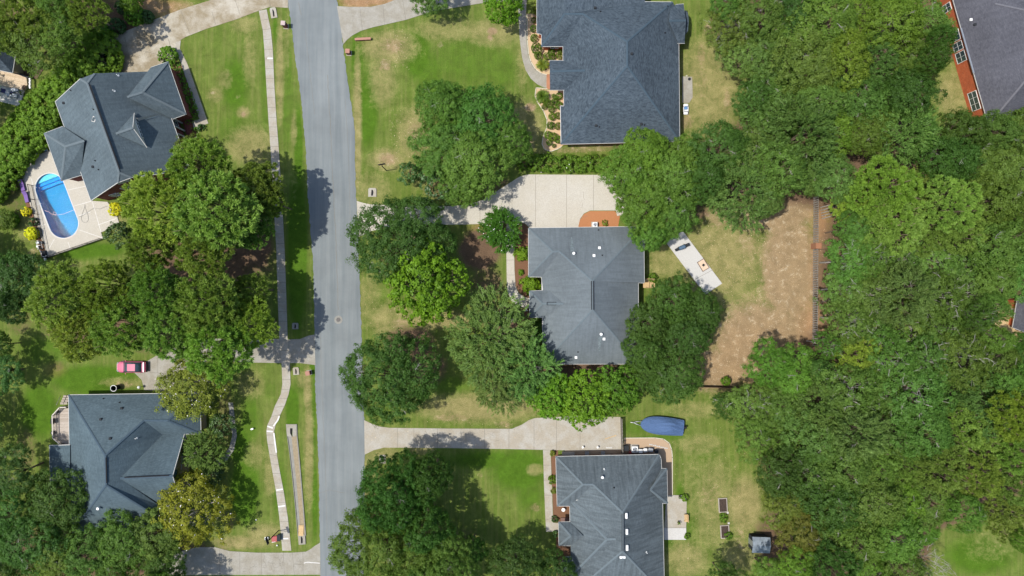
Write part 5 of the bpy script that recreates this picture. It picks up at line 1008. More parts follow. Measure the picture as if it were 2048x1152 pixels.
# clipped shrubs round the slate-blue house
top = [(1067, 57, 7), (1068, 76, 7.5), (1073, 98, 11), (1076, 111, 8), (1093, 112, 7), (1103, 104, 7), (1104, 113, 7), (1119, 112, 7), (1120, 102, 5), (1108, 192, 5), (1118, 192, 7), (1110, 203, 7.5), (1118, 211, 8), (1098, 207, 8), (1103, 218, 7), (1104, 233, 7.5), (1116, 231, 7), (1101, 251, 8), (1116, 252, 7), (1096, 270, 8), (1106, 274, 9), (1116, 279, 8), (1098, 285, 6), (1108, 291, 4), (1092, 205, 6), (1068, 40, 6), (1089, 213, 6)]
tp = [crown('foliage', [(0, 0, .5, .5, .5, .42)], M['leaf_hedge'], 60 + v, density=60, cr=.07, k=24, L=.075, Wd=.06, low=-.9, inner=.05, jit=.015) for v in range(3)]
stm = MB(); stm.tube([(0, 0, -.1), (.02, 0, .25), (0, .02, .5)], .05, 6, .02); stm = None
posw = ['beside the top of the curved path', 'left of the roof notch', 'in the notch between the roof wings', 'below the lower sago palm', 'in the middle of the straw bed', 'at the lower end of the straw bed']
for i, (x, y, r) in enumerate(top):
    p = P(x, y, .6); w = posw[0] if y < 90 else posw[1] if y < 120 and x < 1085 else posw[2] if y < 120 else posw[3] if y < 222 else posw[4] if y < 262 else posw[5]
    same = [q for q in top if (posw[0] if q[1] < 90 else posw[1] if q[1] < 120 and q[0] < 1085 else posw[2] if q[1] < 120 else posw[3] if q[1] < 222 else posw[4] if q[1] < 262 else posw[5]) == w]
    ordn = ['topmost', 'second', 'third', 'fourth', 'fifth', 'sixth', 'seventh', 'eighth', 'ninth'][sorted(same, key=lambda q: (q[1], q[0])).index((x, y, r))]
    t = thing('clipped_shrub', '%s clipped round shrub from the top, %s' % (ordn, w), 'shrub', (p.x, p.y, 0), hr.uniform(0, 6), 'clipped shrubs round the slate-blue house')
    s = r * PX / .56; t.scale = (s, s * hr.uniform(.9, 1.1), s * .85 + .3); o = link_mesh('foliage', tp[i % 3], None, t); q = hr.uniform(.7, 1.0); o.color = (q, q * .9, q * .9, 1)
    if i == 0:
        mb = MB(); mb.tube([(0, 0, -.1), (.02, 0, .25), (0, .02, .6)], .06, 6, .03); stem_o = mb.build('stem', M['bark'], t)
    else: link_mesh('stem', stem_o.data, None, t)
# box hedge along the street side of the brick house
leafy('hedge', 'narrow clipped hedge along the street side of the brick house', 'hedge', [(352 + i * 4.4, 134 + i * 11.0, 8.5, 1.0) for i in range(9)], 'leaf_hedge', 71, k=28, density=10, cr=.16, L=.12, Wd=.08, jit=.04)
leafy('hedge', 'short low hedge at the foot of the brick house path', 'hedge', [(386, 259, 3.5, .5), (391, 258, 3.5, .5), (396, 256, 3.5, .5)], 'leaf_hedge', 72, k=26, density=14, cr=.12, L=.10, Wd=.07, jit=.04)
leafy('hedge', 'small clipped hedge piece between the porch and the path of the brick house', 'hedge', [(375, 243, 5, .7), (383, 240, 5, .7), (390, 237, 4, .7)], 'leaf_hedge', 73, k=26, density=14, cr=.12, L=.10, Wd=.07, jit=.04)
# sago palms
def sago(x, y, r, label, seed, n=46, yellow=0.3):
    p = P(x, y, .9); t = thing('sago_palm', label, 'palm', (p.x, p.y, 0), 0, 'sago palms round the slate-blue house'); rnd = random.Random(seed)
    mb = MB(); mb.cyl((0, 0, -.1), (0, 0, .55), .22, .18, 10); mb.build('trunk', M['bark'], t)
    pos, nr, tn, L, W_, ti = [], [], [], [], [], []
    for i in range(n):
        a = i * 2.399963; el = rnd.uniform(-.1, 1.0) if i > n * .3 else rnd.uniform(.6, 1.3); Lf = r * PX * rnd.uniform(.85, 1.08); pt = Vector((0, 0, .55)); d = Vector((math.cos(a) * math.cos(el), math.sin(a) * math.cos(el), math.sin(el)))
        tt = rnd.random() * (.5 if rnd.random() > yellow else 1.6)
        for s in range(9):
            q = pt + d * Lf / 9; d.z -= .13; d.normalize(); side = d.cross(Vector((0, 0, 1))).normalized()
            for sg in (-1, 1):
                for u in (.3, .8):
                    tv = (side * sg * .9 + d * .55).normalized(); pos.append(pt.lerp(q, u) + tv * .10); tn.append(tv); nr.append(side.cross(d)); L.append(.34 * (1 - s / 13)); W_.append(.075); ti.append(tt)
            pos.append(pt.lerp(q, .5)); tn.append(d.copy()); nr.append(side.cross(d)); L.append(Lf / 8); W_.append(.04); ti.append(tt); pt = q
    link_mesh('fronds', leaf_mesh('fronds', np.array(pos), unit(np.array(nr)), np.array(tn), np.array(L), np.array(W_), np.array(ti), M['frond']), None, t)
sago(1085, 128, 14, 'sago palm with yellow fronds left of the entry roof of the slate-blue house', 1, 30, .5)
sago(1085, 192, 15, 'full round sago palm at the foot of the curved grey path', 2, 60, .3)
sago(1072, 20, 9, 'small sago palm near the top of the curved grey path', 3, 30, .3)
# ---------------------------------------------------------------- swimming pool
def pool():
    c = (POOL_A + POOL_B) / 2; off = Vector((c.x, c.y, 0)); h = thing('swimming_pool', 'blue oblong swimming pool with rounded ends in a pale concrete deck', 'pool', off)
    t = NT('pool_liner'); n = t.noise(t.coord(), 5, 5, .7); t.fin(t.mix(n, (.001, .180, .350), (.004, .300, .500)), .6, .3)
    vo = t.n('ShaderNodeTexVoronoi'); vo.feature = 'DISTANCE_TO_EDGE'; t.l(t.coord(), vo.inputs['Vector']); vo.inputs['Scale'].default_value = 1.6
    M['liner'] = t.m
    ring = stadium(POOL_R); n = len(ring); mb = MB(off); zb = lambda p: -1.15 - 1.0 * min(1, max(0, (Vector(p) - POOL_A).dot(ax) / (POOL_B - POOL_A).length - .15))
    mb.add([(*p, .10) for p in ring] + [(*p, zb(p)) for p in ring], [(i, n + i, n + (i + 1) % n, (i + 1) % n) for i in range(n)][::1])
    # sloping floor out of cross strips
    hN = 19; L_ = [(ring[(hN + i) % n]) for i in range(hN)]; 
    strips = []
    for i in range(25):
        s = -POOL_R * .999 + (2 * POOL_R * .999 + (POOL_B - POOL_A).length) * i / 24; tlen = (POOL_B - POOL_A).length
        e = -s if s < 0 else (s - tlen if s > tlen else 0); hw = math.sqrt(max(POOL_R ** 2 - e * e, 0)); q = POOL_A + ax * s
        z = zb(q); strips.append(((*(q + px_ * hw), z), (*(q - px_ * hw), z)))
    for a, b in zip(strips, strips[1:]): mb.add([a[0], a[1], b[1], b[0]], [(0, 1, 2, 3)])
    mb.build('basin', M['liner'], h)
    # three entry steps at the top end
    for i, (d, z) in enumerate(((.9, -.22), (1.4, -.48), (1.9, -.76))):
        pts = []
        for a in range(0, 25):
            an = math.pi * a / 24; pts.append(POOL_A - (px_ * math.cos(an) + ax * math.sin(an)) * (POOL_R - .01))
        cut = -POOL_R + d; pl = [p for p in pts if (p - POOL_A).dot(ax) <= cut]
        s = cut; hw = math.sqrt(POOL_R ** 2 - s * s) - .02; q = POOL_A + ax * s
        first = pl[0] if pl else q; sgn = 1 if (first - POOL_A).dot(px_) > 0 else -1
        poly = [tuple(q + px_ * hw * sgn)] + [tuple(p) for p in pl] + [tuple(q - px_ * hw * sgn)]
        sb = MB(off); sb.prism(poly, -1.1, z); sb.build('step', plain('step_%s' % ('white' if i == 0 else 'blue'), (.62, .68, .66) if i == 0 else (.02, .30, .66), .6, .3), h)
    cp = MB(off); r1, r2 = stadium(POOL_R - .03), stadium(POOL_R + .11); n = len(r1)
    cp.add([(*p, .145) for p in r1] + [(*p, .145) for p in r2] + [(*p, .02) for p in r1] + [(*p, .10) for p in r2], [(i, (i + 1) % n, n + (i + 1) % n, n + i) for i in range(n)] + [(i, 2 * n + i, 2 * n + (i + 1) % n, (i + 1) % n) for i in range(n)] + [(n + i, n + (i + 1) % n, 3 * n + (i + 1) % n, 3 * n + i) for i in range(n)])
    bm = cp.build('coping', M['trim'], h)
    w = NT('pool_water'); w.t.nodes.remove(w.b); tr = w.n('ShaderNodeBsdfTransparent'); tr.inputs[0].default_value = (.40, .86, .97, 1); gl = w.n('ShaderNodeBsdfGlossy'); gl.inputs['Roughness'].default_value = .03
    nz = w.noise(w.coord(), 3.4, 3, .6, .5); b = w.n('ShaderNodeBump'); b.inputs['Strength'].default_value = 1.0; b.inputs['Distance'].default_value = .04; w.l(nz, b.inputs['Height']); w.l(b.outputs[0], gl.inputs['Normal'])
    mx = w.n('ShaderNodeMixShader'); mx.inputs[0].default_value = .03; w.l(tr.outputs[0], mx.inputs[1]); w.l(gl.outputs[0], mx.inputs[2]); w.l(mx.outputs[0], w.out.inputs[0]); M['pool_water'] = w.m
    wb = MB(off); wb.prism(stadium(POOL_R - .005), -.03, -.02); o = wb.build('water', M['pool_water'], h)
    for f in [0]: pass
    return h
pool()
# garden hose on the deck and floating cleaner line
hs = thing('garden_hose', 'thin grey hose lying in loops on the pool deck', 'hose', P(170, 430)); mb = MB(hs.location)
pts = []
for i in range(60):
    a = i / 59 * 2 * math.pi; pts.append(P(170 + 5 * math.sin(a) + 6 * math.sin(2 * a) * .5, 427 + 18 * math.cos(a), .14))
mb.tube(pts, .022, 5)
mb.tube([P(158, 434, .14), P(166, 431, .14), P(175, 425, .14), P(188, 416, .14), P(200, 418, .14), P(215, 412, .14)], .022, 5); hs_o = mb.build('hose_line', plain('hose', (.16, .16, .15), .5), hs)
fl = thing('pool_cleaner_hose', 'white floating cleaner hose curled on the pool water', 'hose', P(110, 427)); mb = MB(fl.location)
mb.tube([P(x, y, 0.0) for x, y in ((90, 421), (98, 424), (105, 429), (112, 430), (113, 426), (108, 424), (106, 428), (114, 430), (128, 428), (140, 423), (150, 419))], .022, 5); mb.build('hose_line', M['white'], fl)
# ---------------------------------------------------------------- fences
def post_fence(name, label, pts, h, mat, group=None, post=.05, gap=2.0, rails=(.15, .95), picket=.0, solid=False, z0=0):
    W_ = [P(*p) for p in pts]; c = sum(W_, Vector()) / len(W_); t = thing(name, label, 'fence', (c.x, c.y, 0), 0, group); off = Vector((c.x, c.y, 0))
    rl = MB(off); pk = MB(off); any_p = False
    for a, b in zip(W_, W_[1:]):
        L = (b - a).length; d = (b - a) / L; an = math.atan2(d.y, d.x); n = max(1, round(L / gap))
        for i in range(n + 1):
            q = a + d * L * i / n; po_ = MB(off); po_.box((q.x, q.y, z0 + h / 2), (post * 2, post * 2, h + .1), an, .01); po_.build('post', M[mat], t)
        for r in rails: rl.box(((a.x + b.x) / 2, (a.y + b.y) / 2, z0 + h * r), (L, .05, .07), an)
        if picket:
            m = int(L / picket); any_p = True
            for i in range(m):
                q = a + d * (i + .5) * picket; hh = h * random.Random(i).uniform(.96, 1.02); w = picket * (.82 if picket < .3 else .62) if solid else .03
                pk.box((q.x + d.y * .04, q.y - d.x * .04, z0 + hh / 2), (w, .025, hh), an)
    rl.build('rail', M[mat], t)
    if any_p: pk.build('pickets', M[mat], t)
    return t
post_fence('pool_fence', 'thin black metal fence on two sides of the pool deck', [(66, 371), (96, 516), (208, 478)], 1.2, 'black', gap=2.2, picket=.18, post=.035, z0=.1)
post_fence('board_fence', 'grey weathered board fence along the straw backyard beside the wood', [(1627, 395), (1625, 690)], 1.8, 'fence_wood', gap=2.4, picket=.36, solid=True)
post_fence('board_fence', 'brown board fence running along the bottom of the straw backyard', [(1385, 771), (1445, 772.5), (1560, 775)], 1.6, 'fence_brown', gap=2.4, picket=.18, solid=True)
post_fence('board_fence', 'short wooden fence and gate beside the bow of the blue covered boat', [(1241, 835), (1243, 905)], 1.7, 'fence_wood', gap=2.2, picket=.18, solid=True)
post_fence('board_fence', 'short brown fence piece between the dark oaks and the boat lawn', [(1270, 775), (1300, 775)], 1.6, 'fence_brown', gap=2.2, picket=.18, solid=True)
post_fence('board_fence', 'brown fence at the corner of the tan deck in the top left', [(66, 112), (88, 138)], 1.5, 'fence_brown', gap=2.0, picket=.18, solid=True)
# ---------------------------------------------------------------- mailboxes, drains, planter
def mailbox(px, py, label, rz, h=1.5, cap='concrete_white'):
    p = P(px, py); t = thing('mailbox', label, 'mailbox', p, R(rz), 'brick pillar mailboxes at the kerb')
    mb = MB(); mb.box((0, 0, h / 2), (.58, .58, h)); mb.build('pillar', M['brick_dark'] , t, uv=True)
    mb = MB(); mb.box((0, 0, .04), (.8, .8, .10), 0, .02); mb.build('footing', M['concrete'], t)
    mb = MB(); mb.box((0, 0, h + .05), (.70, .70, .12), 0, .03); mb.build('cap', M[cap], t)
    mb = MB(); mb.box((.30, 0, h - .3), (.05, .22, .24)); d = mb.build('door', M['black'], t); mb = MB(); mb.box((.34, 0, h - .22), (.03, .06, .03)); mb.build('handle', M['galv'], d)
M['cap_pink'] = plain('cap_pink', (.42, .33, .31), .8)
mailbox(572.5, 53.5, 'brick mailbox pillar with pale cap left of the road at the top', -4, 1.5, 'cap_pink')
M['cap_brown'] = plain('cap_brown', (.34, .17, .12), .8)
mailbox(698.5, 107, 'brick mailbox pillar with brown cap right of the road at the top', -4, 1.1, 'cap_brown')
mailbox(619, 745, 'brick mailbox pillar beside the narrow left driveway', 10, 1.0, 'cap_brown')
p = P(727, 80); t = thing('brick_planter', 'low narrow brick wall lying in the lawn beside the top driveway', 'planter', p, R(3)); mb = MB(); mb.box((0, 0, .25), (2.5, .32, .5)); mb.build('wall', M['brick_dark'], t, uv=True); mb = MB(); mb.box((0, 0, .53), (2.56, .38, .06), 0, .01); mb.build('cap', M['cap_brown'], t)
def drain(px, py, label, w, l, rz, mat='concrete', h=.14):
    p = P(px, py); t = thing('storm_drain', label, 'drain', p, R(rz), 'concrete storm drain boxes in the grass verges')
    mb = MB(); hx, hy = w / 2, l / 2; q = min(w, l) * .18
    outer = [(-hx, -hy), (hx, -hy), (hx, hy * .75), (hx * .7, hy), (-hx * .7, hy), (-hx, hy * .75)]; inner = [(-hx * .30, -hy * .75), (hx * .18, -hy * .75), (hx * .30, hy * .1), (hx * .1, hy * .6), (-hx * .2, hy * .6)]
    mb.prism(outer, -.05, h, [inner]); mb.build('collar', M[mat], t)
    mb = MB(); mb.prism([(x * 1.02, y * 1.02) for x, y in inner], -.04, .03); mb.build('opening', M['black'], t)
drain(547.5, 26, 'pale oval concrete drain box beside the top left driveway', 1.0, 1.7, 10)
drain(745, 385, 'square pale concrete drain box above the mouth of the pale driveway', 1.3, 1.4, 0)
drain(592.5, 742, 'small broken concrete drain box beside the narrow left driveway', .95, 1.2, 5)
drain(765, 918, 'small concrete drain box below the long driveway mouth', 1.0, 1.4, 0)
drain(591, 652, 'grey concrete drain box in the shaded verge above the narrow driveway', 1.0, 1.0, 0, 'concrete_grey')
# drainage flume in the verge
fc = P(592, 960); t = thing('drainage_flume', 'long narrow concrete drainage trench in the verge, half full of tan sand', 'drain', fc); mb = MB(fc)
GA, GB, GC = [(573, 848), (575, 872), (580, 907), (586, 960), (592, 1020), (596.5, 1071)], [(583, 848), (583.5, 872), (587, 907), (593, 960), (598, 1020), (602, 1071)], [(593, 848), (594, 872), (597.5, 907), (602, 960), (607, 1020), (611, 1071)]
mb.ribbon([G(*p) + (.05,) for p in GA], [G(*p) + (-.0 + .02,) for p in GB]); mb.ribbon([G(*p) + (.15,) for p in GC], [G(p[0] + 1.6, p[1]) + (.15,) for p in GC])
for Ls in (GA, GC):
    pts = [Vector(G(*p)) for p in Ls]
    for a, b in zip(pts, pts[1:]): d = b - a; mb.box(((a.x + b.x) / 2, (a.y + b.y) / 2, .08), (d.length + .03, .07, .17), math.atan2(d.y, d.x))
mb.build('channel', M['concrete_grey'], t)
mb = MB(fc); mb.ribbon([G(*p) + (.09,) for p in GB[1:]], [G(*p) + (.155,) for p in GC[1:]]); mb.build('sand', M['sand'], t)
mb = MB(fc); mb.prism([G(*q) for q in ((573, 848), (593, 848), (594, 872), (586, 873), (586, 856), (581, 856), (581, 866), (585, 873), (575, 872))], 0, .2); mb.build('inlet_box', M['concrete_old'], t)
mb = MB(fc); mb.prism([G(*q) for q in ((580.5, 855), (585, 855), (583.5, 869), (580.5, 869))], 0, .12); mb.build('opening', M['black'], t)
drain(604.5, 1078, 'pale concrete drain box with wooden cover at the lower end of the long trench', 1.1, 1.6, 4, 'concrete_old', .22)
p = P(603, 1060); t = thing('wooden_board', 'yellow-tan wooden board lying in the lower end of the long trench', 'board', (p.x, p.y, .16), R(-3)); mb = MB(); mb.box((0, 0, .04), (.8, 1.7, .07)); mb.build('plank', M['new_wood'], t)
p = P(677, 639.5); t = thing('manhole_cover', 'round iron manhole cover with a pale ring in the road', 'manhole', (p.x, p.y, .036)); mb = MB(); mb.cyl((0, 0, 0), (0, 0, .012), .66, None, 28); mb.build('concrete_ring', M['concrete_grey'], t)
mb = MB(); mb.cyl((0, 0, .012), (0, 0, .022), .36, None, 24); o = mb.build('lid', plain('cast_iron', (.13, .12, .11), .7), t)
mb = MB()
for r in (.12, .24): mb.tube([(r * math.cos(a), r * math.sin(a), .024) for a in [i * math.pi / 10 for i in range(21)]], .012, 4)
mb.build('raised_rings', M['black'], o)
# ---------------------------------------------------------------- basketball goals
def goal(px, py, label, rz, h, arm):
    p = P(px, py); t = thing('basketball_goal', label, 'basketball goal', p, R(rz)); d = arm
    mb = MB(); mb.cyl((0, 0, -.1), (0, 0, h), .075, .06, 10); mb.build('pole', M['black'], t)
    mb = MB(); mb.tube([(0, 0, h), (d * .6, 0, h + .15), (d, 0, h)], .045, 6); mb.tube([(0, 0, h - .6), (d, 0, h - .1)], .035, 6); mb.build('arm', M['black'], t)
    mb = MB(); mb.box((d + .06, 0, h + .1), (.05, 1.1, .8)); mb.build('backboard', M['dark'], t)
    mb = MB(); mb.tube([(d + .35 + .23 * math.cos(a), .23 * math.sin(a), h - .15) for a in [i * math.pi / 8 for i in range(17)]], .014, 5); mb.build('rim', M['black'], t)
goal(773, 341, 'black pole goal on the striped lawn near the drain box', 100, 3.6, .25)
goal(557, 1061, 'black pole goal beside the sidewalk above the bottom driveway', 200, 4.0, .3)
def simple(name, label, cat, px, py, z, parts, rz=0, group=None):
    p = P(px, py); t = thing(name, label, cat, (p.x, p.y, z), R(rz), group)
    for nm, mat, fn in parts: mb = MB(); fn(mb); mb.build(nm, M[mat] if isinstance(mat, str) else mat, t)
    return t
M['red'] = plain('faded_red', (.30, .05, .05), .6); M['purple'] = plain('purple_cushion', (.16, .09, .28), .8); M['bluecloth'] = plain('blue_cloth', (.10, .22, .42), .7); M['navy'] = plain('navy_cushion', (.05, .05, .14), .8)
simple('goal_base', 'faded red folded base weight lying beside the lower goal pole', 'base', 551, 1077, 0, [('tank', 'red', lambda m: m.box((0, 0, .14), (1.1, .95, .28), R(8), .08)), ('strap', 'white', lambda m: m.box((-.2, -.45, .2), (.6, .10, .14), R(8), .02))])
simple('storage_bin', 'dark green plastic bin between the red base and the sidewalk', 'bin', 560, 1073, 0, [('tub', plain('dark_green', (.02, .06, .05), .5), lambda m: m.box((0, 0, .3), (.5, 1.0, .6), 0, .05)), ('lid', 'dark', lambda m: m.box((0, 0, .63), (.56, 1.06, .07), 0, .02))])
simple('bucket', 'white square bucket left of the red base', 'bucket', 534.5, 1075.5, 0, [('tub', 'white', lambda m: m.box((0, 0, .18), (.52, .42, .36), 0, .06)), ('rim', 'galv', lambda m: m.box((0, 0, .37), (.56, .46, .03), 0, .02))])
simple('ball', 'small white ball on the lawn below the red base', 'ball', 555, 1090, .12, [('shell', 'white', lambda m: m.ball((0, 0, 0), .14))])
simple('yard_light', 'small white lamp on the left lawn beside the sidewalk bend', 'lamp', 506, 857, 0, [('stake', 'black', lambda m: m.cyl((0, 0, -.1), (0, 0, .35), .025)), ('head', 'white', lambda m: m.box((0, 0, .4), (.45, .26, .12), R(20), .04))])
simple('ball', 'small white ball on the lower left lawn beside the crape myrtle', 'ball', 513, 1039, .1, [('shell', 'white', lambda m: m.ball((0, 0, 0), .12))])
# ---------------------------------------------------------------- cars and boat
def tarp_mat():
    t = NT('blue_tarp'); v = t.coord((1, 2.2, 1), rz=R(30)); a = t.noise(v, 1.6, 5, .6, 1.5); b = t.noise(t.coord(), 7, 4, .7)
    t.bump(t.math('ADD', a, t.math('MULTIPLY', b, .35)), 1.0, .16)
    return t.fin(t.mix(1.0, (.066, .116, .225), t.ramp(b, [(.3, .8), (.7, 1.1)]), 'MULTIPLY'), .7, .2)
def car(px, py, rz, label):
    p = P(px, py); t = thing('parked_car', label, 'car', (p.x, p.y, .055), R(rz))
    L = 4.7; xs = [-2.35, -2.28, -2.05, -1.4, -.7, 0, .8, 1.5, 2.0, 2.25, 2.33]; hw = [.55, .72, .84, .90, .91, .91, .91, .90, .86, .76, .62]; zt = [.55, .66, .78, .90, .96, .97, .97, .96, .93, .88, .70]
    mb = MB(); ring = []
    for x, w, z in zip(xs, hw, zt): ring += [(x, -w, .28), (x, -w - .02, .55), (x, -w + .06, z - .08), (x, -w * .62, z), (x, w * .62, z), (x, w - .06, z - .08), (x, w + .02, .55), (x, w, .28)]
    fs = [(i * 8 + j, (i + 1) * 8 + j, (i + 1) * 8 + (j + 1) % 8, i * 8 + (j + 1) % 8) for i in range(len(xs) - 1) for j in range(8)] + [tuple(range(7, -1, -1))[::-1], tuple(range(len(ring) - 8, len(ring)))[::-1]]
    mb.add(ring, fs, True); paint = plain('pink_red_paint', (.44, .10, .17), .5, .35, 0, .08, 1); b = mb.build('body', paint, t); b.modifiers.new('s', 'SUBSURF').levels = 1; b.modifiers['s'].render_levels = 2
    gx = [(-1.15, .74, .90), (-.35, .66, 1.40), (.25, .68, 1.46), (1.05, .66, 1.42), (1.75, .66, .98)]; mb = MB(); ring = []
    for x, w, z in gx: ring += [(x, -w - .12, .88), (x, -w, z - .05), (x, -w * .8, z), (x, w * .8, z), (x, w, z - .05), (x, w + .12, .88)]
    fs = [(i * 6 + j, (i + 1) * 6 + j, (i + 1) * 6 + j + 1, i * 6 + j + 1) for i in range(4) for j in range(5)] + [(0, 1, 2, 3, 4, 5), tuple(range(29, 23, -1))]
    mb.add(ring, [f[::-1] for f in fs], True); mb.build('glasshouse', M['glass'], t)
    mb = MB(); mb.add([(-.25, -.56, 1.455), (1.0, -.56, 1.47), (1.0, .56, 1.47), (-.25, .56, 1.455), (.3, -.56, 1.50), (.3, .56, 1.50)], [(0, 4, 5, 3), (4, 1, 2, 5)]); mb.build('roof', paint, t)
    mb = MB(); mb.box((2.05, 0, .95), (.16, 1.55, .05), 0, .01); mb.build('spoiler', M['white'], t)
    mb = MB(); mb.box((2.33, 0, .5), (.14, 1.6, .28), 0, .04); mb.build('rear_bumper', M['dark'], t); mb = MB(); mb.box((-2.32, 0, .45), (.12, 1.3, .24), 0, .04); mb.build('front_bumper', M['white'], t)
    for sx in (-1.45, 1.45):
        for sy in (-1, 1):
            mb = MB(); mb.cyl((sx, sy * .72, .31), (sx, sy * .93, .31), .32, None, 20); w = mb.build('wheel', M['black'], t); mb = MB(); mb.cyl((sx, sy * .90, .31), (sx, sy * .945, .31), .19, None, 12); mb.build('rim', M['galv'], w)
    for sy in (-1, 1):
        mb = MB(); mb.box((-2.12, sy * .62, .68), (.28, .28, .12), 0, .03); mb.build('headlight', M['glass'], t); mb = MB(); mb.box((2.24, sy * .66, .72), (.12, .3, .14), 0, .02); mb.build('taillight', M['red'], t); mb = MB(); mb.box((-.75, sy * 1.02, .98), (.14, .2, .12), 0, .03); mb.build('mirror', paint, t)
car(268, 733, 0, 'pink-red car parked partly under the pines at the end of the drive')
simple('ride_on_toy_car', 'small white car-shaped ride-on with dark blue seat beside the slate-blue house', 'toy car', 1370.5, 219.5, .0,
    [('body', 'white', lambda m: (m.box((0, -.62, .32), (.72, .5, .30), 0, .12), m.box((0, .62, .34), (.78, .46, .34), 0, .12), m.box((-.36, 0, .3), (.10, .8, .3), 0, .03), m.box((.36, 0, .3), (.10, .8, .3), 0, .03), m.box((0, 0, .16), (.7, .9, .08)))), ('seat', 'bluecloth', lambda m: (m.box((0, .15, .3), (.56, .4, .18), 0, .06), m.box((0, .36, .42), (.52, .12, .34), 0, .04))), ('windscreen', 'glass', lambda m: m.box((0, -.36, .5), (.6, .05, .18))),
     ('wheel', 'black', lambda m: [m.cyl((sx * .36, sy, .15), (sx * .44, sy, .15), .16, None, 14) for sx in (-1, 1) for sy in (-.55, .58)])])
p = P(1324, 851.5, .8); bo = thing('boat', 'boat under a blue tarpaulin on a trailer, on the grass beside the wooden gate', 'boat', (p.x, p.y, 0), R(-5.5))
st = [(-3.45, .22, 1.02), (-3.15, .66, 1.10), (-2.6, 1.04, 1.20), (-1.7, 1.30, 1.30), (-.5, 1.40, 1.42), (.5, 1.40, 1.66), (1.4, 1.36, 1.90), (2.3, 1.30, 1.50), (3.1, 1.22, 1.20), (3.4, 1.18, 1.12)]
mb = MB(); nc = 25; ring = []; br = random.Random(2)
for i, (x, w, z) in enumerate(st):
    for j in range(nc):
        s = -1 + 2 * j / (nc - 1); d = abs(x - 1.3); wr = (.15 * math.sin(s * 13 + d * 3) * max(0, 1 - d / 2.6) + .03 * math.sin(s * 7 + x * 3.1)) * (1 - abs(s) ** 3); ring.append((x + .04 * math.sin(j * 2.1) * (i in (0, 9)), w * s * (1.03 if abs(s) == 1 else 1), (z if abs(s) < .99 else .88) - (abs(s) ** 2.4) * (z - .95) * (abs(s) < .99) + wr + br.uniform(-.018, .018)))
mb.add(ring, [(i * nc + j, (i + 1) * nc + j, (i + 1) * nc + j + 1, i * nc + j + 1) for i in range(len(st) - 1) for j in range(nc - 1)], True)
tarp = mb.build('tarpaulin', tarp_mat(), bo); s_ = tarp.modifiers.new('s', 'SUBSURF'); s_.levels = 1; s_.render_levels = 2
mb = MB(); ring = []
for x, w, z in st:
    for s, zz in ((-1, .95), (-.96, .7), (-.55, .42), (0, .34), (.55, .42), (.96, .7), (1, .95)): ring.append((x * .985, w * .96 * s, zz + (.25 if x < -3 else 0) * (abs(s) < .9)))
mb.add(ring, [(i * 7 + j, i * 7 + j + 1, (i + 1) * 7 + j + 1, (i + 1) * 7 + j) for i in range(len(st) - 1) for j in range(6)] + [tuple(range(63, 70))], True); mb.build('hull', plain('dark_hull', (.02, .025, .05), .3, .5), bo)
mb = MB()
for sy in (-.45, .45): mb.tube([(-4.6, 0, .42), (-3.5, sy * .7, .36), (-2, sy, .34), (3.2, sy, .34)], .05, 6)
mb.box((1.0, 0, .32), (.1, 2.1, .08)); mb.box((-1.0, 0, .32), (.1, 1.2, .08)); mb.build('trailer_frame', M['galv'], bo)
mb = MB(); mb.cyl((-4.6, 0, .42), (-4.95, 0, .44), .05, .07, 8); mb.cyl((-4.3, 0, .1), (-4.3, 0, .8), .035, None, 8); mb.build('hitch', M['white'], bo)
for sy in (-1, 1): mb = MB(); mb.cyl((1.0, sy * .98, .32), (1.0, sy * 1.18, .32), .32, None, 18); w = mb.build('wheel', M['black'], bo); mb = MB(); mb.cyl((1.0, sy * 1.15, .32), (1.0, sy * 1.2, .32), .16, None, 10); mb.build('rim', M['white'], w)
mb = MB(); mb.box((3.62, .12, .85), (.45, .36, .8), 0, .08); mb.box((3.62, .12, .35), (.14, .12, .7)); mb.build('outboard_motor', M['black'], bo)
mb = MB(); mb.box((3.25, -.75, .92), (.14, .5, .10), 0, .02); mb.build('swim_step', M['white'], bo)
# ---------------------------------------------------------------- white slab: smoker grill and fire pit
p = P(1364.5, 494.5, .9); t = thing('covered_grill', 'long dark blue-grey barbecue grill on the white slab', 'grill', (p.x, p.y, .16), R(24))
mb = MB(); mb.box((0, 0, .78), (1.1, .62, .34), 0, .12); mb.build('lid', plain('blue_grey_metal', (.09, .15, .22), .35, .5, .4), t); mb = MB(); mb.box((0, 0, .5), (1.15, .6, .26), 0, .03); mb.build('firebox', M['dark'], t)
mb = MB(); mb.box((.92, 0, .72), (.62, .5, .06), 0, .04); mb.box((-.92, 0, .68), (.6, .44, .06), 0, .04); mb.build('side_shelf', M['dark'], t)
mb = MB(); [mb.cyl((x, y, 0), (x, y, .5), .03, None, 8) for x in (-.5, .5) for y in (-.24, .24)]; mb.build('legs', M['black'], t); mb = MB(); mb.cyl((.35, .2, .9), (.35, .36, 1.05), .05, .06, 10); mb.build('chimney', M['black'], t); mb = MB(); mb.tube([(-.3, -.36, .8), (.3, -.36, .8)], .018, 6); mb.build('handle', M['galv'], t)
q = [P(*c) for c in ((1393.3, 525.4), (1405.8, 517.8), (1417.6, 535.2), (1406.2, 542.8))]; c = sum(q, Vector()) / 4; u = q[1] - q[0]; v = q[2] - q[1]
t = thing('fire_pit_mat', 'square tan mat with dark rim and small square fire pit on the white slab', 'fire pit', (c.x, c.y, .165), math.atan2(u.y, u.x))
mb = MB(); mb.box((0, 0, .02), (u.length, v.length, .04)); mb.build('mat', plain('tan_mat', (.55, .42, .30), .8), t); mb = MB(); lx, ly = u.length / 2, v.length / 2
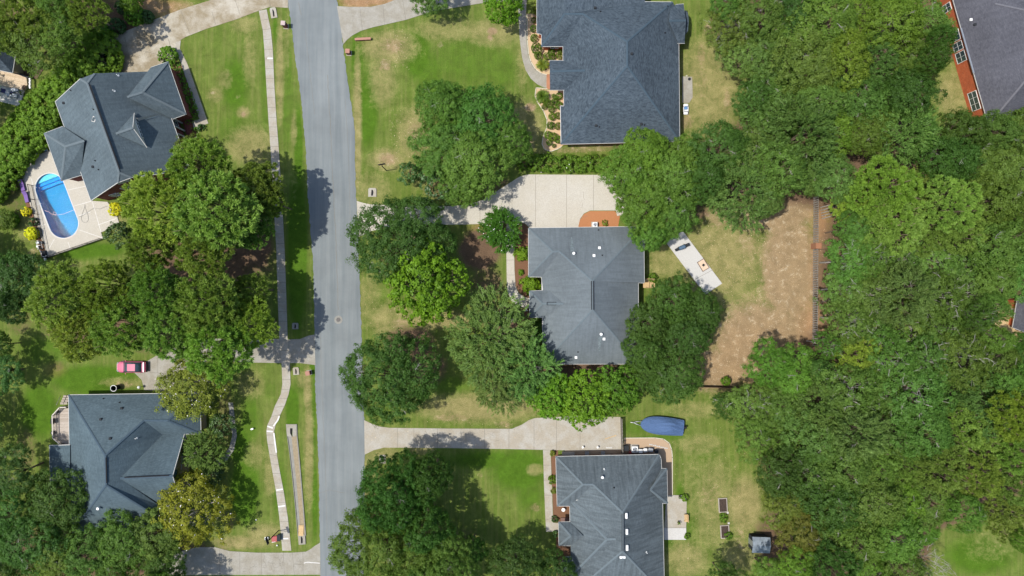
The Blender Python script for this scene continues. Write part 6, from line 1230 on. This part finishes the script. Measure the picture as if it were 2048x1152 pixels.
for s in (-1, 1): mb.box((0, s * ly, .04), (lx * 2 + .1, .09, .09)); mb.box((s * lx, 0, .04), (.09, ly * 2 - .09, .09))
mb.build('rim', plain('rim_brown', (.12, .08, .06), .7), t); mb = MB(); mb.box((0, 0, .12), (.34, .34, .2), R(20), .02); mb.build('burner', M['dark'], t)
# ---------------------------------------------------------------- machines and bins at the streaked roof house
def ac_unit(px, py, label, s=.85, h=.75, rz=0, group='outdoor air conditioning units'):
    p = P(px, py, h * .9); t = thing('ac_unit', label, 'air conditioner', (p.x, p.y, .05), R(rz), group)
    mb = MB(); mb.box((0, 0, .03), (s + .25, s + .25, .07)); mb.build('pad', M['concrete'], t); mb = MB(); mb.box((0, 0, .06 + h / 2), (s, s, h), 0, .07); mb.build('case', M['white'], t)
    mb = MB(); mb.cyl((0, 0, h + .06), (0, 0, h + .09), s * .36, None, 24); g_ = mb.build('fan_grille', M['galv'], t); mb = MB()
    for i in range(3): a = i * 2.094 + .4; mb.add([(0, 0, h + .10), (s * .33 * math.cos(a), s * .33 * math.sin(a), h + .10), (s * .33 * math.cos(a + .7), s * .33 * math.sin(a + .7), h + .10)], [(0, 1, 2)])
    mb.build('fan_blades', M['dark'], g_)
ac_unit(1269.5, 898.5, 'large white air conditioner with round fan left of the three pale bins', 1.0, .8)
p = P(1195.5, 451, .6); ac_unit(1190, 449.5, 'small air conditioner with dark fan beside the north eave of the centre house', .8, .7)
def bin_(name, label, px, py, body, lid, w=.6, l=.62, h=1.0, rz=0, grp=None, round_=False):
    p = P(px, py, h); t = thing(name, label, 'bin', (p.x, p.y, .04), R(rz), grp); mb = MB()
    if round_: mb.cyl((0, 0, 0), (0, 0, h), w * .42, w * .5, 18, False); mb.cyl((0, 0, 0), (0, 0, .04), w * .42, None, 18)
    else: mb.add([(-w * .4, -l * .4, 0), (w * .4, -l * .4, 0), (w * .4, l * .4, 0), (-w * .4, l * .4, 0), (-w / 2, -l / 2, h), (w / 2, -l / 2, h), (w / 2, l / 2, h), (-w / 2, l / 2, h)], [(3, 2, 1, 0), (4, 5, 6, 7)] + [(i, (i + 1) % 4, (i + 1) % 4 + 4, i + 4) for i in range(4)])
    mb.build('tub', M[body], t); mb = MB()
    if round_: mb.tube([(w * .5 * math.cos(i * .3491), w * .5 * math.sin(i * .3491), h) for i in range(19)], .05, 6); mb.build('rim', M[lid], t)
    else: mb.box((0, 0, h + .04), (w + .08, l + .08, .09), 0, .03); o = mb.build('lid', M[lid], t); mb = MB(); mb.tube([(-w * .35, l * .5, h - .05), (-w * .35, l * .6, h - .02), (w * .35, l * .6, h - .02), (w * .35, l * .5, h - .05)], .02, 5); mb.build('handle', M[lid], o)
g = 'white bins behind the streaked roof house'
bin_('storage_bin', 'leftmost of the three pale bins right of the large air conditioner', 1281, 902, 'galv', 'white', .6, .5, .8, 0, g); bin_('storage_bin', 'middle of the three pale bins right of the large air conditioner', 1290.5, 900.5, 'galv', 'white', .55, .5, .9, 5, g); bin_('storage_bin', 'rightmost of the three pale bins right of the large air conditioner', 1301, 900, 'galv', 'galv', .7, .5, .8, -6, g)
g = 'dark bins left of the large air conditioner'
bin_('wheelie_bin', 'dark bin directly left of the large air conditioner', 1252.5, 896.5, 'dark', 'dark', .7, .75, 1.0, 0, g); bin_('fuel_can', 'small red can between dark bin and large air conditioner', 1260, 904.5, 'red', 'red', .35, .35, .4); bin_('wheelie_bin', 'small dark bin at the right end of the row behind the streaked roof house', 1313, 903, 'black', 'dark', .5, .5, .8)
for i, (x, y) in enumerate(((1173, 904), (1205, 904))): simple('patio_chair', ['left', 'right'][i] + ' pale slatted chair against the north side of the streaked roof house', 'chair', x, y, .04, [('seat', 'galv', lambda m: [m.box((k * .11 - .27, 0, .42), (.08, .5, .03)) for k in range(6)]), ('backrest', 'galv', lambda m: [m.box((k * .11 - .27, -.26, .7), (.08, .04, .5)) for k in range(6)]), ('leg', 'black', lambda m: [m.cyl((sx * .28, sy * .22, 0), (sx * .28, sy * .22, .42), .02, None, 6) for sx in (-1, 1) for sy in (-1, 1)])], 0, 'pale slatted chairs')
simple('storage_bench', 'grey-tan bench box at the top left corner of the streaked roof house', 'bench', 1136, 905.5, .04, [('box', plain('taupe', (.28, .24, .19), .7), lambda m: m.box((0, 0, .25), (1.9, .5, .5), 0, .02)), ('lid', plain('taupe2', (.34, .30, .25), .7), lambda m: m.box((0, 0, .54), (2.0, .58, .07), 0, .02))])
for i, (x, y) in enumerate(((1165, 893), (1194.5, 893))): simple('garden_lamp', ['left', 'right'][i] + ' small white lamp at the lower kerb of the long driveway', 'lamp', x, y, 0, [('post', 'black', lambda m: m.cyl((0, 0, -.1), (0, 0, .5), .03, None, 6)), ('head', 'white', lambda m: (m.cyl((0, 0, .5), (0, 0, .62), .05, .16, 10), m.cyl((0, 0, .62), (0, 0, .68), .18, .05, 10)))], 0, 'small white driveway lamps')
simple('loose_board', 'white board lying beside the orange soil above the streaked roof', 'board', 1218, 895, .05, [('plank', 'trim', lambda m: m.box((0, 0, .04), (1.0, .22, .05), 0, .01))]); simple('loose_board', 'thin yellow board lying on the end of the long driveway', 'board', 1221, 874, .06, [('plank', 'new_wood', lambda m: m.box((0, 0, .03), (1.9, .10, .04), R(18)))])
simple('flagstone_path', 'short row of pale flat stones in the gravel beside the covered boat', 'stones', 1316, 892, .04, [('stones', 'concrete_white', lambda m: [m.box((-1.3 + k * .3, .25 - k * .07 + (k % 2) * .05, .03), (.26, .2, .06), R(-15 + 20 * (k % 3)), .03) for k in range(10)])])
simple('statue_pot', 'pale round bird bath in the bed left of the streaked roof', 'bird bath', 1126, 1017, 0, [('bowl', 'white', lambda m: (m.cyl((0, 0, .55), (0, 0, .68), .16, .30, 16), m.cyl((0, 0, -.1), (0, 0, .56), .12, .08, 10)))])
simple('entry_step', 'dark red brick step in the bed left of the streaked roof', 'step', 1131, 1039, 0, [('slab', 'brick_dark', lambda m: m.box((0, 0, .12), (1.5, .7, .24)))])
def pot(px, py, label, r=.22, leaf='leaf_bright', seed=1, clay=(.20, .10, .06)):
    p = P(px, py, .4); t = thing('potted_plant', label, 'plant', (p.x, p.y, .1)); mb = MB(); mb.cyl((0, 0, 0), (0, 0, .38), r * .7, r, 14); mb.build('pot', plain('clay_%d' % int(clay[0] * 100), clay, .8), t)
    link_mesh('foliage', crown('foliage', [(0, 0, .55, r * 1.3, r * 1.3, .28)], M[leaf], 200 + seed, density=24, cr=.12, k=10, L=.16, Wd=.07, low=-.6), None, t)
pot(1359, 993, 'small potted plant at the top of the back patio', .14, 'leaf_magnolia', 2); pot(1357, 1045, 'plant beside the wooden bench on the back patio', .16, 'leaf_bright', 3)
simple('wooden_bench', 'small tan wooden bench on the right edge of the back patio', 'bench', 1370.5, 1034, .1, [('seat', 'new_wood', lambda m: [m.box((k * .13 - .2, 0, .42), (.11, 1.2, .04)) for k in range(4)]), ('backrest', 'new_wood', lambda m: [m.box((.28, 0, .55 + k * .14), (.04, 1.2, .11)) for k in range(3)]), ('leg', 'new_wood', lambda m: [m.box((sx * .22, sy * .5, .2), (.07, .07, .4)) for sx in (-1, 1) for sy in (-1, 1)])])
def raised_bed(x0, y0, x1, y1, label):
    a, b = P(x0, y0), P(x1, y1); c = (a + b) / 2; t = thing('raised_bed', label, 'garden bed', (c.x, c.y, 0), R(3), 'raised garden beds'); w, l = abs(b.x - a.x), abs(b.y - a.y); mb = MB()
    for s in (-1, 1): mb.box((s * w / 2, 0, .14), (.10, l + .1, .30), 0, .01); mb.box((0, s * l / 2, .14), (w - .1, .10, .295), 0, .01)
    mb.build('frame', plain('bed_boards', (.38, .34, .29), .8), t); mb = MB(); n = 12; rnd = random.Random(x0)
    mb.add([(-w / 2 + w * i / n, -l / 2 + l * j / n, .18 + rnd.uniform(-.03, .04)) for j in range(n + 1) for i in range(n + 1)], [(j * (n + 1) + i, j * (n + 1) + i + 1, (j + 1) * (n + 1) + i + 1, (j + 1) * (n + 1) + i) for j in range(n) for i in range(n)]); mb.build('soil', M['soil'], t)
raised_bed(1437, 996, 1453, 1023, 'upper raised garden bed with white frame and bare soil'); raised_bed(1441, 1050, 1457, 1075, 'lower raised garden bed with white frame and a plant')
for i, y in enumerate((1025, 1046)): simple('paver', ['upper', 'lower'][i] + ' pale paving block between the two raised beds', 'paver', 1455 + i * 2, y, 0, [('block', 'trim', lambda m: m.box((0, 0, .06), (.3, .3, .14), 0, .02))], 5, 'pale pavers by the raised beds')
p = P(1523, 1091, 2.3); t = thing('garden_shed', 'small grey metal shed half hidden under trees near the bottom edge', 'shed', (p.x, p.y, 0), R(-2)); mb = MB(); mb.box((0, 0, 1.05), (2.5, 2.1, 2.1)); mb.build('wall', M['dark'], t)
mb = MB(); mb.add([(-1.4, -1.25, 2.1), (1.4, -1.25, 2.1), (1.4, 0, 2.5), (-1.4, 0, 2.5), (-1.4, 1.25, 2.1), (1.4, 1.25, 2.1)], [(0, 1, 2, 3), (3, 2, 5, 4)]); o = mb.build('roof', plain('shed_metal', (.34, .40, .46), .45, .5, .5, .35, 1.5), t); o.modifiers.new('t', 'SOLIDIFY').thickness = .05; mb = MB(); mb.box((-1.26, 0, .95), (.04, .9, 1.8)); mb.build('door', M['galv'], t)
# ---------------------------------------------------------------- deck of the bottom left house
c = P(126, 850, .9); t = thing('octagonal_deck', 'weathered wooden deck with railed angled corners on the left of the teal-grey roof', 'deck', (c.x, c.y, 0)); off = Vector((c.x, c.y, 0))
dp = [(140, 816), (119.5, 817), (105, 831), (106, 875), (120, 889.5), (141, 889.5)]; zz = 1.0; mb = MB(off); mb.prism([tuple(P(x, y, zz).xy) for x, y in dp], .75, zz); mb.build('floor', mat_planks('deck_boards_y', (.34, .29, .235), (.46, .40, .34), .15, 0), t)
rb, pb, bb = MB(off), MB(off), MB(off); top_ = [P(x, y, 1.95) for x, y in ((132, 814.5), (119, 815), (104.5, 831), (105.5, 876), (120, 889))]
for a, b in zip(top_, top_[1:]):
    d = b - a; L = d.length; an = math.atan2(d.y, d.x); m_ = (a + b) / 2; rb.box((m_.x, m_.y, 1.95), (L + .1, .14, .05), an); rb.box((m_.x, m_.y, 1.12), (L, .05, .08), an)
    for i in range(int(L / .13)): q = a + d * (i + .5) * .13 / L; bb.box((q.x, q.y, 1.52), (.035, .035, .8), an)
for q in top_: pb.box((q.x, q.y, .98), (.11, .11, 2.0))
rb.build('handrail', plain('painted_rail', (.52, .47, .40), .8), t); bb.build('balusters', M['fence_wood'], t); pb.build('post', M['fence_wood'], t)
c2 = P(135, 802); st_ = thing('deck_stairs', 'short wooden stairs with rails above the octagonal deck', 'stairs', c2); 
for i in range(4): mb = MB(); mb.box((0, .75 - i * .32, .12 + i * .25), (1.1, .34, .06)); mb.build('tread', M['deck_wood'], st_)
mb = MB(); [mb.tube([(-.5 + sx * 1.0, 1.0, .9), (-.5 + sx * 1.0, -.3, 1.9)], .04, 5) for sx in (0, 1)]; mb.build('rail', M['fence_wood'], st_)
for i, (x, y, s) in enumerate(((125, 821, .35), (116.5, 839, .55), (117, 862, .45))): p = P(x, y, 1.4); simple('deck_chair' if i == 1 else 'deck_planter', ['dark pot at the top corner of the octagonal deck', 'dark chair in the middle of the octagonal deck', 'dark pot with white bloom at the lower part of the octagonal deck'][i], 'chair' if i == 1 else 'pot', x, y, 1.0, [('body', 'dark', (lambda m, s=s: m.cyl((0, 0, 0), (0, 0, .4), s * .5, s * .7, 14)) if i != 1 else (lambda m: (m.box((0, 0, .4), (.55, .8, .08), 0, .03), m.box((.26, 0, .65), (.06, .8, .5), 0, .02), m.box((-.1, 0, .18), (.4, .6, .36))))), ('detail', ['galv', 'black', 'white'][i], lambda m, i=i: m.ball((0, 0, .45), .12 if i != 1 else .08))])
# air con / bin round thing at the north eave
bin_('planter_tub', 'white-rimmed round dark tub at the north eave of the teal-grey roof', 227.5, 776.5, 'black', 'white', .95, .95, 1.2, 0, None, True)
simple('garden_lamp', 'white round lamp at the corner of the drive below the pink car', 'lamp', 284, 773, 0, [('post', 'black', lambda m: m.cyl((0, 0, -.1), (0, 0, .8), .03, None, 6)), ('globe', 'white', lambda m: m.ball((0, 0, .9), .24))])
# black bins by the stained driveway
for i, (x, y, rz) in enumerate(((205, 84, 20), (204.5, 98, 5), (203, 109, -10))): bin_('wheelie_bin', ['topmost', 'middle', 'lowest'][i] + ' of the three black wheelie bins at the left end of the stained driveway', x, y, 'black', 'dark', .7, .75, 1.05, rz, 'black wheelie bins by the stained driveway')
# ---------------------------------------------------------------- pool terrace furniture
def lounger(px, py, rz, label, mat, grp, z=.1):
    p = P(px, py, .4); t = thing('sun_lounger', label, 'lounger', (p.x, p.y, z), R(rz), grp); mb = MB(); mb.box((0, -.25, .34), (.62, 1.25, .10), 0, .03); mb.build('seat_cushion', M[mat], t)
    mb = MB(); mb.box((0, .62, .50), (.62, .62, .10), rot=Matrix.Rotation(R(32), 3, 'X')); mb.build('backrest', M[mat], t); mb = MB()
    for sx in (-.3, .3): mb.tube([(sx, -.88, .26), (sx, .9, .26)], .025, 5)
    mb.build('frame', M['black'], t)
    for sx in (-.28, .28):
        for sy in (-.8, .75): mb = MB(); mb.cyl((sx, sy, 0), (sx, sy, .26), .025, None, 6); mb.build('leg', M['black'], t)
lounger(44.5, 371, 15, 'upper purple lounger left of the pool', 'purple', 'purple loungers left of the pool'); lounger(52.5, 394, 13, 'lower purple lounger left of the pool', 'purple', 'purple loungers left of the pool')
simple('pool_chair', 'left blue and white folded chair at the top of the pool deck', 'chair', 80, 306, .12, [('seat', 'bluecloth', lambda m: m.box((0, 0, .4), (.5, .8, .05), R(30), .02)), ('frame', 'white', lambda m: m.tube([(-.3, -.3, .4), (-.2, .4, .6), (.2, .35, .6), (.3, -.2, .4), (-.3, -.3, .4)], .03, 5)), ('leg', 'white', lambda m: [m.cyl((sx, sy, 0), (sx, sy, .4), .02, None, 6) for sx in (-.22, .22) for sy in (-.25, .25)])], 0, 'blue and white chairs at the top of the pool deck')
simple('pool_chair', 'right blue and white folded chair at the top of the pool deck', 'chair', 96, 299.5, .12, [('seat', 'bluecloth', lambda m: m.box((0, 0, .4), (.5, .6, .05), R(30), .02)), ('frame', 'white', lambda m: m.tube([(-.3, -.3, .4), (-.2, .3, .6), (.2, .3, .6), (.3, -.2, .4), (-.3, -.3, .4)], .03, 5)), ('leg', 'white', lambda m: [m.cyl((sx, sy, 0), (sx, sy, .4), .02, None, 6) for sx in (-.22, .22) for sy in (-.25, .25)])], 0, 'blue and white chairs at the top of the pool deck')
simple('pool_pump', 'white pool pump and pipes at the lower left corner of the pool deck', 'pump', 82, 492, 0, [('filter_tank', 'galv', lambda m: (m.cyl((.1, .5, 0), (.1, .5, .8), .28, .26, 16), m.ball((.1, .5, .8), (.26, .26, .12), 12, 4, 0))), ('pipes', 'white', lambda m: (m.tube([(-.3, .8, .5), (.5, .6, .55), (.45, .1, .5), (-.2, .0, .5), (-.3, -.6, .3)], .05, 6), m.tube([(-.45, .3, .35), (.4, .3, .4), (.5, -.4, .35)], .05, 6), m.tube([(-.4, .6, .6), (-.1, -.2, .5), (.1, -1.0, .3)], .04, 6), m.box((-.35, -.1, .25), (.3, .3, .3), 0, .03))), ('motor', 'black', lambda m: m.cyl((-.1, -.35, .2), (.4, -.45, .2), .14, None, 12))], 0)
simple('equipment_box', 'white-edged dark box below the pool pump', 'box', 91, 507, 0, [('tray', 'white', lambda m: (m.box((0, -.5, .3), (.7, .08, .3)), m.box((-.35, 0, .3), (.08, 1.0, .3)), m.box((-.1, -.85, .2), (.3, .5, .3), 0, .03))), ('base', 'dark', lambda m: m.box((.05, 0, .2), (.6, .8, .4)))], 15)
simple('patio_table', 'round brown table top in the mulch left of the purple loungers', 'table', 33, 378, 0, [('table_top', plain('terracotta', (.22, .12, .08), .8), lambda m: m.cyl((0, 0, .65), (0, 0, .7), .58, None, 24)), ('stem', 'black', lambda m: m.cyl((0, 0, 0), (0, 0, .65), .06, None, 8))])
# ---------------------------------------------------------------- neighbour decks
c = P(20, 160); t = thing('wooden_deck', 'tan plank deck at the left edge below the blue-grey roof corner', 'deck', (c.x, c.y, 0)); off = Vector((c.x, c.y, 0)); mb = MB(off); mb.prism([G(*q) for q in ((-40, 128), (25, 146), (58, 157), (60, 172), (50, 182), (0, 170), (-40, 160))], .0, .6); mb.build('floor', M['deck_tan'], t); mb = MB(off); a, b = P(26, 143, .7), P(59, 156, .7); d = b - a; mb.box(((a.x + b.x) / 2, (a.y + b.y) / 2, .75), (d.length, .3, .3), math.atan2(d.y, d.x)); mb.build('planter_ledge', M['dark'], t)
mb = MB(off)
for i in range(6): q = P(59.5 + (i % 2) * .6, 158 + i * 3.5, .8); mb.cyl((q.x, q.y, .5), (q.x, q.y, .85), .12, .14, 8)
mb.build('pots', M['white'], t)
c = P(45, 140); t = thing('shaded_patio', 'dark brown shaded patio with black furniture at the left edge', 'patio', (c.x, c.y, 0)); mb = MB(Vector((c.x, c.y, 0))); mb.prism([G(*q) for q in ((34, 112), (62, 112), (88, 138), (76, 158), (58, 155), (27, 143))], 0, .12); mb.build('floor', plain('brown_floor', (.13, .085, .065), .9, .1, 0, .3, 3), t)
for i, (x, y, rz) in enumerate(((54, 118, 20), (46, 136, 70))): simple('patio_sofa', ['upper', 'lower'][i] + ' black sofa on the shaded brown patio at the left edge', 'sofa', x, y, .12, [('seat', 'black', lambda m: m.box((0, 0, .22), (1.5, .7, .42), 0, .06)), ('backrest', 'navy', lambda m: m.box((0, .35, .5), (1.5, .2, .5), 0, .05)), ('armrest', 'black', lambda m: [m.box((sx * .72, 0, .35), (.16, .7, .3), 0, .04) for sx in (-1, 1)])], rz, 'black sofas on the shaded patio')
simple('umbrella_base', 'small teal cushion on the shaded brown patio', 'cushion', 35, 128, .12, [('pad', plain('teal', (.02, .14, .13), .8), lambda m: m.box((0, 0, .12), (.6, .6, .2), R(15), .08))]); simple('side_table', 'small white side table on the shaded brown patio', 'table', 64, 132, .12, [('top', 'white', lambda m: m.box((0, 0, .4), (.35, .35, .05), 0, .01)), ('leg', 'black', lambda m: m.cyl((0, 0, 0), (0, 0, .38), .04, None, 8))])
g = 'grey loungers on the white patio at the left edge'
for i, (x, y, rz, m_) in enumerate(((15, 184, 75, 'navy'), (24, 190, 78, 'galv'), (26, 180, 100, 'galv'))): lounger(x, y, rz, ['leftmost lounger with navy cushion', 'lower grey-blue lounger', 'upper grey-blue lounger'][i] + ' on the white patio at the left edge', m_, g, .08)
simple('coiled_hose', 'coiled brown hose at the right end of the tan deck', 'hose', 54, 176.5, .6, [('coil', plain('brown_hose', (.10, .05, .03), .6), lambda m: [m.tube([((.30 - j * .06) * math.cos(i * .314), (.30 - j * .06) * math.sin(i * .314), .04 + j * .05) for i in range(21)], .04, 5) for j in range(3)])])
pot(44.5, 187, 'potted palm on the white patio at the left edge', .18, 'frond', 5, (.5, .48, .44))
# steps of the centre house, firewood and yellow decking
c = P(1300, 568); t = thing('wooden_steps', 'new tan wooden steps and landing behind the centre house', 'steps', (c.x, c.y, 0)); 
mb = MB(); mb.box((-.7, .1, .5), (1.0, 1.4, .1)); mb.build('landing', M['new_wood'], t)
for i in range(3): mb = MB(); mb.box((.05 + i * .28, .1, .38 - i * .15), (.28, 1.3, .06)); mb.build('tread', M['new_wood'], t)
mb = MB(); [mb.tube([(-1.2, y, 1.4), (.0, y, 1.4), (.8, y, .9)], .05, 5) for y in (-.6, .8)]; mb.build('rail', M['new_wood'], t)
c = P(1985, 650); t = thing('yellow_deck', 'pale yellow wooden deck showing in pieces through the trees at the right edge', 'deck', (c.x, c.y, 0)); off = Vector((c.x, c.y, 0)); M['deck_yellow'] = mat_planks('yellow_deck_boards', (.46, .33, .16), (.56, .42, .23), .14, R(75))
mb = MB(off); mb.prism([tuple(P(x, y, 1.4).xy) for x, y in ((1930, 618), (1958, 610), (2022, 610), (2030, 660), (2045, 664), (2045, 700), (1925, 702))], .9, 1.4); mb.build('floor', M['deck_yellow'], t); mb = MB(off); [mb.cyl((*P(x, y, 1).xy, 0), (*P(x, y, 1).xy, .95), .08, None, 8) for x, y in ((1935, 625), (2010, 620), (1935, 692), (2035, 692))]; mb.build('post', M['new_wood'], t)
simple('log_pile', 'grey timber beams lying beside the board fence at the wood edge', 'logs', 1651, 425, 0, [('beams', 'fence_wood', lambda m: [m.cyl((-.8, .9 - k * .45, .14), (1.9, 1.2 - k * .45, .14), .09, None, 8) for k in range(5)])], 8)
simple('trellis_post', 'reddish square post top in the grey board fence', 'post', 1627, 493, 0, [('post', plain('rust_wood', (.28, .13, .07), .9), lambda m: m.box((0, 0, .95), (.9, .9, 1.9), 0, .02)), ('rail', 'fence_brown', lambda m: [m.box((2.1, s * .45, .6), (3.2, .07, .09), R(4)) for s in (-1, 1)])])
simple('yard_pot', 'dark grey lid on the narrow slab right of the slate-blue house', 'lid', 1378.5, 158.5, .09, [('lid', 'dark', lambda m: m.cyl((0, 0, 0), (0, 0, .12), .24, .2, 16)), ('knob', 'black', lambda m: m.ball((0, 0, .14), .05))])
simple('garden_flag', 'small white lawn sign beside the porch path of the centre house', 'sign', 1052.5, 619, .0, [('board', 'white', lambda m: m.add([(-.3, -.2, .3), (.3, -.2, .3), (0, .3, .75), (-.3, -.26, .3), (.3, -.26, .3), (0, .24, .75)], [(0, 1, 2), (5, 4, 3), (0, 3, 4, 1), (1, 4, 5, 2), (2, 5, 3, 0)])), ('stake', 'black', lambda m: m.cyl((0, 0, -.1), (0, 0, .35), .02, None, 6))])
# fallen twigs and leaf litter on lawns and drives (nobody could count them)
rng = np.random.default_rng(12); ar = [(1395, 400, 220, 360, 1500), (760, 60, 60, 80, 120), (780, 220, 70, 110, 160), (1340, 820, 150, 320, 160), (730, 840, 300, 40, 90), (730, 600, 160, 60, 90), (740, 405, 300, 45, 100), (1640, 400, 30, 260, 200)]
pts = np.concatenate([np.stack([rng.uniform(a, a + w, n), rng.uniform(b, b + h, n)], 1) for a, b, w, h, n in ar]); n = len(pts); wp = np.stack([(pts[:, 0] - 1024) * PX, (576 - pts[:, 1]) * PX, np.full(n, .07)], 1)
a = rng.uniform(0, 6.28, n); tn = np.stack([np.cos(a), np.sin(a), np.zeros(n)], 1); nr = unit(np.stack([rng.normal(0, .2, n), rng.normal(0, .2, n), np.ones(n)], 1)); lt = NT('litter'); at_ = lt.n('ShaderNodeAttribute', attribute_type='GEOMETRY', attribute_name='tint').outputs['Fac']; lt.fin(lt.mix(at_, (.17, .10, .05), (.62, .50, .32)), .9, .1)
tag(link_mesh('leaf_litter', leaf_mesh('leaf_litter', wp, nr, unit(tn - nr * (tn * nr).sum(1)[:, None]), rng.uniform(.08, .2, n), rng.uniform(.04, .09, n), rng.random(n), lt.m), None), 'fallen leaves and bark scraps scattered on the lawns', 'leaf litter', kind='stuff')
